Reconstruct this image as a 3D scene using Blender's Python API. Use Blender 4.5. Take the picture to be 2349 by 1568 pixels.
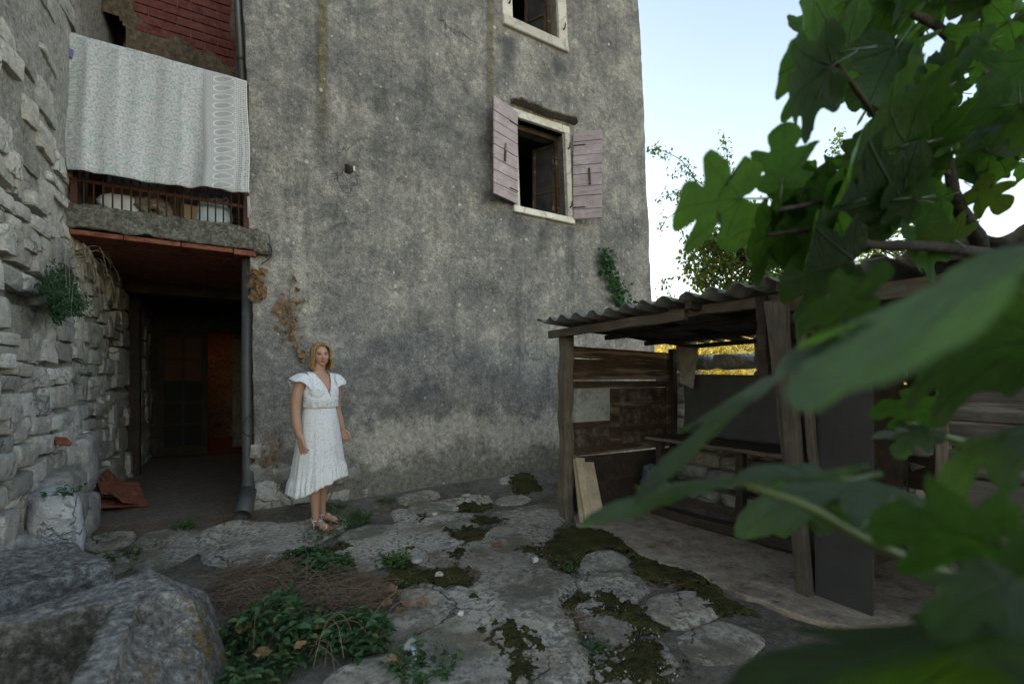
import bpy, bmesh, math, random
import numpy as np
from mathutils import Vector, Matrix, Euler
from mathutils.geometry import tessellate_polygon
R = math.radians
rnd = random.Random(7)
for o in list(bpy.data.objects):
    bpy.data.objects.remove(o)
SC = bpy.context.scene
COL = SC.collection

# ------------------------------------------------------------------ camera
F, CX, HY, H = 1076.0, 1174.5, 870.0, 1.34        # focal length and horizon in units of a 2349 px wide frame, eye height
FW = Vector((0.5075, 0.8616)).normalized()        # viewing direction on plan (x runs along the house front, y into it)
RT = Vector((FW.y, -FW.x))
cam = bpy.data.cameras.new('camera')
cam.sensor_width = 36.0
cam.lens = 36.0 * F / 2349.0
cam.shift_y = (HY - 784.0) / 2349.0
cam.clip_start = 0.02
cam.clip_end = 3000
cam.dof.use_dof = True
cam.dof.focus_distance = 4.6
cam.dof.aperture_fstop = 2.0
camo = bpy.data.objects.new('camera', cam)
COL.objects.link(camo)
camo.location = (0, 0, H)
camo.rotation_euler = (R(90), 0, -math.atan2(FW.x, FW.y))
SC.camera = camo

# ------------------------------------------------------------------ sky, sun, exposure
SUN_EL = R(9)
SUN_DIR = Vector((-0.40, 0.917, 0)).normalized()
SUN_VEC = Vector((SUN_DIR.x * math.cos(SUN_EL), SUN_DIR.y * math.cos(SUN_EL), math.sin(SUN_EL)))
world = bpy.data.worlds.new('World')
SC.world = world
world.use_nodes = True
wn = world.node_tree
bg = wn.nodes['Background']
sky = wn.nodes.new('ShaderNodeTexSky')
sky.sky_type = 'NISHITA'
sky.sun_disc = False
sky.sun_elevation = SUN_EL
sky.sun_rotation = math.atan2(SUN_DIR.x, SUN_DIR.y)
sky.altitude = 0
sky.air_density = 1.0
sky.dust_density = 0.6
sky.ozone_density = 0.3
whs = wn.nodes.new('ShaderNodeHueSaturation')           # white balance on the sky light: a touch paler and warmer
whs.inputs['Saturation'].default_value = 0.95
wn.links.new(sky.outputs[0], whs.inputs['Color'])
wmx = wn.nodes.new('ShaderNodeMix'); wmx.data_type = 'RGBA'; wmx.blend_type = 'MULTIPLY'
wmx.inputs[0].default_value = 1.0
wmx.inputs[7].default_value = (1.09, 0.995, 0.95, 1)
wn.links.new(whs.outputs[0], wmx.inputs[6])
wn.links.new(wmx.outputs[2], bg.inputs[0])
bg.inputs[1].default_value = 0.12
sun = bpy.data.lights.new('sun', 'SUN')
sun.energy = 3.0
sun.angle = R(0.5)
sun.color = (1.0, 0.83, 0.62)
suno = bpy.data.objects.new('sun', sun)
COL.objects.link(suno)
suno.rotation_euler = SUN_VEC.to_track_quat('Z', 'Y').to_euler()
suno.location = (0, 20, 30)
vs = SC.view_settings
vs.view_transform = 'Standard'
vs.look = 'None'
vs.exposure = 2.42
vs.gamma = 1
vs.use_curve_mapping = False
SC.cycles.max_bounces = 8
SC.cycles.diffuse_bounces = 5
SC.cycles.transparent_max_bounces = 12
SC.cycles.sample_clamp_indirect = 6

# ------------------------------------------------------------------ picture measurements to places
def ray(x, y):
    t = (x - CX) / F
    return Vector((FW.x + t * RT.x, FW.y + t * RT.y, (HY - y) / F))
EYE = Vector((0, 0, H))
def onY(x, y, Y):
    r = ray(x, y); return EYE + r * (Y / r.y)
def onX(x, y, X):
    r = ray(x, y); return EYE + r * (X / r.x)
def onZ(x, y, Z):
    r = ray(x, y); return EYE + r * ((Z - H) / r.z)
def atd(x, y, d):
    return EYE + ray(x, y) * d

# ------------------------------------------------------------------ noise
def _hash(ix, iy, iz, seed):
    h = (ix * 374761393 + iy * 668265263 + iz * 2147483647 + seed * 974634777) & 0xFFFFFFFF
    h = ((h ^ (h >> 13)) * 1274126177) & 0xFFFFFFFF
    return ((h ^ (h >> 16)) & 0xFFFF) / 65535.0
def vnoise(p, seed=0):
    p = np.atleast_2d(np.asarray(p, dtype=float))
    i = np.floor(p).astype(np.int64); f = p - i
    f = f * f * (3 - 2 * f)
    out = 0
    for dx in (0, 1):
        wx = f[:, 0] if dx else 1 - f[:, 0]
        for dy in (0, 1):
            wy = f[:, 1] if dy else 1 - f[:, 1]
            for dz in (0, 1):
                wz = f[:, 2] if dz else 1 - f[:, 2]
                out = out + wx * wy * wz * _hash(i[:, 0] + dx, i[:, 1] + dy, i[:, 2] + dz, seed)
    return out * 2 - 1
def fbm(p, scale=1.0, octv=4, seed=0, gain=0.5):
    p = np.atleast_2d(np.asarray(p, dtype=float)) * scale
    a, s, tot = 1.0, 0.0, 0.0
    for k in range(octv):
        s = s + a * vnoise(p + 17.3 * k, seed + k)
        tot += a; a *= gain; p = p * 2.03
    return s / tot
def sst(a, b, x):
    t = np.clip((np.asarray(x, dtype=float) - a) / (b - a), 0, 1)
    return t * t * (3 - 2 * t)

# ------------------------------------------------------------------ mesh building
WLOC = {}
def link(o, parent=None):
    COL.objects.link(o)
    if parent is not None:
        o.parent = parent
def tag(o, label=None, cat=None, group=None, kind=None):
    if label: o['label'] = label
    if cat: o['category'] = cat
    if group: o['group'] = group
    if kind: o['kind'] = kind
    return o
def empty(name, loc, label=None, cat=None, group=None, kind=None):
    o = bpy.data.objects.new(name, None)
    o.empty_display_size = 0.1
    COL.objects.link(o)
    o.location = loc
    WLOC[o.name] = Vector(loc)
    return tag(o, label, cat, group, kind)

class MB:
    def __init__(s):
        s.v = []; s.f = []; s.uv = None; s.vc = None
    def add(s, v, f):
        b = len(s.v)
        s.v.extend([tuple(p) for p in v])
        s.f.extend([tuple(i + b for i in q) for q in f])
        return s
    def box(s, lo, hi, ch=0.0, rot=None, c=None):
        lo = Vector(lo); hi = Vector(hi)
        m = (lo + hi) / 2; h = (hi - lo) / 2
        return s.obox(m, h * 2, rot or Matrix.Identity(3), ch)
    def obox(s, c, size, M3, ch=0.004):
        hx, hy, hz = size[0] / 2, size[1] / 2, size[2] / 2
        ch = min(ch, hx * .45, hy * .45, hz * .45)
        if ch <= 0:
            vs_ = [(x, y, z) for x in (-hx, hx) for y in (-hy, hy) for z in (-hz, hz)]
            fs_ = [(0, 1, 3, 2), (4, 6, 7, 5), (0, 4, 5, 1), (2, 3, 7, 6), (0, 2, 6, 4), (1, 5, 7, 3)]
        else:
            bm = bmesh.new()
            bmesh.ops.create_cube(bm, size=1)
            bmesh.ops.scale(bm, vec=(hx * 2, hy * 2, hz * 2), verts=bm.verts)
            bmesh.ops.bevel(bm, geom=bm.edges[:], offset=ch, segments=1, affect='EDGES')
            bm.verts.index_update()
            vs_ = [tuple(v.co) for v in bm.verts]
            fs_ = [tuple(v.index for v in f.verts) for f in bm.faces]
            bm.free()
        c = Vector(c)
        return s.add([c + M3 @ Vector(p) for p in vs_], fs_)
    def beam(s, p0, p1, w, t, up=(0, 0, 1), ch=0.004, warp=0.0, seed=0, seg=5):
        # a sawn timber from p0 to p1: width w across, thickness t along "up"; slightly warped
        p0 = Vector(p0); p1 = Vector(p1)
        d = (p1 - p0); L = d.length; d.normalize()
        up = Vector(up); side = d.cross(up).normalized(); up = side.cross(d).normalized()
        ch = min(ch, w * .3, t * .3)
        prof = [(-w/2+ch, -t/2), (w/2-ch, -t/2), (w/2, -t/2+ch), (w/2, t/2-ch), (w/2-ch, t/2), (-w/2+ch, t/2), (-w/2, t/2-ch), (-w/2, -t/2+ch)]
        vs_, fs_ = [], []
        rr = random.Random(seed)
        for k in range(seg + 1):
            q = k / seg
            off = side * (warp * rr.uniform(-1, 1)) + up * (warp * rr.uniform(-1, 1))
            for a, b in prof:
                j = warp * .35
                vs_.append(p0 + d * (L * q) + off + side * (a + rr.uniform(-j, j)) + up * (b + rr.uniform(-j, j)))
            if k:
                for i in range(8):
                    fs_.append(((k-1)*8+i, (k-1)*8+(i+1) % 8, k*8+(i+1) % 8, k*8+i))
        fs_.append(tuple(range(7, -1, -1))); fs_.append(tuple(seg*8+i for i in range(8)))
        return s.add(vs_, fs_)
    def tube(s, pts, rad, n=8, cap=True):
        pts = [Vector(p) for p in pts]
        if not hasattr(rad, '__len__'): rad = [rad] * len(pts)
        vs_, fs_ = [], []
        prev = None
        for k, p in enumerate(pts):
            d = (pts[min(k+1, len(pts)-1)] - pts[max(k-1, 0)])
            if d.length < 1e-9: d = Vector((0, 0, 1))
            d.normalize()
            if prev is None:
                a = d.orthogonal().normalized()
            else:
                a = prev - d * prev.dot(d)
                a = a.normalized() if a.length > 1e-6 else d.orthogonal().normalized()
            prev = a; b = d.cross(a)
            for i in range(n):
                t = 2 * math.pi * i / n
                vs_.append(p + (a * math.cos(t) + b * math.sin(t)) * rad[k])
            if k:
                for i in range(n):
                    fs_.append(((k-1)*n+i, (k-1)*n+(i+1) % n, k*n+(i+1) % n, k*n+i))
        if cap:
            fs_.append(tuple(range(n-1, -1, -1))); fs_.append(tuple((len(pts)-1)*n+i for i in range(n)))
        return s.add(vs_, fs_)
    def pipe(s, pts, ro, ri, n=20):
        # an open pipe with wall thickness
        o = MB().tube(pts, ro, n, False); i_ = MB().tube(pts, ri, n, False)
        s.add(o.v, o.f); b = len(s.v) - len(o.v)
        s.add(i_.v, [f[::-1] for f in i_.f]); c = len(s.v) - len(i_.v)
        last = (len(pts) - 1) * n
        for k in range(n):
            k2 = (k + 1) % n
            s.f.append((b + k2, b + k, c + k, c + k2))
            s.f.append((b + last + k, b + last + k2, c + last + k2, c + last + k))
        return s
    def stone(s, c, size, rough=0.08, seed=0, n=4, k=4.0, M3=None, top_flat=False):
        vs_, fs_ = rock_geo(size, rough, seed, n, k)
        c = Vector(c)
        if M3 is None:
            return s.add([c + Vector(p) for p in vs_], fs_)
        return s.add([c + M3 @ Vector(p) for p in vs_], fs_)
    def prism(s, outline, z0, z1, taper=0.0):
        # outline: list of (x, y); flat top with a chamfered rim
        n = len(outline)
        cx = sum(p[0] for p in outline) / n; cy = sum(p[1] for p in outline) / n
        ring0 = [(x, y, z0) for x, y in outline]
        ring1 = [(x, y, z1 - taper * .6) for x, y in outline]
        ring2 = []
        for i, (x, y) in enumerate(outline):
            d = Vector((cx - x, cy - y)); d.normalize()
            ring2.append((x + d.x * taper, y + d.y * taper, z1))
        fs_ = []
        for i in range(n):
            j = (i + 1) % n
            fs_.append((i, j, n + j, n + i)); fs_.append((n + i, n + j, 2*n + j, 2*n + i))
        tri = tessellate_polygon([[Vector(p) for p in ring2]])
        for t in tri:
            a, b, c_ = t
            pa, pb, pc = (Vector(ring2[q]) for q in t)
            if (pb - pa).cross(pc - pa).z < 0: t = (a, c_, b)
            fs_.append(tuple(2 * n + q for q in t))
        return s.add(ring0 + ring1 + ring2, fs_)
    def build(s, name, mat, parent=None, smooth=False, origin=None, fix=True, sharp=None):
        me = bpy.data.meshes.new(name)
        v = np.array(s.v, dtype=float).reshape(-1, 3)
        if origin is None:
            if parent is not None:
                org = WLOC[parent.name]
            else:
                lo = v.min(0); hi = v.max(0)
                org = Vector(((lo[0]+hi[0])/2, (lo[1]+hi[1])/2, lo[2]))
        else:
            org = Vector(origin)
        v = v - np.array(org)
        me.from_pydata(v.tolist(), [], s.f)
        if fix:
            bm = bmesh.new(); bm.from_mesh(me)
            bmesh.ops.recalc_face_normals(bm, faces=bm.faces)
            bm.to_mesh(me); bm.free()
        if s.uv is not None:
            l = me.uv_layers.new(name='UVMap')
            for lp in me.loops:
                l.data[lp.index].uv = s.uv[lp.vertex_index]
        if s.vc is not None:
            at = me.color_attributes.new('tint', 'FLOAT_COLOR', 'POINT')
            at.data.foreach_set('color', np.asarray(s.vc, dtype=np.float32).reshape(-1))
        if smooth:
            me.polygons.foreach_set('use_smooth', [True] * len(me.polygons))
        if smooth and sharp:
            me.set_sharp_from_angle(angle=R(sharp))
        if mat: me.materials.append(mat)
        o = bpy.data.objects.new(name, me)
        COL.objects.link(o)
        if parent is not None:
            o.parent = parent
            o.location = org - WLOC[parent.name]
        else:
            o.location = org
        WLOC[o.name] = Vector(org)
        return o

def rock_geo(size, rough, seed, n=4, k=4.0):
    vs_, fs_, idx = [], [], {}
    for ax in range(3):
        for sg in (-1, 1):
            for i in range(n):
                for j in range(n):
                    q = []
                    for (a, b) in ((i, j), (i+1, j), (i+1, j+1), (i, j+1)):
                        p = [0, 0, 0]
                        p[ax] = sg * n; p[(ax+1) % 3] = 2*a - n; p[(ax+2) % 3] = 2*b - n
                        key = tuple(p)
                        if key not in idx:
                            idx[key] = len(vs_); vs_.append(key)
                        q.append(idx[key])
                    fs_.append(tuple(q if sg > 0 else q[::-1]))
    p = np.array(vs_, dtype=float) / n
    p = np.sign(p) * np.abs(p) ** 0.9
    nrm = (np.abs(p) ** k).sum(1) ** (1 / k)
    p = p / nrm[:, None]
    hs = np.array(size) / 2
    m = min(size)
    off = 13.7 * (seed % 977)
    if rough > 0:                                     # knock the eight corners about, so no two outlines match
        rg = np.random.RandomState(seed % 100003)
        cj = rg.uniform(-1, 1, (2, 2, 2, 3)) * np.array([.10, .16, .16]) * min(1.6, rough / .08)
        w = (p + 1) / 2
        sh = 0
        for a in (0, 1):
            for b in (0, 1):
                for c in (0, 1):
                    ww = (w[:, 0] if a else 1 - w[:, 0]) * (w[:, 1] if b else 1 - w[:, 1]) * (w[:, 2] if c else 1 - w[:, 2])
                    sh = sh + ww[:, None] * cj[a, b, c]
        p = p + sh
    q = p * hs
    d = fbm(q / m * 1.3 + off, 1.0, 3, seed % 91)
    d2 = fbm(q / m * 1.3 + off + 50, 1.0, 3, seed % 91)
    d3 = fbm(q / m * 1.3 + off + 90, 1.0, 3, seed % 91)
    hf = fbm(q / m * 5 + off, 1.0, 2, seed % 71) * .35
    q = q + (np.stack([d, d2, d3], 1) + hf[:, None]) * rough * m * 1.5
    return q.tolist(), fs_

# ------------------------------------------------------------------ materials
class G:
    def __init__(s, name, rough=0.9, spec=0.3):
        s.m = bpy.data.materials.new(name); s.m.use_nodes = True
        s.nt = s.m.node_tree; s.nt.nodes.clear()
        s.out = s.n('ShaderNodeOutputMaterial')
        s.b = s.n('ShaderNodeBsdfPrincipled')
        s.b.inputs['Roughness'].default_value = rough
        s.b.inputs['Specular IOR Level'].default_value = spec
        s.L(s.b.outputs[0], s.out.inputs['Surface'])
        s._pos = None
    def n(s, t, **kw):
        nd = s.nt.nodes.new(t)
        for k, v in kw.items(): setattr(nd, k, v)
        return nd
    def L(s, a, b):
        if isinstance(a, bpy.types.NodeSocket): s.nt.links.new(a, b)
        else:
            if b.type == 'RGBA' and len(a) == 3: a = (*a, 1)
            b.default_value = a
    def pos(s, sc=(1, 1, 1), obj=False, off=None):
        if obj:
            p = s.n('ShaderNodeTexCoord').outputs['Object']
            r = s.n('ShaderNodeObjectInfo').outputs['Random']
            p = s.vm('ADD', p, s.vm('SCALE', (37.1, 19.7, 53.3), scale=r))
        else:
            if s._pos is None: s._pos = s.n('ShaderNodeNewGeometry').outputs['Position']
            p = s._pos
        if tuple(sc) == (1, 1, 1): return p
        return s.vm('MULTIPLY', p, sc)
    def vm(s, op, a, b=None, scale=None):
        nd = s.n('ShaderNodeVectorMath', operation=op)
        s.L(a, nd.inputs[0])
        if b is not None: s.L(b, nd.inputs[1])
        if scale is not None: s.L(scale, nd.inputs['Scale'])
        return nd.outputs['Value'] if op in ('LENGTH', 'DISTANCE', 'DOT_PRODUCT') else nd.outputs['Vector']
    def noise(s, scale, detail=4, rough=.55, vec=None, dist=0.0, col=False):
        nd = s.n('ShaderNodeTexNoise')
        s.L(vec if vec is not None else s.pos(), nd.inputs['Vector'])
        nd.inputs['Scale'].default_value = scale; nd.inputs['Detail'].default_value = detail
        nd.inputs['Roughness'].default_value = rough; nd.inputs['Distortion'].default_value = dist
        return nd.outputs['Color'] if col else nd.outputs['Fac']
    def voro(s, scale, vec=None, feat='F1', out='Distance', rnd_=1.0):
        nd = s.n('ShaderNodeTexVoronoi', feature=feat)
        s.L(vec if vec is not None else s.pos(), nd.inputs['Vector'])
        nd.inputs['Scale'].default_value = scale; nd.inputs['Randomness'].default_value = rnd_
        return nd.outputs[out]
    def ramp(s, fac, stops, interp='LINEAR'):
        nd = s.n('ShaderNodeValToRGB'); e = nd.color_ramp; e.interpolation = interp
        while len(e.elements) < len(stops): e.elements.new(0.5)
        for el, (p, c) in zip(e.elements, stops):
            el.position = p
            el.color = (c, c, c, 1) if not hasattr(c, '__len__') else (*c, 1)
        s.L(fac, nd.inputs[0]); return nd.outputs[0]
    def mix(s, fac, a, b, mode='MIX'):
        nd = s.n('ShaderNodeMix', data_type='RGBA', blend_type=mode)
        s.L(fac, nd.inputs[0]); s.L(a, nd.inputs[6]); s.L(b, nd.inputs[7]); return nd.outputs[2]
    def ma(s, op, a, b=0.0, c=0.0, clamp=False):
        nd = s.n('ShaderNodeMath', operation=op, use_clamp=clamp)
        s.L(a, nd.inputs[0]); s.L(b, nd.inputs[1]); s.L(c, nd.inputs[2]); return nd.outputs[0]
    def sep(s, v):
        nd = s.n('ShaderNodeSeparateXYZ'); s.L(v, nd.inputs[0]); return nd.outputs
    def sm(s, a, b, x):
        nd = s.n('ShaderNodeMapRange', interpolation_type='SMOOTHSTEP')
        s.L(x, nd.inputs['Value']); s.L(a, nd.inputs['From Min']); s.L(b, nd.inputs['From Max'])
        return nd.outputs['Result']
    def box1(s, x, c, w, soft):
        # 1 near x = c, falling off beyond half width w over "soft"
        d = s.ma('ABSOLUTE', s.ma('SUBTRACT', x, c))
        return s.ma('SUBTRACT', 1.0, s.sm(w, w + soft, d))
    def bump(s, h, dist=0.01, strength=1.0, prev=None):
        nd = s.n('ShaderNodeBump'); nd.inputs['Strength'].default_value = strength
        nd.inputs['Distance'].default_value = dist; s.L(h, nd.inputs['Height'])
        if prev is not None: s.L(prev, nd.inputs['Normal'])
        return nd.outputs[0]
    def done(s, col=None, normal=None, rough=None):
        if col is not None: s.L(col, s.b.inputs['Base Color'])
        if normal is not None: s.L(normal, s.b.inputs['Normal'])
        if rough is not None: s.L(rough, s.b.inputs['Roughness'])
        return s.m

def stone_mat(name, dark, light, pale, sc=1.0, bump=0.012, spots=0.5, obj=True, lich=None, rough=.92):
    g = G(name, rough, .2)
    p = g.pos(obj=obj)
    n1 = g.noise(3.0 * sc, 6, .6, p); n2 = g.noise(14 * sc, 6, .65, p); n3 = g.noise(70 * sc, 4, .7, p)
    c = g.mix(g.ramp(n1, [(.35, 0), (.65, 1)]), dark, light)
    c = g.mix(g.ramp(n2, [(.5, 0), (.72, spots)]), c, pale)
    dk = g.ramp(n2, [(.28, .75), (.42, 0)])
    c = g.mix(dk, c, tuple(v * .35 for v in dark))
    pits = g.ramp(g.voro(55 * sc, p), [(.08, .7), (.2, 0)])
    c = g.mix(g.ma('MULTIPLY', pits, g.ramp(n2, [(.45, 0), (.6, .65)])), c, tuple(v * .3 for v in dark))
    c = g.mix(.35, c, g.ramp(n3, [(.25, .25), (.75, .85)]), 'OVERLAY')
    if lich:
        lm = g.ramp(g.noise(9 * sc, 5, .6, g.vm('ADD', p, (5, 3, 9))), [(.60, 0), (.66, .85)])
        c = g.mix(lm, c, lich)
    r = g.n('ShaderNodeObjectInfo').outputs['Random'] if obj else .5
    hs = g.n('ShaderNodeHueSaturation')
    if obj:
        g.L(g.ma('MULTIPLY_ADD', r, .45, .78), hs.inputs['Value'])
        g.L(g.ma('MULTIPLY_ADD', g.ma('FRACT', g.ma('MULTIPLY', r, 7.3)), .5, .75), hs.inputs['Saturation'])
    g.L(c, hs.inputs['Color']); c = hs.outputs[0]
    wv = g.vm('ADD', p, g.vm('SCALE', g.noise(5 * sc, 4, .6, p, col=True), scale=.25))
    ck = g.ramp(g.voro(4.5 * sc, wv, 'DISTANCE_TO_EDGE'), [(.0, 1), (.05, 0)])
    ck = g.ma('MULTIPLY', ck, g.ramp(n1, [(.45, 0), (.6, 1)]))
    c = g.mix(g.ma('MULTIPLY', ck, .55), c, tuple(v * .3 for v in dark))
    h = g.ma('ADD', g.ma('MULTIPLY', n2, .9), g.ma('MULTIPLY', n3, .3))
    h = g.ma('SUBTRACT', h, g.ma('ADD', g.ma('MULTIPLY', pits, .25), g.ma('MULTIPLY', ck, .5)))
    return g.done(c, g.bump(h, bump * 2.8))

def wood_mat(name, dark, light, axis='X', sc=1.0, rough=.8, wear=None, bump=.004):
    g = G(name, rough, .25)
    st = {'X': (.06, 1, 1), 'Y': (1, .06, 1), 'Z': (1, 1, .06)}[axis]
    p0 = g.pos(obj=True); p = g.vm('MULTIPLY', p0, st)
    n1 = g.noise(28 * sc, 6, .65, p, .3); n2 = g.noise(95 * sc, 4, .6, p); n3 = g.noise(4, 5, .6, p0)
    c = g.mix(g.ramp(n1, [(.3, 0), (.7, 1)]), dark, light)
    c = g.mix(g.ramp(n2, [(.52, 0), (.7, .5)]), c, tuple(v * .4 for v in dark))
    c = g.mix(g.ramp(n3, [(.4, .55), (.65, 0)]), c, tuple(v * .5 for v in dark))
    if wear:
        c = g.mix(g.ramp(g.noise(9, 6, .65, g.vm('ADD', p, (7, 7, 7))), [(.56, 0), (.62, .9)]), c, wear)
    knots = g.ramp(g.voro(2.4, p0), [(.02, 1), (.07, 0)])
    c = g.mix(g.ma('MULTIPLY', knots, .7), c, tuple(v * .3 for v in dark))
    hs = g.n('ShaderNodeHueSaturation')
    g.L(g.ma('MULTIPLY_ADD', g.n('ShaderNodeObjectInfo').outputs['Random'], .4, .8), hs.inputs['Value'])
    g.L(c, hs.inputs['Color'])
    return g.done(hs.outputs[0], g.bump(g.ma('ADD', n1, g.ma('MULTIPLY', n2, .6)), bump))

def plain(name, col, rough=.6, spec=.4, var=.25, sc=20, bump=.001, metal=0.0):
    g = G(name, rough, spec)
    n = g.noise(sc, 5, .6, g.pos(obj=True))
    c = g.mix(g.ramp(n, [(.3, var), (.6, 0)]), col, tuple(v * .45 for v in col))
    g.b.inputs['Metallic'].default_value = metal
    return g.done(c, g.bump(n, bump))

def leaf_mat(name, top, under, trans, gloss=.45, spread=.5, yellow=None, veins=False, tw=.5):
    g = G(name, gloss, .4)
    geo = g.n('ShaderNodeNewGeometry')
    r = g.n('ShaderNodeObjectInfo').outputs['Random']
    ri = geo.outputs['Random Per Island']
    rr = g.ma('FRACT', g.ma('ADD', g.ma('MULTIPLY', r, 5.3), ri))
    n = g.noise(30, 4, .6, g.pos(obj=True))
    hs = g.n('ShaderNodeHueSaturation')
    g.L(g.ma('MULTIPLY_ADD', rr, spread, 1 - spread / 2), hs.inputs['Value'])
    g.L(g.ma('MULTIPLY_ADD', g.ma('FRACT', g.ma('MULTIPLY', rr, 9.1)), .035, .482), hs.inputs['Hue'])
    c = g.mix(geo.outputs['Backfacing'], top, under)
    tc = trans
    if yellow:
        ym = g.ramp(g.ma('FRACT', g.ma('MULTIPLY', rr, 3.7)), [(.80, 0), (.9, .8)])
        c = g.mix(ym, c, yellow); tc = g.mix(ym, trans, tuple(v * 1.3 for v in yellow))
    c = g.mix(g.ramp(n, [(.35, .35), (.6, 0)]), c, tuple(v * .5 for v in top))
    if veins:
        at = g.n('ShaderNodeAttribute', attribute_name='tint').outputs['Fac']
        c = g.mix(g.ma('MULTIPLY', at, .55), c, tuple(min(1, v * 2.4 + .02) for v in top))
    g.L(c, hs.inputs['Color']); c = hs.outputs[0]
    tr = g.n('ShaderNodeBsdfTranslucent')
    hs2 = g.n('ShaderNodeHueSaturation'); g.L(tc, hs2.inputs['Color'])
    g.L(g.ma('MULTIPLY_ADD', rr, spread, 1 - spread / 2), hs2.inputs['Value'])
    g.L(hs2.outputs[0], tr.inputs['Color'])
    mx = g.n('ShaderNodeMixShader'); mx.inputs[0].default_value = tw
    g.L(g.b.outputs[0], mx.inputs[1]); g.L(tr.outputs[0], mx.inputs[2])
    g.L(mx.outputs[0], g.out.inputs['Surface'])
    nb = None
    if veins:
        nb = g.bump(g.ma('ADD', g.ma('MULTIPLY', at, -.6), g.ma('MULTIPLY', g.noise(60, 3, .6, g.pos(obj=True)), .5)), .004)
    return g.done(c, nb)
# ------------------------------------------------------------------ materials of the place
def plaster_mat():
    g = G('weathered render', .95, .15)
    p = g.pos(); x, y, z = g.sep(p)
    big = g.noise(.9, 5, .6, p); mid = g.noise(3.0, 8, .72, p); fine = g.noise(17, 8, .74, p); vf = g.noise(75, 4, .7, p)
    grit = g.noise(42, 6, .75, p)
    v = g.ma('ADD', g.ma('MULTIPLY_ADD', big, .26, .04), g.ma('ADD', g.ma('MULTIPLY', mid, .52), g.ma('ADD', g.ma('MULTIPLY', fine, .42), g.ma('MULTIPLY', grit, .30))))
    c = g.ramp(v, [(.62, (.082, .083, .085)), (.73, (.155, .151, .146)), (.82, (.25, .238, .218)), (.93, (.43, .405, .36)), (1.0, (.52, .495, .45))])
    # salty pale bloom low down and green-black damp along the foot
    edge = g.ma('ADD', z, g.ma('MULTIPLY', g.ma('SUBTRACT', mid, .5), -1.1))
    edge = g.ma('ADD', edge, g.ma('MULTIPLY', g.ma('SUBTRACT', big, .5), -.7))
    band = g.ma('MULTIPLY', g.ma('SUBTRACT', 1.0, g.sm(.80, 1.02, edge)), g.sm(.55, 1.0, x))
    c = g.mix(g.ma('MULTIPLY', band, .88), c, g.ramp(fine, [(.36, (.28, .26, .225)), (.62, (.56, .52, .45))]))
    foot = g.ma('SUBTRACT', 1.0, g.sm(.34, .62, g.ma('ADD', edge, g.ma('MULTIPLY', fine, .1))))
    c = g.mix(g.ma('MULTIPLY', foot, .72), c, g.ramp(fine, [(.35, (.05, .053, .043)), (.7, (.17, .16, .13))]))
    # rain streaks
    st = g.noise(5.0, 5, .6, g.vm('MULTIPLY', p, (2.2, 1, .16)))
    c = g.mix(g.ramp(st, [(.54, 0), (.76, .5)]), c, (.055, .058, .062))
    st2 = g.noise(5.0, 5, .6, g.vm('ADD', g.vm('MULTIPLY', p, (2.6, 1, .2)), (9, 0, 4)))
    c = g.mix(g.ramp(st2, [(.60, 0), (.76, .3)]), c, (.34, .325, .295))
    jit = g.ma('MULTIPLY', g.ma('SUBTRACT', g.noise(7, 4, .6, p), .5), .05)
    xj = g.ma('ADD', x, jit)
    for X, w, z0, z1, a in ((.765, .016, 3.75, 4.4, .9), (2.70, .012, 4.62, 4.95, .75)):
        m = g.ma('MULTIPLY', g.box1(xj, X, w, .03), g.sm(z0, z1, z))
        d = g.ma('MULTIPLY', g.box1(xj, X - .015, w * 1.6, .06), g.sm(z0 - .9, z1, z))
        c = g.mix(g.ma('MULTIPLY', d, .55), c, (.055, .052, .045))
        c = g.mix(g.ma('MULTIPLY', m, a), c, g.ramp(fine, [(.35, (.10, .085, .045)), (.65, (.24, .205, .12))]))
    # pale lichen rosettes, two sizes, and dark pits
    for sc, thr, gate, a in ((6.5, .12, .86, .7), (14, .16, .90, .65)):
        vc = g.n('ShaderNodeTexVoronoi'); g.L(p, vc.inputs['Vector']); vc.inputs['Scale'].default_value = sc
        r_ = g.sep(vc.outputs['Color'])[0]
        dd = g.ma('ADD', vc.outputs['Distance'], g.ma('MULTIPLY', g.ma('SUBTRACT', fine, .5), .22))
        m = g.ma('MULTIPLY', g.ma('SUBTRACT', 1.0, g.sm(thr * .55, thr * 1.5, dd)), g.ma('GREATER_THAN', r_, gate))
        m = g.ma('MULTIPLY', m, g.sm(1.0, 2.2, z)) if sc < 10 else m
        c = g.mix(g.ma('MULTIPLY', m, a), c, (.58, .57, .53))
    for (X, w, zt, ln_) in ((3.05, .03, 3.42, 1.3), (3.5, .05, 3.42, .9), (3.93, .03, 3.42, 1.5), (2.95, .04, 5.65, .8), (3.75, .05, 5.65, .7), (1.35, .04, 4.5, 2.2)):
        m = g.ma('MULTIPLY', g.box1(xj, X, w, .09), g.ma('MULTIPLY', g.sm(zt - ln_, zt - .1, z), g.ma('LESS_THAN', z, zt)))
        c = g.mix(g.ma('MULTIPLY', m, g.ramp(mid, [(.35, .65), (.65, .25)])), c, (.07, .072, .075))
    wv = g.vm('ADD', p, g.vm('SCALE', g.noise(2.2, 6, .65, p, col=True), scale=.7))
    ck = g.ramp(g.voro(.85, wv, 'DISTANCE_TO_EDGE'), [(.0015, 1), (.006, 0)])
    ck = g.ma('MULTIPLY', ck, g.ramp(g.noise(.8, 3, .5, g.vm('ADD', p, (2, 0, 7))), [(.58, 0), (.68, .7)]))
    c = g.mix(ck, c, (.03, .03, .03))
    vd = g.vm('LENGTH', g.vm('MULTIPLY', g.vm('SUBTRACT', p, (1.0, 5.1, 3.43)), (1, 0, 1)))
    wv2 = g.vm('ADD', p, g.vm('SCALE', g.noise(9, 4, .6, p, col=True), scale=.12))
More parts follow.
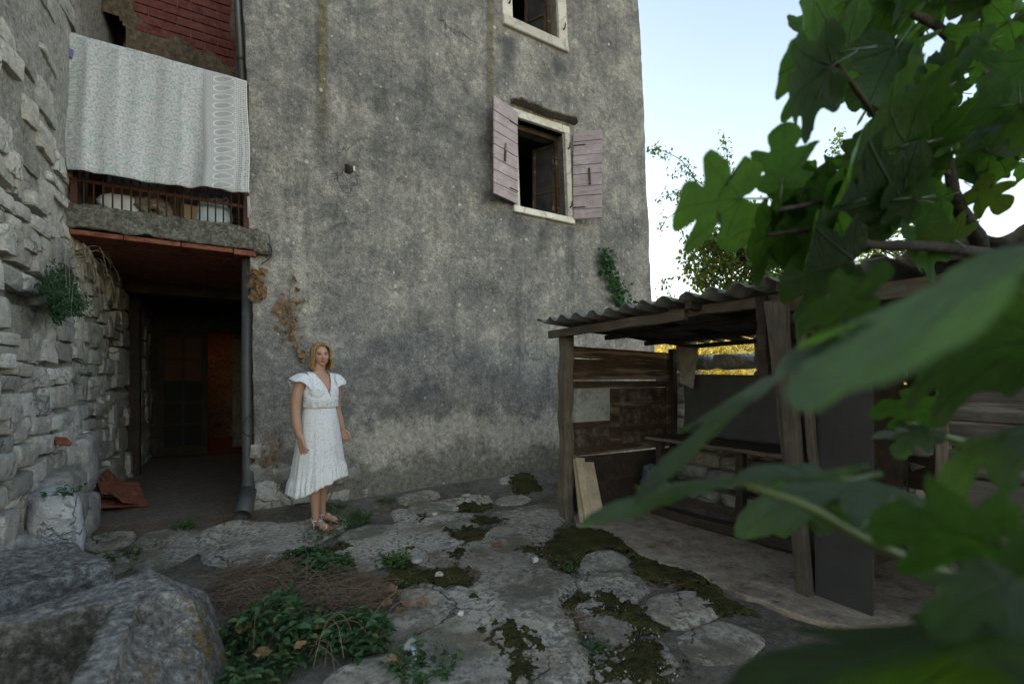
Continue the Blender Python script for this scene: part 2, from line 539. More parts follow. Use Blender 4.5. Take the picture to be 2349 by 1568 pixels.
    ck2 = g.ma('MULTIPLY', g.ramp(g.voro(9, wv2, 'DISTANCE_TO_EDGE'), [(.01, 1), (.04, 0)]), g.ma('SUBTRACT', 1.0, g.sm(.10, .2, vd)))
    c = g.mix(ck2, c, (.04, .04, .038))
    pit = g.ramp(g.voro(24, g.vm('ADD', p, (3.1, 0, 1.7))), [(.06, 1), (.16, 0)])
    pit = g.ma('MULTIPLY', pit, g.ramp(g.noise(4, 3, .5, p), [(.5, 0), (.62, 1)]))
    c = g.mix(g.ma('MULTIPLY', pit, .8), c, (.03, .03, .03))
    c = g.mix(.6, c, g.ramp(vf, [(.28, .12), (.72, .85)]), 'OVERLAY')
    c = g.mix(1.0, c, (1.0, .985, .985), 'MULTIPLY')
    h = g.ma('ADD', g.ma('MULTIPLY', fine, .8), g.ma('MULTIPLY', vf, .45))
    h = g.ma('SUBTRACT', h, g.ma('ADD', g.ma('MULTIPLY', pit, .6), g.ma('MULTIPLY', ck, .8)))
    nb = g.bump(h, .02)
    nb = g.bump(mid, .03, .6, nb)
    return g.done(c, nb)
M_PLASTER = plaster_mat()

def rough_conc(name, a, b, c2, sc=1.0, bump=.03, obj=False):
    g = G(name, .95, .15)
    p = g.pos(obj=obj)
    n1 = g.noise(4 * sc, 6, .65, p); n2 = g.noise(26 * sc, 6, .7, p); n3 = g.noise(90 * sc, 3, .7, p)
    c = g.mix(g.ramp(n1, [(.35, 0), (.65, 1)]), a, b)
    c = g.mix(g.ramp(n2, [(.48, 0), (.66, .8)]), c, c2)
    c = g.mix(g.ramp(n2, [(.3, .8), (.44, 0)]), c, tuple(v * .25 for v in a))
    c = g.mix(.35, c, g.ramp(n3, [(.25, .2), (.75, .85)]), 'OVERLAY')
    return g.done(c, g.bump(g.ma('ADD', n2, g.ma('MULTIPLY', n3, .5)), bump))

M_CONC = rough_conc('pebbly concrete', (.13, .122, .10), (.24, .225, .19), (.44, .42, .365), 1.3, .05)
M_MORTAR = rough_conc('lime mortar', (.26, .25, .23), (.39, .375, .345), (.52, .505, .475), .8)
M_BROWNPL = rough_conc('brown mud plaster', (.07, .055, .04), (.16, .12, .085), (.21, .165, .115), .7, .015)
M_PASSDARK = rough_conc('shade-dark passage plaster', (.025, .022, .02), (.05, .045, .04), (.075, .066, .058), .5, .01)  # deep shade of the passage put into the plaster colour
M_INSIDE = rough_conc('dim inner plaster', (.13, .11, .09), (.22, .19, .16), (.28, .25, .21), .5, .01)
M_STONE = stone_mat('pale limestone', (.38, .36, .328), (.60, .575, .535), (.76, .74, .705), 1.0, .014)
M_STONED = stone_mat('grey limestone', (.23, .222, .208), (.43, .412, .385), (.62, .60, .565), 1.0, .014)
M_STONEW = stone_mat('whitewashed stone', (.42, .42, .44), (.62, .62, .65), (.74, .74, .76), 1.0, .012)
M_TROUGH0 = stone_mat('lichened trough stone', (.15, .15, .155), (.33, .325, .325), (.58, .575, .57), 1.1, .016, .7, False, (.26, .17, .035))
def trough_mat():
    g = G('lichened trough limestone', .93, .2)
    p = g.pos(); n1 = g.noise(4, 8, .7, p); n2 = g.noise(26, 8, .78, p); n3 = g.noise(110, 4, .75, p)
    at = g.n('ShaderNodeAttribute', attribute_name='tint').outputs['Fac']
    c = g.mix(g.ramp(n1, [(.35, 0), (.65, 1)]), (.19, .182, .174), (.34, .328, .31))
    c = g.mix(g.ramp(n2, [(.50, 0), (.60, .9)]), c, (.60, .585, .56))
    c = g.mix(g.ramp(n2, [(.36, .9), (.47, 0)]), c, (.055, .053, .05))
    dk = g.ma('MULTIPLY', at, g.ramp(n2, [(.3, 1), (.72, .55)]))
    c = g.mix(dk, c, g.ramp(n1, [(.4, (.030, .029, .024)), (.65, (.075, .07, .052))]))
    pits = g.ma('MULTIPLY', g.ramp(g.voro(60, g.vm('ADD', p, g.vm('SCALE', g.noise(20, 3, .6, p, col=True), scale=.05))), [(.10, 1), (.24, 0)]), g.ramp(n1, [(.52, 0), (.64, .8)]))
    c = g.mix(g.ma('MULTIPLY', pits, .8), c, (.05, .048, .046))
    x = g.sep(p)[0]
    li = g.ma('MULTIPLY', g.ramp(g.noise(11, 6, .7, g.vm('ADD', p, (5, 3, 9))), [(.55, 0), (.62, .9)]), g.sm(-.42, -.12, x))
    c = g.mix(li, c, g.ramp(n3, [(.35, (.19, .115, .02)), (.65, (.34, .23, .05))]))
    c = g.mix(.45, c, g.ramp(n3, [(.25, .18), (.75, .85)]), 'OVERLAY')
    h = g.ma('SUBTRACT', g.ma('ADD', n2, g.ma('MULTIPLY', n3, .35)), g.ma('MULTIPLY', pits, .5))
    return g.done(c, g.bump(h, .05))
M_TROUGH = trough_mat()
M_WINSTONE = stone_mat('cut window stone', (.48, .44, .37), (.62, .58, .51), (.72, .69, .63), .8, .003, .4)
M_TERRA = rough_conc('terracotta tile', (.15, .05, .033), (.23, .08, .05), (.28, .125, .08), .8, .008, True)
M_BRICK = rough_conc('red hollow brick', (.12, .038, .034), (.165, .055, .046), (.20, .085, .065), .8, .006, True)
M_BRMORT = rough_conc('brick mortar', (.17, .10, .075), (.24, .16, .12), (.30, .23, .18), .8, .012)
M_RUST = plain('rusty iron', (.085, .033, .023), .85, .3, .6, 60, .003)
M_IRON = plain('dark iron', (.03, .024, .022), .7, .4, .4, 60, .002)
M_WOODG = wood_mat('weathered grey timber', (.11, .088, .066), (.225, .185, .145), 'Z')
M_WOODPOST = wood_mat('dark weathered post', (.065, .053, .042), (.14, .118, .096), 'Z')
M_WOODGX = wood_mat('weathered grey timber along', (.11, .088, .066), (.225, .185, .145), 'Y')
M_WOODB = wood_mat('old brown boards', (.06, .034, .020), (.125, .075, .046), 'X', wear=(.20, .17, .13))
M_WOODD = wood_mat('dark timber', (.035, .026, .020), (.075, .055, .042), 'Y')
M_WOODP = wood_mat('pale planed pine', (.42, .33, .22), (.58, .48, .35), 'Z', rough=.65, bump=.002)
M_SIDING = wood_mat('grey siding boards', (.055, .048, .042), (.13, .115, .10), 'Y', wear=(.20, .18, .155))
M_SHUT = None
def shutter_mat():
    g = G('faded mauve paint', .7, .25)
    p0 = g.pos(obj=True); p = g.vm('MULTIPLY', p0, (.1, .1, 1))
    n1 = g.noise(30, 5, .6, p); n2 = g.noise(6, 5, .6, p0); n3 = g.noise(45, 5, .7, p0)
    c = g.mix(g.ramp(n2, [(.3, 0), (.7, 1)]), (.31, .25, .262), (.41, .34, .352))
    c = g.mix(g.ramp(n1, [(.50, 0), (.66, .7)]), c, (.21, .165, .165))
    c = g.mix(g.ramp(n2, [(.56, 0), (.70, .5)]), c, (.50, .44, .45))
    c = g.mix(g.ramp(n3, [(.60, 0), (.68, .9)]), c, (.14, .095, .07))
    return g.done(c, g.bump(n1, .003))
M_SHUT = shutter_mat()
M_PIPE = plain('grey plastic pipe', (.075, .075, .075), .5, .4, .6, 7, .002)
M_PIPED = plain('dark zinc pipe', (.10, .10, .105), .45, .5, .4, 7, .002, .5)
def glass_mat():
    g = G('dusty glass', .12, .5)
    n = g.noise(5, 4, .6)
    g.b.inputs['Transmission Weight'].default_value = .9
    return g.done(g.ramp(n, [(.3, (.25, .26, .26)), (.7, (.5, .5, .5))]))
M_GLASS = glass_mat()
def asbestos():
    g = G('weathered fibre cement', .95, .15)
    p = g.pos(); n1 = g.noise(3, 6, .65, p); n2 = g.noise(22, 6, .7, p); n3 = g.noise(110, 3, .7, p)
    c = g.mix(g.ramp(n1, [(.35, 0), (.65, 1)]), (.115, .115, .115), (.22, .22, .215))
    c = g.mix(g.ramp(n2, [(.55, 0), (.7, .7)]), c, (.33, .33, .31))
    c = g.mix(g.ramp(n2, [(.28, .7), (.42, 0)]), c, (.035, .035, .032))
    return g.done(c, g.bump(g.ma('ADD', n2, n3), .008))
M_ASB = asbestos()

# ------------------------------------------------------------------ ground heights
def gh(X, Y):
    X = np.asarray(X, dtype=float); Y = np.asarray(Y, dtype=float)
    return sst(4.35, 5.1, Y) * (.10 + .07 * sst(1.0, 4.0, X))
def onG(x, y, up=0.0):
    z = 0.0
    for _ in range(6):
        p = onZ(x, y, z + up)
        z = float(gh(p.x, p.y))
    return onZ(x, y, z + up)

# ------------------------------------------------------------------ plastered house
YW = 5.1
def lean(X0): return .0205 + .0455 * (X0 / 5.7)
def fac(X0, z, yo=0.0): return Vector((X0 - lean(X0) * z, YW + yo, z))
def fpx(x, y):
    p = onY(x, y, YW)
    return ((p.x + .0205 * p.z) / (1 - .0455 / 5.7 * p.z), p.z)
house = empty('plastered_house', (2.9, YW, 0), 'tall old house with weathered grey plaster, two windows and mauve shutters', 'house')
# openings in facade measurements
lw = [fpx(*q) for q in ((1183, 270), (1295, 307), (1300, 497), (1192, 476))]
LW = (lw[0][0]*.5 + lw[3][0]*.5, lw[1][0]*.5 + lw[2][0]*.5, lw[2][1]*.5 + lw[3][1]*.5, lw[0][1]*.5 + lw[1][1]*.5)   # x0 x1 z0 z1
uw = [fpx(1174.6, 43.6), fpx(1281, 93.5)]
UW = (uw[0][0], uw[1][0], uw[0][1]*.5 + uw[1][1]*.5, uw[0][1] + 1.25)
VENT = fpx(800, 387)
XL0, XR0, ZT = .175, 5.70, 7.8
def lines(a, b, step, extra):
    ls = list(np.linspace(a, b, int(round((b - a) / step)) + 1))
    for e in extra:
        i = int(np.argmin([abs(l - e) for l in ls])); ls[i] = e
    return ls
xs = lines(XL0, XR0, .05, [LW[0], LW[1], UW[0], UW[1]])
zs = lines(-.4, ZT, .05, [LW[2], LW[3], UW[2], UW[3]])
nx, nz = len(xs), len(zs)
gx, gz = np.meshgrid(xs, zs)
P = np.stack([gx.ravel(), np.zeros(gx.size), gz.ravel()], 1)
dsp = fbm(P, .7, 3, 3) * .022 + fbm(P, 3.2, 3, 5) * .010 + fbm(P, 11, 2, 8) * .0035
dist_open = np.full(len(P), 9.0)
for W in (LW, UW):
    dx = np.maximum(np.maximum(W[0] - P[:, 0], P[:, 0] - W[1]), 0); dz = np.maximum(np.maximum(W[2] - P[:, 2], P[:, 2] - W[3]), 0)
    dist_open = np.minimum(dist_open, np.hypot(dx, dz))
dsp *= sst(.05, .3, dist_open)
foot_n = fbm(P, 1.6, 3, 21)
dsp -= .05 * (1 - sst(.15, .75, P[:, 2] + foot_n * .25))          # the foot bulges out
hollow = (1 - sst(.30, .72, P[:, 0] + fbm(P, 4, 3, 31) * .3)) * (1 - sst(.30, .52, P[:, 2] + fbm(P, 4, 3, 37) * .25 - .1))
dsp += .085 * hollow                                               # plaster lost at the corner foot
chip = fpx(603, 575)
dchip = np.hypot((P[:, 0] - chip[0]) / .8, P[:, 2] - chip[1]) + fbm(P, 7, 3, 41) * .06
dsp += .06 * (1 - sst(.09, .13, dchip))
for (cx_, cy_, r_) in ((898, 568, .035), (822, 283, .02), (1145, 605, .04), (1055, 620, .02), (1375, 600, .03), (720, 440, .015), (860, 300, .015), (1150, 640, .03), (1430, 600, .03), (965, 650, .02)):
    q = fpx(cx_, cy_)
    dd = np.hypot(P[:, 0] - q[0], P[:, 2] - q[1]) + fbm(P, 14, 2, 43) * .02
    dsp += .03 * (1 - sst(r_ * .5, r_ * 1.5, dd))
X0 = P[:, 0].copy()
edge_n = fbm(P, 5, 4, 51)
X0 += np.where(np.abs(P[:, 0] - XL0) < 1e-6, edge_n * .022, 0) + np.where(np.abs(P[:, 0] - XR0) < 1e-6, edge_n * .03 - .012, 0)
dsp += np.where(np.abs(P[:, 0] - XR0) < 1e-6, .02, 0) + np.where(np.abs(P[:, 0] - XL0) < 1e-6, .015, 0)
ln = .0205 + .0455 * (P[:, 0] / 5.7)
V = np.stack([X0 - ln * P[:, 2], YW + dsp, P[:, 2]], 1)
faces = []
xs_ = np.array(xs); zs_ = np.array(zs)
vent_cells = set()
for j in range(nz - 1):
    for i in range(nx - 1):
        cxm = (xs[i] + xs[i+1]) / 2; czm = (zs[j] + zs[j+1]) / 2
        if any(W[0] < cxm < W[1] and W[2] < czm < W[3] for W in (LW, UW)): continue
        if math.hypot(cxm - VENT[0], czm - VENT[1]) < .062:
            vent_cells.add((i, j)); continue
        a = j * nx + i
        faces.append((a, a + 1, a + nx + 1, a + nx))
# pull the ragged rim of the vent hole onto a rough circle and give it a throat
ed = {}
for (i, j) in vent_cells:
    a = j * nx + i
    for e in ((a, a+1), (a+1, a+nx+1), (a+nx+1, a+nx), (a+nx, a)):
        k = tuple(sorted(e)); ed[k] = ed.get(k, 0) + 1
rim = {v for e, c_ in ed.items() if c_ == 1 for v in e}
vc_w = fac(VENT[0], VENT[1])
for v in rim:
    d = V[v] - np.array(vc_w); d[1] = 0
    L_ = np.hypot(d[0], d[2]); ang = math.atan2(d[2], d[0])
    rr_ = .056 + .010 * math.sin(ang * 3 + 1) + .006 * math.sin(ang * 7)
    V[v, 0] = vc_w.x + d[0] / L_ * rr_; V[v, 2] = vc_w.z + d[2] / L_ * rr_
mb = MB(); mb.add(V, faces)
throat = {}
for e, c_ in ed.items():
    if c_ == 1:
        ids = []
        for v in e:
            if v not in throat:
                throat[v] = len(mb.v); mb.v.append((V[v, 0] * .9 + vc_w.x * .1, YW + .34, V[v, 2]))
            ids.append(throat[v])
        mb.f.append((e[0], e[1], ids[1], ids[0]))
mb.build('front_wall', M_PLASTER, house, True)
# returns of the wall
for name, i, y1 in (('side_wall', 0, 10.0), ('side_wall', nx - 1, 10.0)):
    mb = MB(); ys = np.concatenate([np.linspace(0, 1.2, 16), np.linspace(1.5, y1 - YW, 14)])
    colv = [V[j * nx + i] for j in range(nz)]
    pts = []
    for j in range(nz):
        for y in ys:
            n_ = float(fbm([[0, y, zs[j]]], 2.5, 2, 61)[0]) * .02 if y > 0 else 0
            pts.append((colv[j][0] + n_, colv[j][1] + y, colv[j][2]))
    m = len(ys)
    mb.add(pts, [(j*m+k, j*m+k+1, (j+1)*m+k+1, (j+1)*m+k) for j in range(nz-1) for k in range(m-1)])
    mb.build(name, M_PLASTER, house, True)
MB().box((-.05, 10.0, -.4), (5.75, 10.2, ZT)).build('back_wall', M_INSIDE, house)
MB().box((-.2, 5.2, ZT + .003), (5.75, 10.3, ZT + .2)).build('roof_slab', M_CONC, house)
for z_ in (2.35, 5.0):
    MB().box((.3, YW + .36, z_), (5.2, 9.99, z_ + .25)).build('floor_slab', M_INSIDE, house)
MB().box((.55, 8.6, -.3), (5.1, 8.8, ZT - .05)).build('partition_wall', M_INSIDE, house)
MB().box((1.7, YW + .36, -.3), (1.85, 8.59, ZT - .05)).build('partition_wall', M_INSIDE, house)
# inner face of the front wall around the openings
for W in (LW, UW):
    mb = MB(); y0, y1 = .02, .36
    q = [(W[0], W[2]), (W[1], W[2]), (W[1], W[3]), (W[0], W[3])]
    a = [fac(x, z, y0) for x, z in q]; b = [fac(x, z, y1) for x, z in q]
    mb.add(a + b, [(k, (k+1) % 4, 4 + (k+1) % 4, 4 + k) for k in range(4)])
    mb.build('window_reveal', M_INSIDE, house, fix=False)
# white chip of plaster in the vent rim
mb = MB()
mb.stone(fac(VENT[0] + .058, VENT[1] + .012, .004), (.02, .03, .055), .2, 5, 2)
mb.build('plaster_chip', M_WINSTONE, house)

def slab_on_facade(mb, x0, x1, z0, z1, y0, y1, ch=.006):
    # box given in facade measurements, leaning with the wall
    s0 = len(mb.v)
    mb.box((x0, y0, z0), (x1, y1, z1), ch)
    for k in range(s0, len(mb.v)):
        x, y, z = mb.v[k]; w = fac(x, z, y); mb.v[k] = tuple(w)
    return mb
def make_window(W, top, jw_l, jw_r, sill_h, sill_over, hood):
    mb = MB()
    slab_on_facade(mb, W[0] - jw_l, W[1] + jw_r, W[3], W[3] + top, -.028, .12)
    win = mb.build('window', M_WINSTONE, house)
    for x0, x1 in ((W[0] - jw_l, W[0]), (W[1], W[1] + jw_r)):
        slab_on_facade(MB(), x0, x1, W[2], W[3] - .002, -.026, .15).build('jamb', M_WINSTONE, win)
    slab_on_facade(MB(), W[0] - jw_l - sill_over, W[1] + jw_r + sill_over, W[2] - sill_h, W[2] - .002, -.045, .2, .009).build('sill', M_WINSTONE, win)
    # wooden frame set back in the reveal
    y0, y1, w = .15, .20, .045
    mb = MB()
    slab_on_facade(mb, W[0], W[0] + w, W[2], W[3], y0, y1); slab_on_facade(mb, W[1] - w, W[1], W[2], W[3], y0 + .001, y1)
    slab_on_facade(mb, W[0] + w, W[1] - w, W[3] - w, W[3], y0, y1 - .001); slab_on_facade(mb, W[0] + w, W[1] - w, W[2], W[2] + .03, y0, y1)
    mb.build('window_frame', M_WOODB, win)
    # the right casement swung inwards
    L_ = (W[1] - W[0]) * .46
    a0 = fac(W[1] - w, W[2], y1); ang = R(62)
    dirv = Vector((-math.cos(ang), math.sin(ang), 0)); nrm = Vector((dirv.y, -dirv.x, 0))
    h = W[3] - W[2] - .08
    M3 = Matrix((dirv, nrm, Vector((0, 0, 1)))).transposed()
    mb = MB()
    cbase = a0 + Vector((0, .01, .04))
    for (u0, u1, v0, v1) in ((0, .045, 0, h), (L_ - .045, L_, 0, h), (.045, L_ - .045, 0, .05), (.045, L_ - .045, h - .05, h), (.045, L_ - .045, h * .36, h * .36 + .03)):
        mb.obox(cbase + dirv * ((u0 + u1) / 2) + Vector((0, 0, (v0 + v1) / 2)), (u1 - u0, .035, v1 - v0), M3, .004)
    mb.build('casement', M_WOODB, win)
    for (v0, v1) in ((.05, h * .36), (h * .36 + .03, h - .05)):
        MB().obox(cbase + dirv * (L_ / 2) + Vector((0, 0, (v0 + v1) / 2)), (L_ - .09, .005, v1 - v0), M3, 0).build('pane', M_GLASS, win)
    return win
w_low = make_window(LW, .10, .085, .085, .085, .02, True)
w_up = make_window(UW, .10, .15, .15, .13, .0, False)
# hood slab over the lower window
hq = [fpx(1171, 241), fpx(1318, 281)]
mb = MB(); n_ = 14
for k in range(n_ + 1):
    q = k / n_; X0_ = hq[0][0] + (hq[1][0] - hq[0][0]) * q; zz = LW[3] + .165 + .012 * math.sin(q * 9)
    e = .02 * math.sin(q * 23) + .015 * math.sin(q * 51)
    d_ = .13 + e * .6 - .05 * (q > .93) - .04 * (q < .05)
    for (yo, dz) in ((.03, .05), (.03, -.015), (-d_, -.005), (-d_ - .01, .012), (-d_ * .5, .035 + e * .3)):
        mb.v.append(tuple(fac(X0_, zz + dz, yo)))
    if k:
        for i in range(5):
            mb.f.append(((k-1)*5+i, (k-1)*5+(i+1) % 5, k*5+(i+1) % 5, k*5+i))
mb.f.append((4, 3, 2, 1, 0)); mb.f.append(tuple(n_*5+i for i in range(5)))
mb.build('hood_slab', M_CONC, house)
# shutters
def shutter(hx, z0, z1, w, ang, sgn, seed):
    hp = fac(hx, z0, -.035)
    d = Vector((sgn * math.cos(ang), -math.sin(ang), 0)); nr = Vector((-d.y, d.x, 0)) * sgn
    if nr.y > 0: nr = -nr
    M3 = Matrix((d, nr, d.cross(nr))).transposed()
    h = z1 - z0; up = Vector((0, 0, 1))
    mb = MB()
    for u in (.05, w - .05):
        mb.obox(hp + d * u - nr * .024 + up * (h / 2), (.07, .022, h - .04), M3, .003)
    root = mb.build('shutter', M_WOODB, house)
    rr = random.Random(seed); z = 0.0; k = 0
    hs_ = [rr.uniform(.8, 1.25) for _ in range(8)]; tot = sum(hs_)
    for hh in hs_:
        hh = hh / tot * h
        c = hp + d * (w / 2 + rr.uniform(-.002, .002)) + up * (z + hh / 2) + nr * rr.uniform(-.001, .003)
        MB().obox(c, (w, .022, hh - .006), M3, .003).build('plank', M_SHUT, root)
        z += hh
    lz = h * .47
    mb = MB().beam(hp + d * (w * .58) + nr * .022 + up * (lz - .10), hp + d * (w * .55) + nr * .022 + up * (lz + .12), .028, .016, nr, .003)
    mb.build('turn_button', M_WOODB, root)
    for zz in (.16, h - .18):
        MB().tube([hp + up * zz + nr * .014, hp + up * zz + d * .16 + nr * .014], .008, 6).build('strap_hinge', M_IRON, root)
    return root
sh = shutter(LW[0] - .055, LW[2] + .01, LW[3] + .055, .45, R(20), -1, 3); sh['label'] = 'shutter swung out on the left of the window'
sh = shutter(LW[1] + .075, LW[2] - .03, LW[3] + .03, .385, R(42), 1, 8); sh['label'] = 'shutter swung out on the right of the window'
def hook(X0_, z, k):
    a = fac(X0_, z, -.03)
    MB().tube([a + Vector((0, .03, -.02)), a + Vector((0, -.03, -.015)), a + Vector((0, -.035, .02)), a + Vector((0.004, -.03, .055))], [.011, .010, .010, .006], 6).build('shutter_hook', M_IRON, k)
for px_, py_ in ((1165, 8), (1290, 68)): hook(*fpx(px_, py_), w_up)
for px_, py_ in ((1301, 340), (1305, 474)): hook(*fpx(px_, py_), w_low)
# masonry showing at the corner foot, where the plaster has dropped off
rr = random.Random(5)
for (px_, py_, w, h) in ((622, 1085, .34, .16), (610, 1135, .26, .22), (660, 1140, .24, .20), (600, 1165, .22, .14), (655, 1090, .2, .12), (700, 1125, .2, .16), (800, 1085, .26, .16), (830, 1130, .34, .12), (770, 1140, .24, .12), (604, 1035, .2, .13)):
    q = fpx(px_, py_)
    MB().stone(fac(q[0], q[1], .105 if q[0] < .6 else .055), (w * 1.15, .2, h * 1.15), .15, int(px_), 7, 7).build('stone', M_STONED, house, True, sharp=32)
# ------------------------------------------------------------------ rubble wall on the left
XWL = -1.2
swall = empty('rubble_stone_wall', (XWL, 6.0, 0), 'old pale limestone rubble wall with patchy mortar', 'wall')
ys = np.concatenate([np.linspace(2.2, 6.4, 85), np.linspace(6.5, 9.5, 25)]); zz = np.linspace(-.4, 5.9, 110)
gy, gz2 = np.meshgrid(ys, zz)
Pm = np.stack([np.zeros(gy.size), gy.ravel(), gz2.ravel()], 1)
d = fbm(Pm, 1.0, 4, 71) * .05 + fbm(Pm, 6, 3, 73) * .02
up_ = sst(2.2, 3.2, Pm[:, 2])
Vm = np.stack([XWL - .020 + d * .8 + .045 * up_, Pm[:, 1], Pm[:, 2]], 1)
m = len(ys)
mb = MB(); mb.add(Vm, [(j*m+k, j*m+k+1, (j+1)*m+k+1, (j+1)*m+k) for j in range(len(zz)-1) for k in range(m-1)])
mb.build('mortar', M_MORTAR, swall, True)
MB().box((XWL - .9, 2.2, -.4), (XWL - .12, 12.2, 5.9)).build('wall_core', M_MORTAR, swall)
rr = random.Random(11)
REST = MB()
def lay_courses(y0, y1, z0, z1, hmin, hmax, wmin, wmax, out, bury, seed):
    r = random.Random(seed); z = z0; cnt = 0
    while z < z1:
        h = r.uniform(hmin, hmax); y = y0 - r.uniform(0, .2); wob = r.uniform(0, 6)
        while y < y1:
            w = r.uniform(wmin, wmax) * 1
            if r.random() > bury:
                dep = r.uniform(.16, .24)
                hh = h * r.uniform(.82, 1.06); ww = w * .985
                zc = z + h / 2 + r.uniform(-.02, .02) + .045 * math.sin(y * 2.1 + wob) - .02 * (y - 5)
                if r.random() < .13: hh *= 1.5; ww *= .8; dep += .05
                if r.random() < .12 and h > .15:
                    parts = [(zc - hh * .25, hh * .48), (zc + hh * .26, hh * .46)]
                else:
                    parts = [(zc, hh)]
                for zc_, hh_ in parts:
                    tilt = Euler((r.uniform(-.08, .08), r.uniform(-.05, .05), r.uniform(-.06, .06))).to_matrix()
                    c = Vector((XWL - dep / 2 + out * r.uniform(.35, 1.1), y + w / 2, zc_))
                    mat_ = M_STONE if (c.y < 5.6 or r.random() < .3) else M_STONED
                    if r.random() < .2: mat_ = M_STONED
                    if c.y > 5.7 or c.y < 3.62 or (c.z > 2.55 and (c.y > 4.9 or c.z > 5.2)):
                        REST.stone(c, (dep, ww * 1.03, hh_ * 1.04), .05, r.randint(0, 99999), 4, 10, tilt)      # far back in the passage or beside the lens
                    else:
                        MB().stone(c, (dep, ww * 1.03, hh_ * 1.04), .05, r.randint(0, 99999), 5, r.uniform(8, 16), tilt).build('stone', mat_, swall, True, sharp=30); cnt += 1
            y += w
        z += h
    return cnt
n1 = lay_courses(3.3, 6.5, -.05, 2.55, .085, .20, .17, .40, .058, .02, 4) + lay_courses(6.6, 9.3, -.05, 2.5, .2, .3, .3, .5, .06, .02, 6)
n2 = lay_courses(3.05, 5.05, 2.55, 5.6, .12, .20, .16, .42, .058, .16, 9)
n3 = lay_courses(2.25, 3.2, -.05, 2.55, .2, .3, .3, .5, .06, .02, 12) + lay_courses(2.25, 3.0, 2.55, 5.6, .2, .3, .3, .5, .055, .2, 13)
tag(REST.build('stone', M_STONED, swall, True, sharp=30), kind='stuff')
# the two stones built in at the foot, big and squared
for (y, z, s) in ((4.75, .42, (.3, .42, .46)), (5.15, .2, (.34, .5, .36)), (5.35, .62, (.26, .36, .5)), (4.25, .2, (.3, .5, .34))):
    MB().stone((XWL + .03, y, z), s, .07, int(y * 100), 6, 5).build('stone', M_STONED, swall, True, sharp=30)
print('STONES', n1, n2, n3)

# ------------------------------------------------------------------ balcony bay over the passage
bay = empty('balcony_bay', (-.5, YW, 2.55), 'balcony bay with pebbly concrete beam and red brick back wall over the passage', 'balcony')
XB0, XB1 = XWL - .02, .14
def rough_bar(x0, x1, y0, y1, z0, z1, nxx, amp, seed):
    mb = MB(); n1_, n2_ = nxx, 8
    ring = []
    prof = [(y0, z0 + (z1 - z0) * q / 7) for q in range(8)] + [(y0 + (y1 - y0) * .1, z1), (y0*.5+y1*.5, z1), (y1, z1), (y1, z0), (y0*.5+y1*.5, z0), (y0 + (y1 - y0) * .1, z0)]; NP = len(prof)
    for k in range(n1_ + 1):
        x = x0 + (x1 - x0) * k / n1_
        for (y, z) in prof: mb.v.append((x, y, z))
        if k:
            for i in range(NP): mb.f.append(((k-1)*NP+i, (k-1)*NP+(i+1) % NP, k*NP+(i+1) % NP, k*NP+i))
    mb.f.append(tuple(range(NP-1, -1, -1))); mb.f.append(tuple(n1_*NP+i for i in range(NP)))
    v = np.array(mb.v); d1 = fbm(v, 9, 5, seed, .65) * amp; d2 = fbm(v + 9, 9, 5, seed + 1, .65) * amp
    front = (v[:, 1] < (y0 + y1) / 2)
    v[:, 1] += np.where(front, d1, 0); v[:, 2] += np.where(front, d2, d2 * .3)
    mb.v = [tuple(q) for q in v]
    return mb
rough_bar(XB0, .20, YW - .03, YW + .35, 2.575, 2.77, 110, .036, 81).build('concrete_beam', M_CONC, bay, True)
MB().stone((.20, YW + .05, 2.64), (.16, .16, .2), .14, 44, 7, 6).build('beam_end', M_CONC, bay, True)
MB().box((XB0, YW + .34, 2.60), (.1, 9.6, 2.745)).build('floor_slab', M_CONC, bay)
# terracotta soffit, row by row
rr = random.Random(23)
for r_ in range(8):
    y0 = YW - .015 + r_ * .255
    x = XB0 - .1 * (r_ % 2)
    while x < .17:
        w = .40
        x1 = min(x + w, .17)
        if x1 - max(x, XB0) > .03:
            MB().box((max(x, XB0) + .003, y0 + .003, 2.515 + rr.uniform(-.006, .006)), (x1 - .003, y0 + .25, 2.56), .004).build('soffit_tile', M_TERRA, bay)
        x += w
# back wall of the balcony: mud plaster with a big patch of bare hollow bricks and a dark arched doorway
YB = 6.3
xs = np.linspace(XWL - .03, .2, 56); zz = np.linspace(2.72, 5.95, 80)
ax0, ax1, atop = -1.22, -1.0, 5.14
mb = MB(); gx, gz3 = np.meshgrid(xs, zz)
Pb = np.stack([gx.ravel(), np.zeros(gx.size), gz3.ravel()], 1)
brick_edge_z = 5.12 + fbm(Pb, 3, 3, 95) * .12 - .12 * (Pb[:, 0] + .6)          # plaster survives below this
inb = sst(-.03, .04, Pb[:, 2] - brick_edge_z) * sst(-.95, -.91, Pb[:, 0] + fbm(Pb, 5, 3, 97) * .05) * (1 - sst(-.12, -.05, Pb[:, 0] + fbm(Pb, 5, 3, 99) * .05))
dyb = fbm(Pb, 2.4, 4, 91) * .035 + fbm(Pb, 9, 3, 93) * .012 + .075 * inb
Vb = np.stack([Pb[:, 0], YB + dyb, Pb[:, 2]], 1); m = len(xs)
fs = []
for j in range(len(zz)-1):
    for k in range(m-1):
        xm = (xs[k]+xs[k+1])/2; zm = (zz[j]+zz[j+1])/2
        if ax0 < xm < ax1 and zm < atop - .5 * ((xm - (ax0+ax1)/2) ** 2) / .06: continue
        fs.append((j*m+k, j*m+k+1, (j+1)*m+k+1, (j+1)*m+k))
mb.add(Vb, fs).build('back_wall', M_BROWNPL, bay, True)
MB().box((XWL - .1, YB + .6, 2.6), (.3, YB + .7, 5.95)).build('inner_wall', M_INSIDE, bay)
MB().box((XWL - .1, YB - .05, 5.96), (.1, 12.2, 6.08)).build('bay_roof', M_CONC, bay)  # unseen roof, put on to keep the rear sun out of the bay
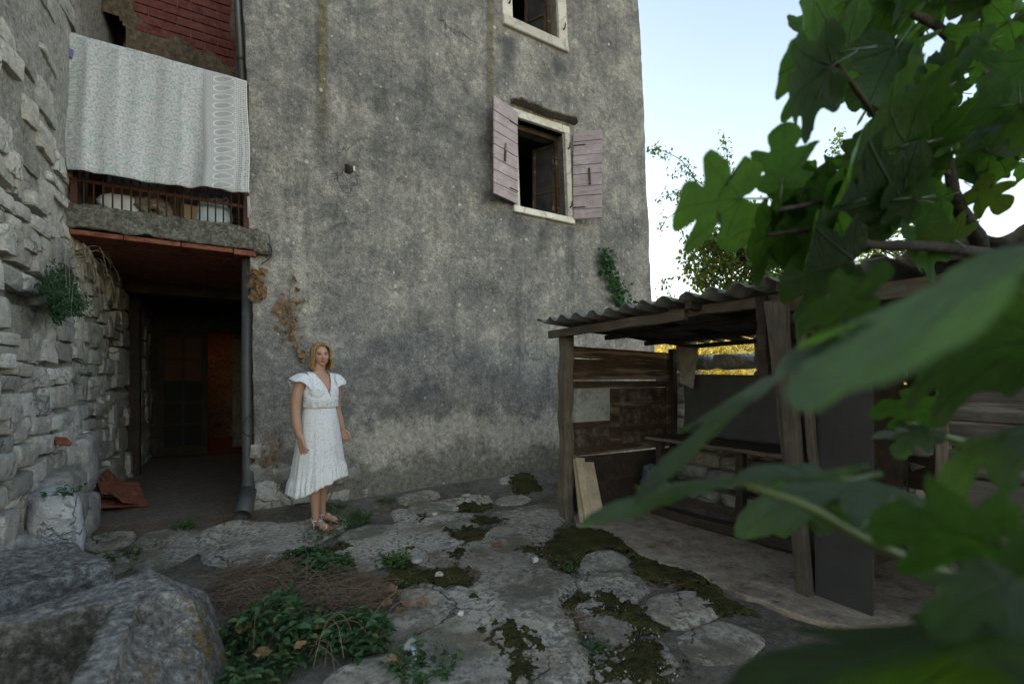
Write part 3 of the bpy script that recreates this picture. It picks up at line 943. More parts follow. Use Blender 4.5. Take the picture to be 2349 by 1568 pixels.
MB().box((ax1 - .02, YB + .05, 2.75), (ax1 + .05, YB + .55, 4.9)).build('door_reveal', M_BROWNPL, bay)
zb = 4.75; r_ = 0
BH, BL = .098, .25
while zb < 5.85:
    x = -.93 - (BL / 2 if r_ % 2 else 0)
    while x < -.02:
        x0, x1 = max(x, -.93), min(x + BL, .0)
        be = 5.12 - .12 * ((x0 + x1) / 2 + .6)
        if x1 - x0 > .05 and zb + BH > be - .05:
            MB().box((x0 + .005, YB + .012 + rr.uniform(-.004, .004), zb + .005), (x1 - .005, YB + .12, zb + BH - .005), .003).build('brick', M_BRICK, bay)
        x += BL
    zb += BH; r_ += 1
MB().box((-.97, YB + .030, 4.7), (.02, YB + .06, 5.9)).build('brick_joints', M_BRMORT, bay)
# railing
rail = empty('balcony_railing', (-.5, YW + .02, 2.77), 'rusty iron balcony railing of thin upright bars under the hanging bedspread', 'railing')
YR = YW + .02
def bar(nm, a, b, r, n=6): return MB().tube([a, b], r, n).build(nm, M_RUST, rail, True)
XR_0, XR_1 = -1.14, .085
for x in (XR_0, XR_1): MB().box((x - .022, YR - .02, 2.74), (x + .022, YR + .02, 4.14), .003).build('end_post', M_RUST, rail)
MB().box((XR_0, YR - .014, 4.095), (XR_1, YR + .014, 4.115), .002).build('top_rail', M_RUST, rail)
MB().box((XR_0, YR + .006, 2.965), (XR_1, YR + .016, 2.995), .002).build('lower_rail', M_RUST, rail)
nb_ = 20
for k in range(1, nb_):
    x = XR_0 + (XR_1 - XR_0) * k / nb_
    bar('bar', (x, YR, 2.75), (x + rr.uniform(-.004, .004), YR, 4.10), .0068)

# ------------------------------------------------------------------ passage
pas = empty('passage', (-.5, 7.3, .1), 'dark covered passage with a back wall and a glazed door left of the house', 'passage')
YD = 9.3
PX0, PX1 = XWL - .03, .22
DX0, DX1, DXO = -1.08, -.40, .12     # leaf and open gap
DZ0, DZ1 = .1, 2.12
MB().box((PX0, YD, DZ1), (PX1, YD + .18, 2.6)).build('lintel_wall', M_PASSDARK, pas)
MB().box((PX0, YD, -.1), (DX0, YD + .18, DZ1 - .002)).build('wall_pier', M_PASSDARK, pas)
MB().box((DXO, YD, -.1), (PX1, YD + .18, DZ1 - .002)).build('wall_pier', M_PASSDARK, pas)
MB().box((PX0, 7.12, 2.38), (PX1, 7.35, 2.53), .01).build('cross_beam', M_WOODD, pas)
MB().box((PX0, 7.36, 2.47), (PX1, YD - .002, 2.56)).build('ceiling', M_PASSDARK, pas)
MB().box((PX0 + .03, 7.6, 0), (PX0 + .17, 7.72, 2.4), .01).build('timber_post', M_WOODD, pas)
# room behind the door
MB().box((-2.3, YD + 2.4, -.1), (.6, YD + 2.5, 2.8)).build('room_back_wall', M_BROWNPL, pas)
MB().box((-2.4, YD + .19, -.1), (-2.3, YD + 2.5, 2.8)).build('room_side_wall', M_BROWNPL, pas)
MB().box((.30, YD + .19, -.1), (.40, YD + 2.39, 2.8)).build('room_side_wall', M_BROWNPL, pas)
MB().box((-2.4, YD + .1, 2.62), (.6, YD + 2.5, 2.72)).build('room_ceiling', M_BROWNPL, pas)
MB().box((-2.3, YD - .2, -.05), (.35, YD + 2.39, .105)).build('room_floor', M_TERRA, pas)
dm = MB()
for (a, b, c, e) in ((DX0, DX0 + .09, DZ0, DZ1), (DX1 - .09, DX1, DZ0, DZ1), (DX0 + .09, DX1 - .09, DZ1 - .1, DZ1), (DX0 + .09, DX1 - .09, DZ0, DZ0 + .16)):
    dm.box((a, YD + .02, c), (b, YD + .065, e - .002), .004)
xm = (DX0 + DX1) / 2
dm.box((xm - .02, YD + .025, DZ0 + .16), (xm + .02, YD + .06, DZ1 - .1), .003)
hh = (DZ1 - .1 - DZ0 - .16) / 5
for k in range(1, 5):
    z = DZ0 + .16 + hh * k
    for (a, b) in ((DX0 + .09, xm - .02), (xm + .02, DX1 - .09)):
        dm.box((a, YD + .026, z - .018), (b, YD + .058, z + .018), .003)
door = dm.build('door', M_WOODD, pas)
M_GLASS2 = plain('glow-tinted pane', (.07, .028, .012), .6, .15, .5, 6, .001)  # reddish light of the room behind put into the pane colour
M_PANED = plain('opaque dark pane', (.012, .013, .015), .6, .12, .3, 8, .001)  # even, opaque dark colour for the lower panes
for k in range(5):
    for (a, b) in ((DX0 + .09, xm - .02), (xm + .02, DX1 - .09)):
        MB().box((a, YD + .036, DZ0 + .16 + hh * k + .018 * (k > 0)), (b, YD + .042, DZ0 + .16 + hh * (k + 1) - .018 * (k < 4))).build('pane', M_GLASS2 if k > 2 else M_PANED, door)
# the little bulb burning in the room
g = G('lit bulb', .4); g.b.inputs['Emission Color'].default_value = (1, .36, .10, 1); g.b.inputs['Emission Strength'].default_value = 5.0
M_BULB = g.done((1, .5, .2))
lamp = empty('hanging_bulb', (-.62, YD + 1.7, 1.75), 'small bare bulb glowing orange in the room behind the passage door', 'lamp')
MB().tube([(-.62, YD + 1.7, 1.85), (-.62, YD + 1.7, 2.62)], .004, 5).build('cord', M_IRON, lamp)
MB().tube([(-.62, YD + 1.7, 1.80), (-.62, YD + 1.7, 1.86)], .014, 8).build('socket', M_IRON, lamp)
bm_ = MB(); bm_.stone((-.62, YD + 1.7, 1.765), (.035, .035, .045), 0, 1, 4, 2.0); bm_.build('bulb', M_BULB, lamp, True)
bl = bpy.data.lights.new('bulb_light', 'POINT'); bl.energy = .35; bl.color = (1, .32, .10); bl.shadow_soft_size = .04
blo = bpy.data.objects.new('bulb_light', bl); COL.objects.link(blo); blo.parent = lamp; blo.location = (0, -.05, -.06)
# ------------------------------------------------------------------ ground
def soil_mat():
    g = G('dark soil and litter', 1.0, .1)
    p = g.pos(); x, y, z = g.sep(p)
    n1 = g.noise(2.5, 6, .65, p); n2 = g.noise(16, 6, .7, p); n3 = g.noise(80, 4, .75, p)
    c = g.mix(g.ramp(n1, [(.35, 0), (.65, 1)]), (.10, .086, .068), (.21, .185, .152))
    c = g.mix(g.ramp(n2, [(.5, 0), (.68, .8)]), c, (.28, .255, .22))
    # trodden pale earth inside the passage
    pm = g.ma('MULTIPLY', g.sm(4.9, 5.5, g.ma('ADD', y, g.ma('MULTIPLY', n2, .5))), g.ma('LESS_THAN', x, .4))
    c = g.mix(g.ma('MULTIPLY', pm, .85), c, g.ramp(n2, [(.3, (.17, .132, .102)), (.7, (.29, .23, .18))]))
    c = g.mix(.6, c, g.ramp(n3, [(.25, .15), (.75, .9)]), 'OVERLAY')
    return g.done(c, g.bump(g.ma('ADD', n2, g.ma('MULTIPLY', n3, .8)), .03))
M_SOIL = soil_mat()
def slab_mat():
    g = G('worn limestone paving', .9, .22)
    p = g.pos(); r = g.n('ShaderNodeObjectInfo').outputs['Random']
    n0 = g.noise(1.6, 5, .6, p); n1 = g.noise(5, 7, .68, p); n2 = g.noise(30, 6, .7, p); n3 = g.noise(120, 4, .7, p)
    c = g.mix(g.ramp(n1, [(.32, 0), (.66, 1)]), (.45, .42, .37), (.70, .655, .585))
    c = g.mix(g.ramp(n0, [(.48, 0), (.70, .55)]), c, (.21, .208, .20))
    bl = g.ma('MULTIPLY', g.ramp(n2, [(.47, 0), (.57, 1)]), g.ramp(n1, [(.38, .1), (.54, .85)]))
    c = g.mix(bl, c, (.11, .108, .10))
    c = g.mix(g.ramp(n2, [(.62, 0), (.75, .55)]), c, (.58, .56, .51))
    gr = g.noise(1.9, 7, .72, g.vm('ADD', p, (11, 3, 2)))
    c = g.mix(g.ramp(gr, [(.50, 0), (.60, .75)]), c, g.ramp(n2, [(.38, (.06, .056, .036)), (.62, (.20, .185, .135))]))
    crack = g.n('ShaderNodeTexVoronoi', feature='DISTANCE_TO_EDGE'); g.L(g.vm('ADD', p, g.vm('SCALE', g.noise(3, 4, .6, p, col=True), scale=.35)), crack.inputs['Vector']); crack.inputs['Scale'].default_value = 1.5
    cm = g.ma('MULTIPLY', g.ramp(crack.outputs[0], [(.003, 1), (.012, 0)]), g.ramp(n0, [(.48, 0), (.56, 1)]))
    c = g.mix(g.ma('MULTIPLY', cm, .85), c, (.03, .026, .02))
    brown = g.ramp(g.noise(2.2, 5, .6, g.vm('ADD', p, (4, 8, 1))), [(.5, 0), (.66, .5)])
    c = g.mix(brown, c, (.27, .215, .155))
    c = g.mix(.6, c, g.ramp(n3, [(.28, .12), (.72, .85)]), 'OVERLAY')
    c = g.mix(1.0, c, (1.0, .965, .91), 'MULTIPLY')
    hs = g.n('ShaderNodeHueSaturation'); g.L(g.ma('MULTIPLY_ADD', r, .3, .85), hs.inputs['Value']); g.L(c, hs.inputs['Color'])
    h = g.ma('ADD', g.ma('MULTIPLY', n1, 1.2), g.ma('ADD', n2, g.ma('MULTIPLY', n3, .5)))
    h = g.ma('SUBTRACT', h, g.ma('MULTIPLY', cm, 1.2))
    return g.done(hs.outputs[0], g.bump(h, .02))
M_SLAB = slab_mat()
def moss_mat():
    g = G('dark moss', 1.0, .1)
    p = g.pos(); n1 = g.noise(6, 5, .6, p); n2 = g.noise(60, 4, .7, p)
    c = g.mix(g.ramp(n1, [(.35, 0), (.65, 1)]), (.042, .038, .015), (.085, .08, .026))
    c = g.mix(g.ramp(n1, [(.62, 0), (.75, .8)]), c, (.11, .105, .024))
    c = g.mix(g.ramp(n2, [(.3, .8), (.5, 0)]), c, (.010, .009, .005))
    c = g.mix(g.ramp(n2, [(.62, 0), (.75, .5)]), c, (.11, .10, .05))
    return g.done(c, g.bump(n2, .03))
M_MOSS = moss_mat()

xs = np.concatenate([[-160, -90, -50, -25, -12, -6, -3], np.arange(-1.8, 5.6, .04), [6, 7, 9, 12, 17, 25, 45, 90, 160]])
ys = np.concatenate([[-160, -90, -50, -25, -12, -6, -3, -1.2], np.arange(-.4, 6.4, .04), np.arange(6.6, 10, .2), [11, 14, 20, 30, 50, 90, 160]])
gx, gy = np.meshgrid(xs, ys)
Pg = np.stack([gx.ravel(), gy.ravel(), np.zeros(gx.size)], 1)
near = (1 - sst(6, 9, np.abs(Pg[:, 0]))) * (1 - sst(9.5, 11, np.abs(Pg[:, 1])))
zg = gh(Pg[:, 0], Pg[:, 1]) + near * (fbm(Pg, 1.5, 3, 101) * .016 + fbm(Pg, 9, 3, 103) * .009)
m = len(xs)
mb = MB(); mb.add(np.stack([Pg[:, 0], Pg[:, 1], zg], 1), [(j*m+k, j*m+k+1, (j+1)*m+k+1, (j+1)*m+k) for j in range(len(ys)-1) for k in range(m-1)])
ground = tag(mb.build('ground', M_SOIL, None, True, origin=(0, 0, 0), fix=False), kind='structure')

# paving: outlines read off the photograph, laid on the ground
def zq(pts): return [(625 + x * .3526, 1015 + y * .3526) for x, y in pts]
SLABS = [
 [(470,1222),(540,1203),(640,1208),(745,1190),(790,1183),(788,1210),(758,1230),(690,1262),(620,1290),(540,1300),(480,1288),(462,1250)],
 zq([(430,610),(650,545),(770,560),(840,520),(790,445),(930,440),(1190,460),(1222,560),(1120,572),(1220,640),(1228,700),(1185,790),(1065,832),(1005,800),(905,775),(880,720),(830,690),(700,800),(520,830),(490,770),(350,752),(510,700),(520,655)]),
 zq([(815,375),(925,325),(1060,338),(1095,375),(940,392),(870,404)]),
 zq([(895,408),(1100,392),(1395,358),(1425,400),(1180,432),(1050,444),(900,430)]),
 zq([(1470,372),(1620,345),(1675,372),(1600,402),(1480,406)]),
 zq([(1480,300),(1570,275),(1590,300),(1500,322)]),
 zq([(1245,690),(1300,640),(1440,565),(1540,540),(1425,460),(1700,420),(1870,412),(1875,500),(1790,560),(1825,620),(1700,700),(1780,760),(1805,835),(1960,882),(1935,960),(1850,1042),(1700,1062),(1500,1042),(1385,1030),(1295,990),(1305,945),(1395,870),(1375,820),(1240,832)]),
 zq([(1095,1062),(1180,945),(1275,965),(1300,1035),(1490,1060),(1850,1062),(1900,1092),(1935,1190),(1960,1285),(2062,1400),(2068,1470),(1960,1580),(1500,1680),(840,1640),(860,1480),(985,1330),(1065,1155)]),
 zq([(665,1172),(800,1102),(975,1090),(1062,1080),(1040,1172),(975,1305),(860,1345),(760,1292),(700,1232)]),
 zq([(2020,1165),(2130,1130),(2250,1120),(2330,1180),(2300,1290),(2215,1312),(2100,1280),(2030,1222)]),
 zq([(860,962),(1000,918),(1130,952),(1080,1022),(1052,1062),(900,1066),(830,1000)]),
 zq([(360,1560),(470,1470),(600,1402),(845,1380),(905,1440),(850,1590),(700,1660),(400,1660)]),
 zq([(1985,1060),(2100,1040),(2260,1075),(2225,1118),(2110,1112),(2000,1130)]),
 zq([(2080,1420),(2180,1350),(2300,1330),(2420,1400),(2440,1500),(2300,1620),(2120,1600)]),
 zq([(2060,740),(2200,720),(2330,790),(2320,880),(2200,930),(2080,880),(2000,800)]),
 zq([(870,500),(930,470),(985,520),(975,545),(880,538)]),
 zq([(1225,470),(1320,468),(1400,490),(1330,540),(1240,550)]),
 [(300,1262),(345,1230),(420,1215),(455,1232),(450,1270),(380,1300),(310,1300)],
 [(195,1288),(255,1270),(290,1285),(270,1310),(215,1318)],
 [(190,1245),(240,1228),(300,1226),(292,1250),(230,1262)],
 [(1330,1322),(1420,1310),(1485,1345),(1440,1387),(1350,1372)],
 [(1500,1372),(1590,1360),(1645,1400),(1570,1442),(1490,1422)],
 [(1560,1462),(1660,1432),(1745,1462),(1700,1525),(1590,1522)],
 [(1415,1495),(1520,1472),(1562,1530),(1470,1570),(1410,1560)],
 [(790,1222),(850,1208),(905,1205),(900,1218),(830,1236),(795,1238)],
]
def wiggle(poly, seed, step=.05, amp=.016, grow=0.0):
    pts = [onG(*p) for p in poly]; out = []
    n = len(pts)
    for i in range(n):
        a, b = pts[i], pts[(i+1) % n]; L_ = (b - a).length; k = max(1, int(L_ / step))
        for j in range(k):
            q = a.lerp(b, j / k); out.append(q)
    # one smoothing pass then noise
    m_ = len(out); sm_ = [(out[i-1] + out[i] * 2 + out[(i+1) % m_]) / 4 for i in range(m_)]
    P_ = np.array([[q.x, q.y, seed * 3.1] for q in sm_])
    dx = fbm(P_, 7, 3, seed) * amp * 1.6; dy = fbm(P_ + 20, 7, 3, seed + 1) * amp * 1.6
    nn_ = []
    ar = sum(sm_[i].x * sm_[(i+1) % m_].y - sm_[(i+1) % m_].x * sm_[i].y for i in range(m_)); sg = 1 if ar > 0 else -1
    for i in range(m_):
        e_ = sm_[(i+1) % m_] - sm_[i-1]; L_ = math.hypot(e_.x, e_.y) + 1e-9; nn_.append((sg * e_.y / L_ * grow, -sg * e_.x / L_ * grow))
    return [(q.x + dx[i] + nn_[i][0], q.y + dy[i] + nn_[i][1]) for i, q in enumerate(sm_)]
def in_poly(px_, py_, poly):
    px_ = np.asarray(px_); py_ = np.asarray(py_); c = np.zeros(px_.shape, bool); j = len(poly) - 1
    for i in range(len(poly)):
        xi, yi = poly[i]; xj, yj = poly[j]
        if yi != yj:
            c ^= ((yi > py_) != (yj > py_)) & (px_ < (xj - xi) * (py_ - yi) / (yj - yi) + xi)
        j = i
    return c
def sdist(px_, py_, poly):
    px_ = np.asarray(px_, float); py_ = np.asarray(py_, float); d = np.full(px_.shape, 1e9); n = len(poly)
    for i in range(n):
        ax, ay = poly[i]; bx, by = poly[(i+1) % n]
        ex, ey = bx - ax, by - ay; L2 = ex*ex + ey*ey + 1e-12
        t = np.clip(((px_ - ax) * ex + (py_ - ay) * ey) / L2, 0, 1)
        d = np.minimum(d, np.hypot(px_ - ax - t * ex, py_ - ay - t * ey))
    return np.where(in_poly(px_, py_, poly), d, -d)
def slab_obj(poly, seed, step=.045):
    # a flagstone: grid clipped to the outline by bmesh, top undulating, edges rounded down into the soil
    xsn = [p[0] for p in poly]; ysn = [p[1] for p in poly]
    bm = bmesh.new()
    vs_ = [bm.verts.new((x, y, 0)) for x, y in poly]
    f = bm.faces.new(vs_)
    if f.normal.z < 0: f.normal_flip()
    bmesh.ops.triangulate(bm, faces=bm.faces[:], ngon_method='EAR_CLIP')
    for v0, v1, ax in ((min(xsn), max(xsn), 0), (min(ysn), max(ysn), 1)):
        c = v0 + step
        while c < v1:
            no = (1, 0, 0) if ax == 0 else (0, 1, 0); co = (c, 0, 0) if ax == 0 else (0, c, 0)
            bmesh.ops.bisect_plane(bm, geom=bm.verts[:] + bm.edges[:] + bm.faces[:], plane_co=co, plane_no=no)
            c += step
    bmesh.ops.dissolve_limit(bm, angle_limit=.01, verts=[], edges=[])
    P_ = np.array([[v.co.x, v.co.y, 0] for v in bm.verts])
    sd = sdist(P_[:, 0], P_[:, 1], poly)
    z = gh(P_[:, 0], P_[:, 1]) + .021 + fbm(P_ + seed, 1.1, 2, seed) * .016 + fbm(P_, 5, 4, seed + 5) * .013 - .022 * (1 - sst(0, .045, sd)) ** 2
    for v, zz_ in zip(bm.verts, z): v.co.z = zz_
    be = [e for e in bm.edges if len(e.link_faces) == 1]
    ex = bmesh.ops.extrude_edge_only(bm, edges=be)
    for el in ex['geom']:
        if isinstance(el, bmesh.types.BMVert): el.co.z -= .06
    bmesh.ops.recalc_face_normals(bm, faces=bm.faces)
    bm.verts.index_update()
    mb = MB(); mb.add([tuple(v.co) for v in bm.verts], [tuple(v.index for v in f.verts) for f in bm.faces]); bm.free()
    return mb.build('paving_slab', M_SLAB, ground, True, origin=(0, 0, 0))
SLABW = []
for k, s in enumerate(SLABS):
    w = wiggle(s, 200 + k, .05, .022, .042); SLABW.append(w); slab_obj(w, 200 + k)

# moss cushions: one low sheet that surfaces only where moss grows
MOSS = [zq([(1130,570),(1290,560),(1430,575),(1400,615),(1300,652),(1230,662),(1180,620)]), zq([(825,692),(960,668),(1012,720),(905,748)]),
 zq([(740,900),(800,860),(930,790),(1060,835),(1180,800),(1260,830),(1380,815),(1392,860),(1290,945),(1150,925),(1090,1010),(1110,940),(900,950),(750,945)]),
 zq([(1395,1192),(1560,1140),(1650,1190),(1765,1210),(1822,1340),(1740,1370),(1795,1500),(1765,1600),(1480,1600),(1450,1440),(1485,1350),(1400,1285)]),
 zq([(1815,590),(1960,560),(2100,570),(2260,600),(2420,720),(2300,740),(2180,700),(2050,770),(1960,830),(1860,850),(1780,760),(1600,705),(1700,690),(1850,650)]),
 zq([(700,705),(740,665),(790,662),(740,712)]), zq([(1820,1165),(1860,1142),(1895,1152),(1890,1182),(1840,1190)]), zq([(1185,400),(1330,385),(1490,425),(1400,450),(1220,472)]),
 zq([(1880,1050),(1990,960),(2140,930),(2300,1000),(2450,1180),(2380,1330),(2250,1330),(2330,1200),(2200,1080),(2050,1040),(1980,1090),(2030,1180),(2010,1290),(1960,1270),(1930,1150)]),
 zq([(2070,1460),(2250,1340),(2500,1300),(2700,1500),(2600,1640),(2100,1640)]), zq([(530,690),(600,650),(690,630),(600,670)]), zq([(260,700),(400,680),(520,655),(500,700),(400,720),(280,750)]),
 zq([(1500,290),(1700,270),(1760,330),(1600,350)]), zq([(1670,610),(1720,600),(1740,625),(1690,638)]), zq([(1190,690),(1245,650),(1270,700),(1220,800),(1180,840),(1160,800)]), zq([(1280,990),(1330,985),(1360,1020),(1310,1030)]),
 [(1440,1262),(1540,1300),(1620,1332),(1725,1402),(1650,1425),(1560,1356),(1480,1335),(1430,1300)], [(1330,1385),(1450,1395),(1560,1450),(1540,1470),(1430,1440),(1340,1420)],
 zq([(1060,440),(1000,500),(1040,560),(960,540),(930,480)]), zq([(1330,480),(1450,490),(1540,510),(1450,545),(1340,545),(1250,560)])]
MOSSW = [wiggle(s, 300 + k, .05, .03) for k, s in enumerate(MOSS)]
st = .0125
xs = np.arange(.0, 4.2, st); ys = np.arange(1.2, 5.05, st)
gx, gy = np.meshgrid(xs, ys); fx, fy = gx.ravel(), gy.ravel()
best = np.full(fx.shape, -9.0)
for w in MOSSW:
    xx = [p[0] for p in w]; yy = [p[1] for p in w]
    sel = (fx > min(xx) - .2) & (fx < max(xx) + .2) & (fy > min(yy) - .2) & (fy < max(yy) + .2)
    best[sel] = np.maximum(best[sel], sdist(fx[sel], fy[sel], w))
Pq = np.stack([fx, fy, np.zeros(fx.size)], 1)
nz_ = fbm(Pq, 10, 4, 401)
hm = np.clip(best + nz_ * .10 + fbm(Pq, 34, 3, 409, .7) * .12 - .035, -.05, .05)
zt = gh(fx, fy) + .021 + .013 * 0 + hm * .26 + np.where(hm > 0, fbm(Pq, 34, 2, 403) * .008, 0)
keep = (hm > -.045).reshape(gx.shape)
m = len(xs); fs = []
for j in range(len(ys)-1):
    for k in range(m-1):
        if keep[j, k] and keep[j, k+1] and keep[j+1, k] and keep[j+1, k+1]: fs.append((j*m+k, j*m+k+1, (j+1)*m+k+1, (j+1)*m+k))
mb = MB(); mb.add(np.stack([fx, fy, zt], 1), fs)
tag(mb.build('moss', M_MOSS, None, True, origin=(0, 0, 0), fix=False), 'dark olive moss cushions spreading over the paving', 'moss', kind='stuff')

# far slope with dry grass, sunlit behind the shed
def grass_hill():
    g = G('dry sunlit grass', 1.0, .1)
    p = g.pos(); n1 = g.noise(.6, 6, .65, p); n2 = g.noise(5, 5, .7, p)
    c = g.mix(g.ramp(n1, [(.35, 0), (.65, 1)]), (.30, .23, .05), (.50, .40, .10))
    c = g.mix(g.ramp(n2, [(.55, 0), (.7, .7)]), c, (.14, .15, .03))
    return g.done(c, g.bump(n2, .3))
us = np.linspace(0, 1, 40); 
mb = MB(); A = np.linspace(-.5, 1.25, 60)
for a in A:
    for u in us:
        r_ = 13 + 130 * u ** 1.6; x = r_ * math.sin(a + .75); y = r_ * math.cos(a + .75)
        z = -.06 + 9.5 * float(sst(16, 75, r_)) + float(fbm([[x, y, 0]], .12, 3, 7)[0]) * .8 * float(sst(13, 25, r_))
        mb.v.append((x, y, z))
n = len(us); mb.f = [(i*n+k, i*n+k+1, (i+1)*n+k+1, (i+1)*n+k) for i in range(len(A)-1) for k in range(n-1)]
tag(mb.build('hill', grass_hill(), None, True, origin=(0, 0, 0)), kind='structure')
# ------------------------------------------------------------------ open timber shed on the right
def XF(Y): return 2.75 + (3.61 - Y) * .10
shed = empty('timber_shed', (3.4, 2.2, 0), 'old open timber shed with corrugated roof leaning in the yard', 'shed')
UPV = Vector((0, 0, 1))
pb = onG(1300, 1188); pt = Vector((pb.x + .0, pb.y + .02, 1.775))
MB().beam(pb - UPV * .03, pt, .115, .105, (1, 0, 0), .008, .010, 1, 9).build('post', M_WOODG, shed)
def postpx(x0, y0, x1, y1, d0, d1, w, t, seed, mat=M_WOODG, nm='post'):
    a = atd(x0, y0, d0); b = atd(x1, y1, d1)
    a.z = min(a.z, -.02) if y0 > 1200 else a.z
    return MB().beam(a, b, w, t, (1, 0, 0), .006, .007, seed, 9).build(nm, mat, shed)
postpx(1849, 1385, 1789, 692, 2.86, 2.80, .08, .06, 2, M_WOODPOST)
postpx(1900, 1370, 1835, 735, 2.86, 2.80, .045, .05, 3, M_WOODPOST)
postpx(1812, 1085, 1764, 690, 2.92, 2.82, .05, .03, 4, M_WOODPOST, nm='batten')
postpx(1872, 1380, 1815, 720, 2.92, 2.88, .03, .09, 14, M_WOODD, nm='batten')
postpx(1757, 870, 1745, 680, 3.0, 2.9, .06, .05, 24, M_WOODD, nm='brace')
# front plate in two lengths
f0 = onX(1262, 766, 2.66); f1 = onX(1540, 729, 2.78); f2 = onX(1756, 686, 2.86)
f0.z, f1.z, f2.z = 1.775, 1.80, 1.825
e = (f2 - f1).normalized()
MB().beam(f0, f1 + e * .12, .05, .075, UPV, .006, .006, 5, 6).build('front_plate', M_WOODGX, shed)
MB().beam(f1 - e * .05 + Vector((.055, 0, .03)), f2 + e * .12 + Vector((.055, 0, .01)), .05, .07, UPV, .006, .006, 6, 6).build('front_plate', M_WOODGX, shed)
MB().beam((2.93, 1.62, 1.80), (3.0, -.6, 1.81), .06, .09, UPV, .006, .004, 7, 6).build('front_plate', M_WOODGX, shed)
for k, (x, z) in enumerate(((3.25, 1.765), (3.8, 1.73), (4.33, 1.70))):
    MB().beam((x, 3.62, z), (x + .1, -.6, z + .05), .06, .045, UPV, .006, .006, 30 + k, 8).build('purlin', M_WOODD, shed)
for k, y in enumerate((3.5, 2.85, 2.2, 1.55, .8, .1)):
    MB().beam((2.72, y, 1.835 + (3.6 - y) * .02), (4.45, y + .03, 1.715 + (3.6 - y) * .02), .05, .05, UPV, .006, .006, 40 + k, 6).build('rafter', M_WOODD, shed)
# corrugated sheets
def roof_sheet(y0, y1, dz, seed):
    pitch, amp, th = .177, .024, .007
    ny = int((y1 - y0) / pitch * 12); nxs = 7; r = random.Random(seed)
    top, bot = [], []
    edge = [r.uniform(-.012, .012) for _ in range(ny + 1)]
    for i in range(nxs + 1):
        u = i / nxs
        for j in range(ny + 1):
            y = y0 + (y1 - y0) * j / ny
            xa = XF(y) - .235 + (edge[j] + .01 * math.sin(y * 7) if i == 0 else 0); xb = 4.42
            x = xa + (xb - xa) * u
            z = 1.885 + (3.6 - y) * .018 - .14 * u + amp * math.sin(2 * math.pi * y / pitch) + dz + .012 * math.sin(y * 1.9) * (1 - u)
            top.append((x, y, z + th)); bot.append((x, y, z))
    m_ = ny + 1; N = len(top); fs_ = []
    for i in range(nxs):
        for j in range(ny):
            a = i * m_ + j
            fs_.append((a, a + m_, a + m_ + 1, a + 1)); fs_.append((N + a, N + a + 1, N + a + m_ + 1, N + a + m_))
    for j in range(ny):
        fs_.append((j, j + 1, N + j + 1, N + j)); q = nxs * m_ + j; fs_.append((q + 1, q, N + q, N + q + 1))
    for i in range(nxs):
        a = i * m_; fs_.append((a + m_, a, N + a, N + a + m_)); b = a + ny; fs_.append((b, b + m_, N + b + m_, N + b))
    MB().add(top + bot, fs_).build('roof_sheet', M_ASB, shed, True)
for k, (a, b) in enumerate(((2.84, 3.79), (1.92, 2.87), (1.0, 1.95), (.08, 1.03), (-.84, .11))):
    roof_sheet(a, b, .004 + .009 * (k % 2), 60 + k)
# left end wall: boards above, an old panelled door laid sideways below
YL = 3.63
xa, xb = 2.78, 4.22
def lb(z0, z1, seed, x0=xa, x1=xb, y=YL, mat=M_WOODB, t=.022, dz=0.0, nm='board'):
    return MB().beam((x0, y, (z0 + z1) / 2), (x1, y, (z0 + z1) / 2 + dz), t, z1 - z0, UPV, .003, .0025, seed, 6).build(nm, mat, shed)
lb(1.555, 1.665, 1, dz=-.03); lb(1.335, 1.54, 2, dz=.008); 
dr = MB()
for (x0, x1, z0, z1) in ((xa, xb, 1.255, 1.325), (xa, xb, .60, .67), (3.30, 3.42, .675, 1.25), (xa, xa + .02, .675, 1.25), (xb - .09, xb, .675, 1.25)):
    dr.box((x0 + .002, YL - .022, z0), (x1 - .002, YL + .02, z1), .004)
dr.box((xa + .02, YL - .018, .86), (3.30, YL + .016, .92), .003); dr.box((3.42, YL - .018, 1.07), (xb - .09, YL + .016, 1.10), .003)
dr.box((3.42, YL - .018, .80), (xb - .09, YL + .016, .85), .003)
old = dr.build('old_door', M_WOODB, shed); old['label'] = 'old brown panelled door turned on its side'
M_PANELW = rough_conc('flaking white panel', (.20, .195, .18), (.34, .335, .32), (.40, .395, .38), .5, .004)
M_PANELB = rough_conc('flaking brown panel', (.045, .028, .020), (.085, .058, .042), (.17, .155, .135), .35, .006)
MB().box((xa + .022, YL - .004, .922), (3.298, YL + .006, 1.253)).build('door_panel', M_PANELW, old)
for (x0, x1, z0, z1) in ((xa + .022, 3.298, .672, .858), (3.422, xb - .092, 1.102, 1.253), (3.422, xb - .092, .852, 1.068), (3.422, xb - .092, .672, .798)):
    MB().box((x0, YL - .004, z0), (x1, YL + .006, z1)).build('door_panel', M_PANELB, old)
lb(.05, .30, 7, y=YL + .02, mat=M_WOODD); lb(.305, .575, 8, y=YL + .02, mat=M_WOODD)
MB().beam((xb + .0, YL - .03, 0), (xb - .02, YL - .03, 1.68), .07, .06, (1, 0, 0), .005, .004, 9).build('post', M_WOODD, shed)
MB().beam((2.80, YL + .045, .02), (2.80, YL + .045, 1.68), .05, .04, (1, 0, 0), .005, .004, 10).build('batten', M_WOODD, shed)
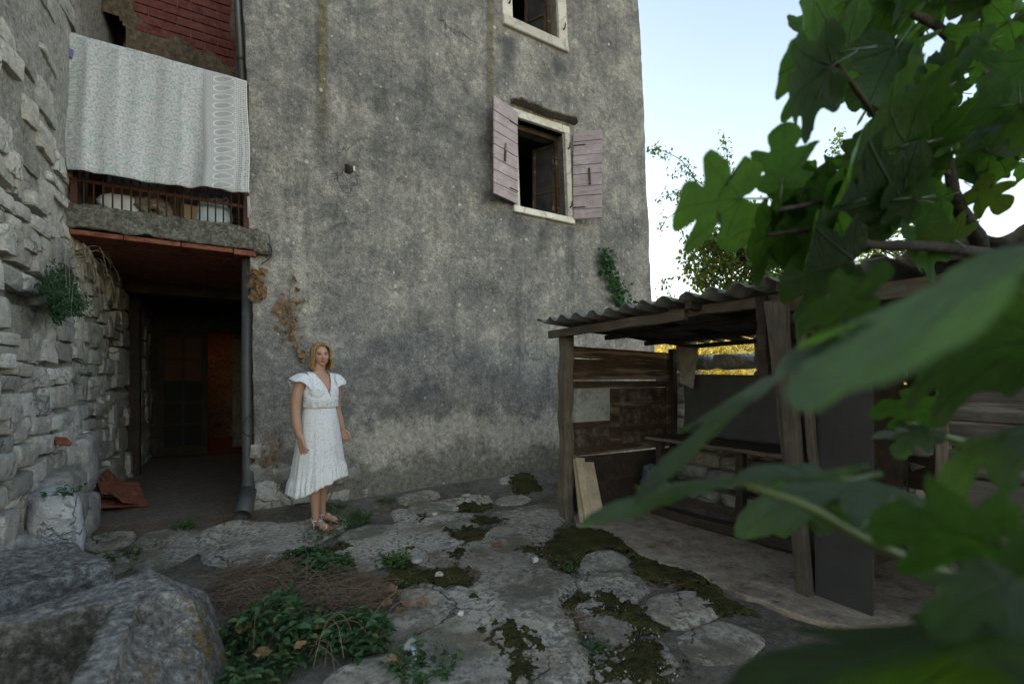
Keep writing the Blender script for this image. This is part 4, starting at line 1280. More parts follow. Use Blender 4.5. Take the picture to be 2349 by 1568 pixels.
# dim right half: sheet wall, dark doorway, weatherboards
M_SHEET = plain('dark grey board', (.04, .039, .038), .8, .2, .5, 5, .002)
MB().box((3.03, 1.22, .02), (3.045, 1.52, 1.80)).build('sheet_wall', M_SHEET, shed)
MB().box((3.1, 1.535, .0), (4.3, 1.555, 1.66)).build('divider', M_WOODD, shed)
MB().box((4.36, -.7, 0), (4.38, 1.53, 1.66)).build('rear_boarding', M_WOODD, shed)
MB().beam((3.05, .93, 0), (3.03, .92, 1.79), .05, .05, (1, 0, 0), .004, .003, 12).build('post', M_WOODG, shed)
rr = random.Random(77); z = .06
while z < 1.75:
    h = rr.uniform(.13, .19); h = min(h, 1.78 - z)
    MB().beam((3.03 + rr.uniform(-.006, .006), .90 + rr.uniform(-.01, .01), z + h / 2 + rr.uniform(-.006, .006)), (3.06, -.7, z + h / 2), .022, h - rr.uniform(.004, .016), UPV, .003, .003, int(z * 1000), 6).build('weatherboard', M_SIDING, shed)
    z += h
# shed floor
fl = [(1322, 1200), (1380, 1207), (1430, 1243), (1468, 1270), (1517, 1292), (1605, 1314), (1649, 1342), (1747, 1378), (1802, 1399), (1860, 1420)]
pf = [onZ(x, y, .03) for x, y in fl]
outl = [(p.x, p.y) for p in pf] + [(3.05, .9), (3.05, -.7), (4.4, -.7), (4.4, 3.6), (2.82, 3.62)]
P_ = []
for i, p in enumerate(outl):
    q = outl[(i + 1) % len(outl)]; L_ = math.hypot(q[0] - p[0], q[1] - p[1]); k = max(1, int(L_ / .07))
    for j in range(k):
        x = p[0] + (q[0] - p[0]) * j / k; y = p[1] + (q[1] - p[1]) * j / k
        n_ = fbm([[x, y, 3]], 8, 3, 5)[0] * .022 if i < len(fl) else 0
        P_.append((x + n_, y + n_))
M_SHEDFL = rough_conc('brown trodden screed', (.17, .132, .10), (.27, .22, .17), (.34, .285, .23), .35, .012)
tag(MB().prism(P_, -.05, .034, .012).build('shed_floor', M_SHEDFL, None, origin=(3.5, 2.0, 0)), kind='structure')

# things in the shed
dsw = empty('dry_stone_wall', (4.45, 2.4, 0), 'low dark dry stone wall behind the shed counter', 'wall')
rr = random.Random(15); z = 0.0
while z < 1.5:
    h = rr.uniform(.14, .22); y = .9
    while y < 3.85:
        w = rr.uniform(.22, .5)
        if z + h < 1.42 or rr.random() < .75:
            MB().stone((4.52 + rr.uniform(-.05, .03), y + w / 2, z + h / 2), (.3, w * .96, h * .98), .1, rr.randint(0, 9999), 4, 4).build('stone', M_STONED, dsw, True)
        y += w
    z += h
MB().box((4.5, .9, 0), (4.6, 3.85, 1.3)).build('wall_core', M_MORTAR, dsw)
def cloth_sheet(nm, pts, nu, nv, amp, seed, mat, parent=None, thick=.004, fr=6):
    # pts: four corners a(top left) b(top right) c(bottom right) d(bottom left)
    a, b, c, d_ = (Vector(p) for p in pts); nr = (b - a).cross(d_ - a).normalized(); V_ = []
    for j in range(nv + 1):
        for i in range(nu + 1):
            u, v = i / nu, j / nv
            V_.append(a.lerp(b, u).lerp(d_.lerp(c, u), v))
    P_ = np.array([tuple(q) for q in V_]); n_ = fbm(P_, fr, 4, seed) * amp
    top = [V_[k] + nr * n_[k] for k in range(len(V_))]; bot = [p - nr * thick for p in top]; N = len(top); m_ = nu + 1
    fs_ = []
    for j in range(nv):
        for i in range(nu):
            q = j * m_ + i; fs_.append((q, q+1, q+m_+1, q+m_)); fs_.append((N+q, N+q+m_, N+q+m_+1, N+q+1))
    ring = [i for i in range(nu)] + [nu + j*m_ for j in range(nv)] + [nv*m_ + nu - i for i in range(nu)] + [(nv - j)*m_ for j in range(nv)]
    for k in range(len(ring)):
        p, q = ring[k], ring[(k+1) % len(ring)]; fs_.append((q, p, N+p, N+q))
    return MB().add(top + bot, fs_).build(nm, mat, parent, True)
M_TARP = plain('dusty grey tarpaulin', (.085, .085, .088), .55, .35, .4, 6, .002)
tag(cloth_sheet('tarpaulin', [(4.30, 3.52, 1.40), (4.30, 1.60, 1.36), (4.27, 1.60, .74), (4.27, 3.52, .74)], 40, 16, .05, 3, M_TARP, fr=3), 'dark grey tarpaulin hung over the stones behind the counter', 'tarpaulin')
M_RAG = plain('pale torn cloth', (.34, .32, .28), .8, .2, .5, 9, .003)
tag(cloth_sheet('torn_cloth', [(4.17, 3.50, 1.70), (4.19, 3.24, 1.66), (4.16, 3.30, 1.24), (4.12, 3.42, 1.30)], 14, 18, .09, 8, M_RAG, fr=9), 'pale crumpled cloth hanging at the back corner of the shed', 'cloth')
ctr = empty('work_counter', (3.95, 2.5, 0), 'long brown board counter along the back of the shed', 'counter')
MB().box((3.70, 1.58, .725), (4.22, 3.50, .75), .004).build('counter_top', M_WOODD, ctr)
MB().beam((3.69, 3.52, .735), (3.69, 1.60, .735), .016, .032, UPV, .004, .004, 4, 12).build('edge_strip', M_WOODGX, ctr)
for y in (3.4, 2.5, 1.7): MB().beam((3.78, y, .03), (3.78, y, .722), .07, .07, (1, 0, 0), .005, .004, int(y * 10)).build('leg', M_WOODD, ctr)
MB().beam((3.9, 3.45, .30), (3.9, 1.62, .33), .12, .03, UPV, .004, .005, 19).build('stretcher', M_WOODD, ctr)
mb = MB().beam((3.55, 3.30, .07), (3.62, 1.9, .10), .14, .08, UPV, .008, .008, 20, 6)
tag(mb.build('old_beam', M_WOODD, None), 'dark old beam lying on the floor under the counter', 'beam')
M_BLUEBAG = plain('dull blue plastic', (.10, .13, .16), .45, .4, .4, 14, .006)
tag(MB().stone((3.62, 3.36, .33), (.2, .24, .3), .22, 31, 7, 2.6).build('crumpled_sack', M_BLUEBAG, None, True), 'crumpled dull blue plastic sack in the shed corner', 'sack')
tag(MB().stone(onZ(1494, 1163, .08), (.14, .08, .10), .05, 3, 4, 8).build('wood_block', M_WOODG, None), 'short sawn block standing on the shed floor', 'block')
# pale boards leaning by the left post
plk = [((1338, 1199), (1322, 1052), .075, .0), ((1352, 1199), (1330, 1050), .10, .03), ((1372, 1196), (1348, 1060), .135, .055)]
lbl = ['rearmost and narrowest pale pine board leaning behind the left shed post', 'middle pale pine board leaning between two others by the shed post', 'front and widest pale pine board leaning beside the shed post']
for k, (b_, t_, w, off) in enumerate(plk):
    a = onZ(b_[0], b_[1], .035); a = Vector((a.x, a.y, .036)); a.y -= off * .3
    tp = onY(t_[0], t_[1], YL - .05 - off)
    o = MB().beam(a, tp, w, .02, (0, -1, .2), .002, .001, 90 + k, 3).build('plank', M_WOODP, None)
    tag(o, lbl[k], 'plank', 'boards leaning in the shed')

# ------------------------------------------------------------------ pipes, cables
dp = empty('drainpipe', (.12, 4.9, .1), 'grey drainpipe at the house corner ending open above the paving', 'drainpipe')
px0 = onY(566, 640, YW - .02); 
ptop = Vector((.10, YW + .14, 2.52))
kn = onZ(562, 1128, .34); kn = Vector((.10, YW - .0, .33))
end0 = onG(556, 1182, .075)
pts = [ptop, Vector((.095, YW + .12, 1.4)), Vector((.10, YW + .09, .55)), Vector((.10, YW - .02, .36)), Vector((.095, YW - .10, .25))]
MB().tube(pts, .050, 18).build('pipe', M_PIPE, dp, True)
MB().pipe([Vector((.098, YW - .06, .30)), end0 + (Vector((.095, YW - .10, .25)) - end0) * .45, end0], .073, .066, 26).build('end_piece', M_PIPE, dp, True)
up_ = empty('downpipe', (.06, YW + .12, 2.8), 'dark zinc downpipe running up beside the balcony', 'drainpipe')
a = onY(556, 190, YW + .1); b = onY(545, 0, YW + .1)
dr_ = (b - a).normalized()
MB().tube([a - dr_ * 1.5, b + dr_ * 3.4], .034, 16).build('pipe', M_PIPED, up_, True)
for q in (.2, 1.0): MB().tube([a + dr_ * q, a + dr_ * (q + .025)], .040, 16).build('bracket', M_IRON, up_)
M_WIRE = plain('black cable', (.012, .012, .013), .5, .4, .2, 20, .0005)
def wire(pts, r, label):
    P_ = [Vector(p) for p in pts]; out = []
    for i in range(len(P_) - 1):
        p0, p1, p2, p3 = P_[max(i-1, 0)], P_[i], P_[i+1], P_[min(i+2, len(P_)-1)]
        for k in range(6):
            t = k / 6
            out.append(.5 * ((2*p1) + (p2-p0)*t + (2*p0-5*p1+4*p2-p3)*t*t + (3*p1-p0-3*p2+p3)*t**3))
    out.append(P_[-1])
    return tag(MB().tube(out, r, 6).build('cable', M_WIRE, None, True), label, 'cable')
wire([onY(580, 546, YW - .03), onY(605, 553, YW - .04), onY(622, 568, YW - .04), onY(620, 590, YW - .03), onY(600, 606, YW - .02)], .005, 'thin black cable curling round the end of the balcony beam')
wire([onY(580, 945, YW - .03), onY(562, 965, YW - .07), onY(556, 990, YW - .08), onY(574, 1000, YW - .06), onY(586, 996, YW - .03)], .0045, 'loose black cable looped round the grey drainpipe')

# ------------------------------------------------------------------ on the balcony
def bedspread_mat():
    g = G('printed bedspread', .85, .15)
    uv = g.n('ShaderNodeUVMap').outputs[0]; u, v, _ = g.sep(uv)
    n1 = g.noise(16, 6, .7, uv); n2 = g.noise(80, 6, .78, g.vm('MULTIPLY', uv, (1, .7, 1))); n3 = g.noise(13, 4, .65, g.vm('ADD', uv, (3, 5, 0)))
    base = (.54, .54, .545)
    c = g.mix(g.ramp(n2, [(.47, 0), (.58, .65)]), base, (.17, .18, .20))
    c = g.mix(g.ma('MULTIPLY', g.ramp(n3, [(.52, 0), (.62, 1)]), g.ramp(n2, [(.42, 0), (.52, .8)])), c, (.27, .35, .33))
    c = g.mix(g.ma('MULTIPLY', g.ramp(n3, [(.38, 1), (.47, 0)]), g.ramp(n2, [(.45, 0), (.55, .65)])), c, (.40, .32, .345))
    c = g.mix(g.ramp(n1, [(.55, 0), (.7, .6)]), c, (.54, .54, .54))
    # border: chain of medallions, paisleys, dots
    grey = (.29, .29, .30)
    ch = g.ma('MULTIPLY', g.ma('FRACT', g.ma('MULTIPLY', v, 24)), 1.0)
    du = g.ma('DIVIDE', g.ma('SUBTRACT', u, .755), .022); dv = g.ma('DIVIDE', g.ma('SUBTRACT', ch, .5), .42)
    r1 = g.ma('SQRT', g.ma('ADD', g.ma('MULTIPLY', du, du), g.ma('MULTIPLY', dv, dv)))
    cc = g.mix(g.box1(g.ma('MODULO', r1, .5), .25, .07, .08), (.46, .46, .465), grey)
    c = g.mix(g.box1(u, .755, .03, .002), c, cc)
    pv = g.ma('FRACT', g.ma('MULTIPLY', g.ma('ADD', v, g.ma('MULTIPLY', g.ma('SUBTRACT', u, .85), -.35)), 13))
    wv = g.ma('ADD', .30, g.ma('MULTIPLY', g.ma('SUBTRACT', .86, u), 1.6))
    pu = g.ma('DIVIDE', g.ma('SUBTRACT', u, .85), .062); pd = g.ma('DIVIDE', g.ma('SUBTRACT', pv, .5), wv)
    r2 = g.ma('SQRT', g.ma('ADD', g.ma('MULTIPLY', pu, pu), g.ma('MULTIPLY', pd, pd)))
    pc = g.mix(g.sm(.86, .95, r2), g.ramp(n2, [(.35, (.25, .25, .26)), (.65, (.40, .40, .41))]), (.56, .56, .56))
    pc = g.mix(g.sm(1.06, 1.16, r2), pc, (.37, .37, .375))
    c = g.mix(g.box1(u, .85, .064, .002), c, pc)
    dots = g.voro(1.0, g.vm('MULTIPLY', uv, (75, 60, 1)), rnd_=.25)
    dc = g.mix(g.sm(.28, .4, dots), (.27, .26, .26), (.54, .54, .54))
    c = g.mix(g.sm(.915, .922, u), c, dc)
    return g.done(c, g.bump(n2, .002))
def bedspread():
    nu, nv = 110, 56; r = random.Random(4)
    xl, xr = XR_0 - .015, XR_1 + .005
    V_, uv = [], []
    uu = np.linspace(0, 1, nu + 1); FB = fbm(np.stack([uu, uu * 0, uu * 0], 1), 9, 3, 31) * .06; FB2 = fbm(np.stack([uu, uu * 0 + 5, uu * 0], 1), 6, 2, 37) * .06
    for j in range(-8, nv + 1):
        for i in range(nu + 1):
            u = i / nu; x = xl + (xr - xl) * u
            zbot = 3.0 + .065 * u - .02 * math.sin(u * 3.1)
            zt_ = 4.135 + .10 * FB[i] + .01 * u
            if j >= 0:
                v = j / nv; z = zt_ + (zbot - zt_) * v
                fold = (FB[i] * (1 - v * .5) + FB2[min(nu, max(0, i + int(6 * v)))] * v + .010 * math.sin(u * 47 + 2 * v)) * (v ** .35)
                swing = .05 * v * v
                y = min(YR - .034, YR - .05 - .012 * v - abs(swing) + fold * .95 - .045 * v)
                x2 = x + .012 * math.sin(v * 7 + u * 4) * v + (.03 * v * (u > .97)) - .03 * math.sin(v * 3.0) * (u < .03)
                V_.append((x2, y, z)); uv.append((u, 1 - v))
            else:
                t = -j / 8                                            # over the rail and down behind
                ang = t * math.pi
                if t < .5: V_.append((x, YR - .045 * math.cos(ang), zt_ + .016 * math.sin(ang)))
                else: V_.append((x, YR + .022, zt_ - (t - .5) * 1.2))
                uv.append((u, 1 + t * .3))
    # order rows from behind to front bottom
    rows = nv + 9; m_ = nu + 1
    V2, uv2 = [], []
    order = list(range(-8, 0)) + list(range(0, nv + 1))
    for j in order:
        k = (j + 8) * m_
        V2 += V_[k:k + m_]; uv2 += uv[k:k + m_]
    fs_ = [(j*m_+i, j*m_+i+1, (j+1)*m_+i+1, (j+1)*m_+i) for j in range(rows-1) for i in range(nu)]
    mb = MB(); mb.add(V2, fs_); mb.uv = uv2
    o = mb.build('bedspread', bedspread_mat(), None, True, origin=(-.5, YR, 3.0))
    md = o.modifiers.new('thickness', 'SOLIDIFY'); md.thickness = .006; md.offset = 0
    return tag(o, 'faded floral bedspread with a paisley border hung over the balcony rail', 'bedspread')
bs = bedspread()
mb = MB()
for k in range(3):
    x = XR_1 + .01 + .008 * k
    mb.tube([(x, YR - .06, 3.06), (x + .004, YR - .065, 2.97), (x + .006 + .006 * k, YR - .06, 2.86 + .03 * k)], .004, 5)
mb.build('tassel', plain('cotton cord', (.5, .5, .5), .9), bs)
def lump(nm, c, s, seed, mat, label, cat, n=8, k=2.6, rg=.16):
    return tag(MB().stone(c, s, rg, seed, n, k).build(nm, mat, None, True), label, cat)
M_WBAG = plain('white plastic bag', (.55, .57, .60), .4, .4, .35, 10, .006)
M_BBAG = plain('pale blue plastic bag', (.42, .52, .56), .4, .4, .4, 10, .006)
M_CARD = plain('brown cardboard', (.22, .16, .10), .85, .2, .3, 12, .002)
M_ROOT = stone_mat('bleached driftwood', (.16, .13, .10), (.27, .235, .19), (.40, .37, .32), 1.5, .012)
YI = YR + .22
lump('plastic_bag', (-.90, YI, 2.86), (.36, .26, .24), 4, M_WBAG, 'slumped white plastic bag behind the left end of the railing', 'bag')
tag(MB().obox((-.86, YI + .14, 2.90), (.34, .16, .26), Euler((0, .1, .2)).to_matrix(), .006).build('cardboard_box', M_CARD, None), 'brown cardboard box behind the slumped white bag', 'box')
b2 = lump('plastic_bag', (-.17, YI, 2.905), (.27, .24, .29), 9, M_BBAG, 'full pale blue plastic bag with a loop handle on the balcony', 'bag')
MB().tube([(-.13, YI - .06, 3.02), (-.11, YI - .08, 3.06), (-.075, YI - .09, 3.075), (-.06, YI - .09, 3.05), (-.09, YI - .08, 3.02)], .007, 6).build('handle', M_BBAG, b2)
tag(MB().obox((-.37, YI - .02, 2.845), (.16, .2, .20), Euler((0, 0, .25)).to_matrix(), .005).build('cardboard_box', M_CARD, None), 'small open tan box between the upright plank and the blue bag', 'box')
MB_ = MB().beam((-.485, YI + .0, 2.76), (-.495, YI + .03, 3.45), .09, .03, (0, 1, 0), .003, .002, 4)
tag(MB_.build('plank', M_WOODG, None), 'grey plank standing upright behind the balcony railing', 'plank')
# gnarled root with holes
def root_obj():
    nu, nv = 40, 22; V_ = []; c = Vector((-.655, YI - .01, 2.875))
    holes = [((-.35, -1, .35), .3), ((.25, -1, -.45), .38), ((-.8, -.6, -.2), .2), ((.75, -.7, .1), .22)]
    for j in range(nv + 1):
        ph = math.pi * j / nv
        for i in range(nu):
            th = 2 * math.pi * i / nu; d_ = Vector((math.sin(ph) * math.cos(th), math.sin(ph) * math.sin(th), math.cos(ph)))
            r = 1 + .5 * float(fbm([tuple(d_ * 1.7)], 1, 3, 9)[0])
            for hc, hr in holes:
                hd = Vector(hc).normalized(); a = d_.angle(hd) if d_.length > 0 else 3
                r -= .75 * (1 - float(sst(hr * .5, hr * 1.05, a)))
            V_.append(c + Vector((d_.x * .15 * r, d_.y * .11 * r, d_.z * .125 * r)))
    fs_ = [(j*nu+i, j*nu+(i+1) % nu, (j+1)*nu+(i+1) % nu, (j+1)*nu+i) for j in range(nv) for i in range(nu)]
    return tag(MB().add(V_, fs_).build('gnarled_root', M_ROOT, None, True), 'bleached gnarled root full of holes on the balcony floor', 'root')
root_obj()
M_PAPER = plain('printed packet', (.30, .33, .30), .6, .3, .8, 25, .001)
M_PAPER2 = plain('red printed packet', (.32, .10, .09), .6, .3, .6, 25, .001)
shf = tag(MB().box((-.80, YI + .12, 3.02), (-.53, YI + .3, 3.04), .003).build('shelf_board', M_WOODB, None), 'small brown shelf board behind the balcony bars', 'shelf')
for k, (m_, w, l_) in enumerate(((M_PAPER2, .2, 'red magazine lying at the bottom of the little balcony pile'), (M_WBAG, .19, 'white magazine in the middle of the little balcony pile'), (M_PAPER, .17, 'greenish magazine on top of the little balcony pile'))):
    tag(MB().obox((-.66 + .01 * k, YI + .19, 3.052 + .023 * k), (w, .14, .02), Euler((.02 * k, .08 * (k - 1), .2 * k)).to_matrix(), .002).build('magazine', m_, None), l_, 'magazine', 'magazines on the balcony')
M_BLUE = plain('blue plastic', (.10, .13, .27), .45, .4, .3, 20, .001)
tb = onY(158, 122, YW - .05)
pg = tag(MB().obox(tb, (.05, .03, .075), Euler((0, .15, .1)).to_matrix(), .004).build('blue_tag', M_BLUE, None), 'small blue plastic box hooked on the left rail post', 'box')
MB().tube([tb + Vector((-.005, 0, .036)), tb + Vector((.0, .02, .09)), tb + Vector((.02, .05, .10))], .003, 5).build('wire_loop', M_IRON, pg)
for (x, y, l_) in ((152, 210, 'wooden peg stub in the rubble wall left of the bedspread'), (560, 200, 'splintered wooden stub at the right end of the rail')):
    c = onY(x, y, YW - .02)
    tag(MB().tube([c + Vector((-.02, .06, -.05)), c + Vector((0, -.01, .01)), c + Vector((.0, -.015, .045))], [.022, .018, .004], 7).build('wooden_peg', M_WOODP, None, True), l_, 'peg')
c0 = onY(153, 395, YW - .0)
tag(MB().obox((-1.165, YW - .03, 3.02), (.05, .06, .11), Matrix.Identity(3), .004).build('wood_block', M_WOODG, None), 'small wood block wedged beside the left rail post', 'block')
tag(MB().beam((-1.07, YI + .1, 2.76), (-1.05, YI + .14, 3.3), .12, .03, (0, 1, 0), .003, .002, 14).build('plank', M_WOODB, None), 'short brown board propped at the left end of the balcony', 'plank')

# ------------------------------------------------------------------ stone trough and blocks in the left foreground
def trough():
    # heightfield block with a squared basin cut into it, rough on all sides
    X_ = np.linspace(-1.7, .12, 200); Y_ = np.linspace(1.25, 3.1, 200)
    gx_, gy_ = np.meshgrid(X_, Y_, indexing='ij'); fx_, fy_ = gx_.ravel(), gy_.ravel()
    Pn = np.stack([fx_, fy_, np.zeros(fx_.size)], 1)
    n2 = fbm(Pn, 7, 4, 517); n3 = fbm(Pn, 24, 3, 525); na = fbm(Pn + 7, 5, 4, 531); nb2 = fbm(Pn + 13, 5, 4, 537)
    x_, y_ = fx_ + n2 * .012, fy_ + na * .012
    yb = np.clip(2.66 + .60 * (x_ + .55), 2.46, 2.90)
    top = .46 + .02 * (x_ + .4) + n2 * .010 + n3 * .006
    endf = .46 + (-.17 - x_ - .10 * np.abs(y_ - 2.5)) * 3.0 + nb2 * .05            # split end face
    backf = .46 + (yb - .06 - y_) * 3.2 + na * .05
    slope = .40 - (x_ + .33) * .85 + 1.7 * np.maximum(0, y_ - 2.32) - .10 * np.maximum(0, 2.3 - y_) + nb2 * .025 + n3 * .008
    chop = .62 - (x_ + .33) * .9 - (y_ - 2.2) * .30 + na * .03                       # knocked-off back corner
    lip = (x_ > -.425) & (x_ < -.325) & (y_ < 2.40)
    z = np.where(lip, np.minimum(top, .455 - .05 * np.maximum(0, 2.0 - y_)), np.minimum(top, np.where(x_ > -.33, slope, 9)))
    z = np.minimum(np.minimum(np.minimum(z, endf), backf), chop)
    right = np.clip((fx_ + .31) / .30, 0, 1); n1 = na
    dbas = np.minimum(-.42 - fx_ + n2 * .012, 2.385 + .05 * (fx_ + .4) - fy_ + na * .012)
    bas = sst(0, .018, dbas)
    z = np.maximum(z, -.06) * (1 - bas) + (.05 + .01 * n2) * bas
    hx = n3 * .010 * (z > .05)
    stain = sst(-.02, .004, dbas) * .95 + .7 * sst(.55, .85, right + .5 * nb2) * sst(2.0, 2.3, fy_) * (1 - bas)
    n = len(Y_); fs_ = [(i*n+j, i*n+j+1, (i+1)*n+j+1, (i+1)*n+j) for i in range(len(X_)-1) for j in range(n-1)]
    mb = MB().add(np.stack([fx_ + hx, fy_ + hx, z], 1), fs_); mb.vc = np.stack([stain, stain, stain, np.ones(len(stain))], 1)
    o = mb.build('stone_trough', M_TROUGH, None, True, origin=(-.7, 2.2, 0), sharp=30)
    return tag(o, 'big rough hewn stone trough with a dark basin and yellow lichen in the foreground', 'trough')
trough()
def rock(nm, c, s, seed, mat, label, rg=.09, k=4.5, n=10, rot=(0, 0, 0)):
    return tag(MB().stone(c, s, rg, seed, n, k, Euler(rot).to_matrix()).build(nm, mat, None, True, sharp=32), label, 'stone')
rock('stone_block', (-1.0, 3.55, .10), (.60, .66, .50), 61, M_TROUGH, 'squat grey stone block at the foot of the rubble wall behind the trough', .05, 10, 14, (.05, .05, .5))
rock('stone_block', (-1.02, 4.22, .30), (.26, .30, .66), 67, M_STONEW, 'whitish upright stone standing against the rubble wall', .10, 3.6, 10, (.05, -.08, .3))
rock('stone_block', (-1.14, 4.55, .38), (.22, .22, .5), 69, M_STONED, 'ochre grey slab of stone wedged behind the whitish stone', .06, 6, 8, (0, .12, .2))
# broken roof tiles heaped at the passage mouth
rr = random.Random(3)
tl = ['largest flat terracotta tile on top of the heap by the passage', 'terracotta tile tilted at the front of the heap by the passage', 'broken terracotta tile at the bottom of the heap by the passage', 'terracotta shard leaning on the wall behind the tile heap']
for k, (x, y, z, s, rt) in enumerate(((-.98, 5.95, .27, (.34, .26, .022), (.35, .25, .4)), (-.88, 5.78, .20, (.30, .22, .02), (.5, .35, .9)), (-.95, 5.85, .15, (.36, .28, .02), (.1, .12, .2)), (-1.08, 6.1, .33, (.2, .25, .02), (.2, 1.0, .1)))):
    tag(MB().obox((x, y, z), s, Euler(rt).to_matrix(), .004).build('terracotta_tile', M_TERRA, None), tl[k], 'tile', 'tiles heaped at the passage')
c = onG(265, 1085)
tag(MB().obox((-1.12, 4.72, .88), (.09, .13, .03), Euler((.25, .2, .5)).to_matrix(), .006).build('terracotta_shard', M_TERRA, None), 'small terracotta shard stuck between stones of the left wall', 'shard')
# ------------------------------------------------------------------ fig tree
def fig_leaf_mat():
    g = G('fig leaf', .34, .35)
    uv = g.n('ShaderNodeUVMap').outputs[0]; u, v, _ = g.sep(uv)
    r = g.n('ShaderNodeObjectInfo').outputs['Random']
    vein = None
    for a in (0, 38, -38, 82, -82):
        s_, c_ = math.sin(R(a)), math.cos(R(a))
        d = g.ma('ABSOLUTE', g.ma('SUBTRACT', g.ma('MULTIPLY', u, c_), g.ma('MULTIPLY', v, s_)))
        al = g.ma('ADD', g.ma('MULTIPLY', u, s_), g.ma('MULTIPLY', v, c_))
        m = g.ma('MULTIPLY', g.ma('SUBTRACT', 1.0, g.sm(.004, .014, d)), g.sm(-.02, .03, al))
        vein = m if vein is None else g.ma('MAXIMUM', vein, m)
    # side veins
    w = g.ma('SINE', g.ma('MULTIPLY', g.ma('SUBTRACT', v, g.ma('MULTIPLY', g.ma('ABSOLUTE', u), .75)), 62))
    vein = g.ma('MAXIMUM', vein, g.ma('MULTIPLY', g.sm(.93, 1.0, w), .45))
    n = g.noise(7, 5, .65, uv); n2 = g.noise(40, 4, .7, uv)
    top = g.mix(g.ramp(n, [(.35, 0), (.65, 1)]), (.022, .046, .022), (.040, .074, .036))
    top = g.mix(g.ma('MULTIPLY', vein, .55), top, (.10, .15, .05))
    und = g.mix(g.ma('MULTIPLY', vein, .6), (.026, .068, .016), (.07, .11, .04))
    geo = g.n('ShaderNodeNewGeometry')
    c = g.mix(geo.outputs['Backfacing'], top, und)
    g.L(g.ma('MULTIPLY_ADD', geo.outputs['Backfacing'], -.75, .95), g.b.inputs['Specular IOR Level'])
    brown = g.ma('MULTIPLY', g.ramp(n2, [(.66, 0), (.72, .8)]), g.ramp(n, [(.5, 0), (.6, 1)]))
    c = g.mix(brown, c, (.06, .035, .012))
    val = g.ma('MULTIPLY_ADD', r, .85, .50)
    hs = g.n('ShaderNodeHueSaturation'); g.L(c, hs.inputs['Color']); g.L(val, hs.inputs['Value'])
    g.L(g.ma('MULTIPLY_ADD', g.ma('FRACT', g.ma('MULTIPLY', r, 7.7)), .03, .485), hs.inputs['Hue'])
    tc = g.mix(g.ma('MULTIPLY', vein, .5), (.12, .27, .026), (.05, .115, .016))
    tc = g.mix(g.ramp(n, [(.4, .35), (.6, 0)]), tc, (.04, .11, .012))
    tc = g.mix(brown, tc, (.06, .03, .01))
    yel = g.ramp(g.ma('FRACT', g.ma('MULTIPLY', r, 13.3)), [(.92, 0), (.99, .6)])
    tc = g.mix(yel, tc, (.22, .22, .02))
    hs2 = g.n('ShaderNodeHueSaturation'); g.L(tc, hs2.inputs['Color']); g.L(val, hs2.inputs['Value'])
    tr = g.n('ShaderNodeBsdfTranslucent'); g.L(hs2.outputs[0], tr.inputs['Color'])
    mx = g.n('ShaderNodeMixShader'); mx.inputs[0].default_value = .58
    nb = g.bump(g.ma('ADD', g.ma('MULTIPLY', vein, -.8), g.ma('MULTIPLY', n2, .4)), .012)
    g.L(nb, tr.inputs['Normal'])
    g.L(g.b.outputs[0], mx.inputs[1]); g.L(tr.outputs[0], mx.inputs[2]); g.L(mx.outputs[0], g.out.inputs['Surface'])
    return g.done(hs.outputs[0], nb)
M_FIG = fig_leaf_mat()
M_BARK = stone_mat('grey fig bark', (.03, .025, .021), (.06, .052, .044), (.10, .09, .078), 2.0, .006)
M_STALK = plain('green stalk', (.055, .085, .022), .5, .4, .3, 12, .001)

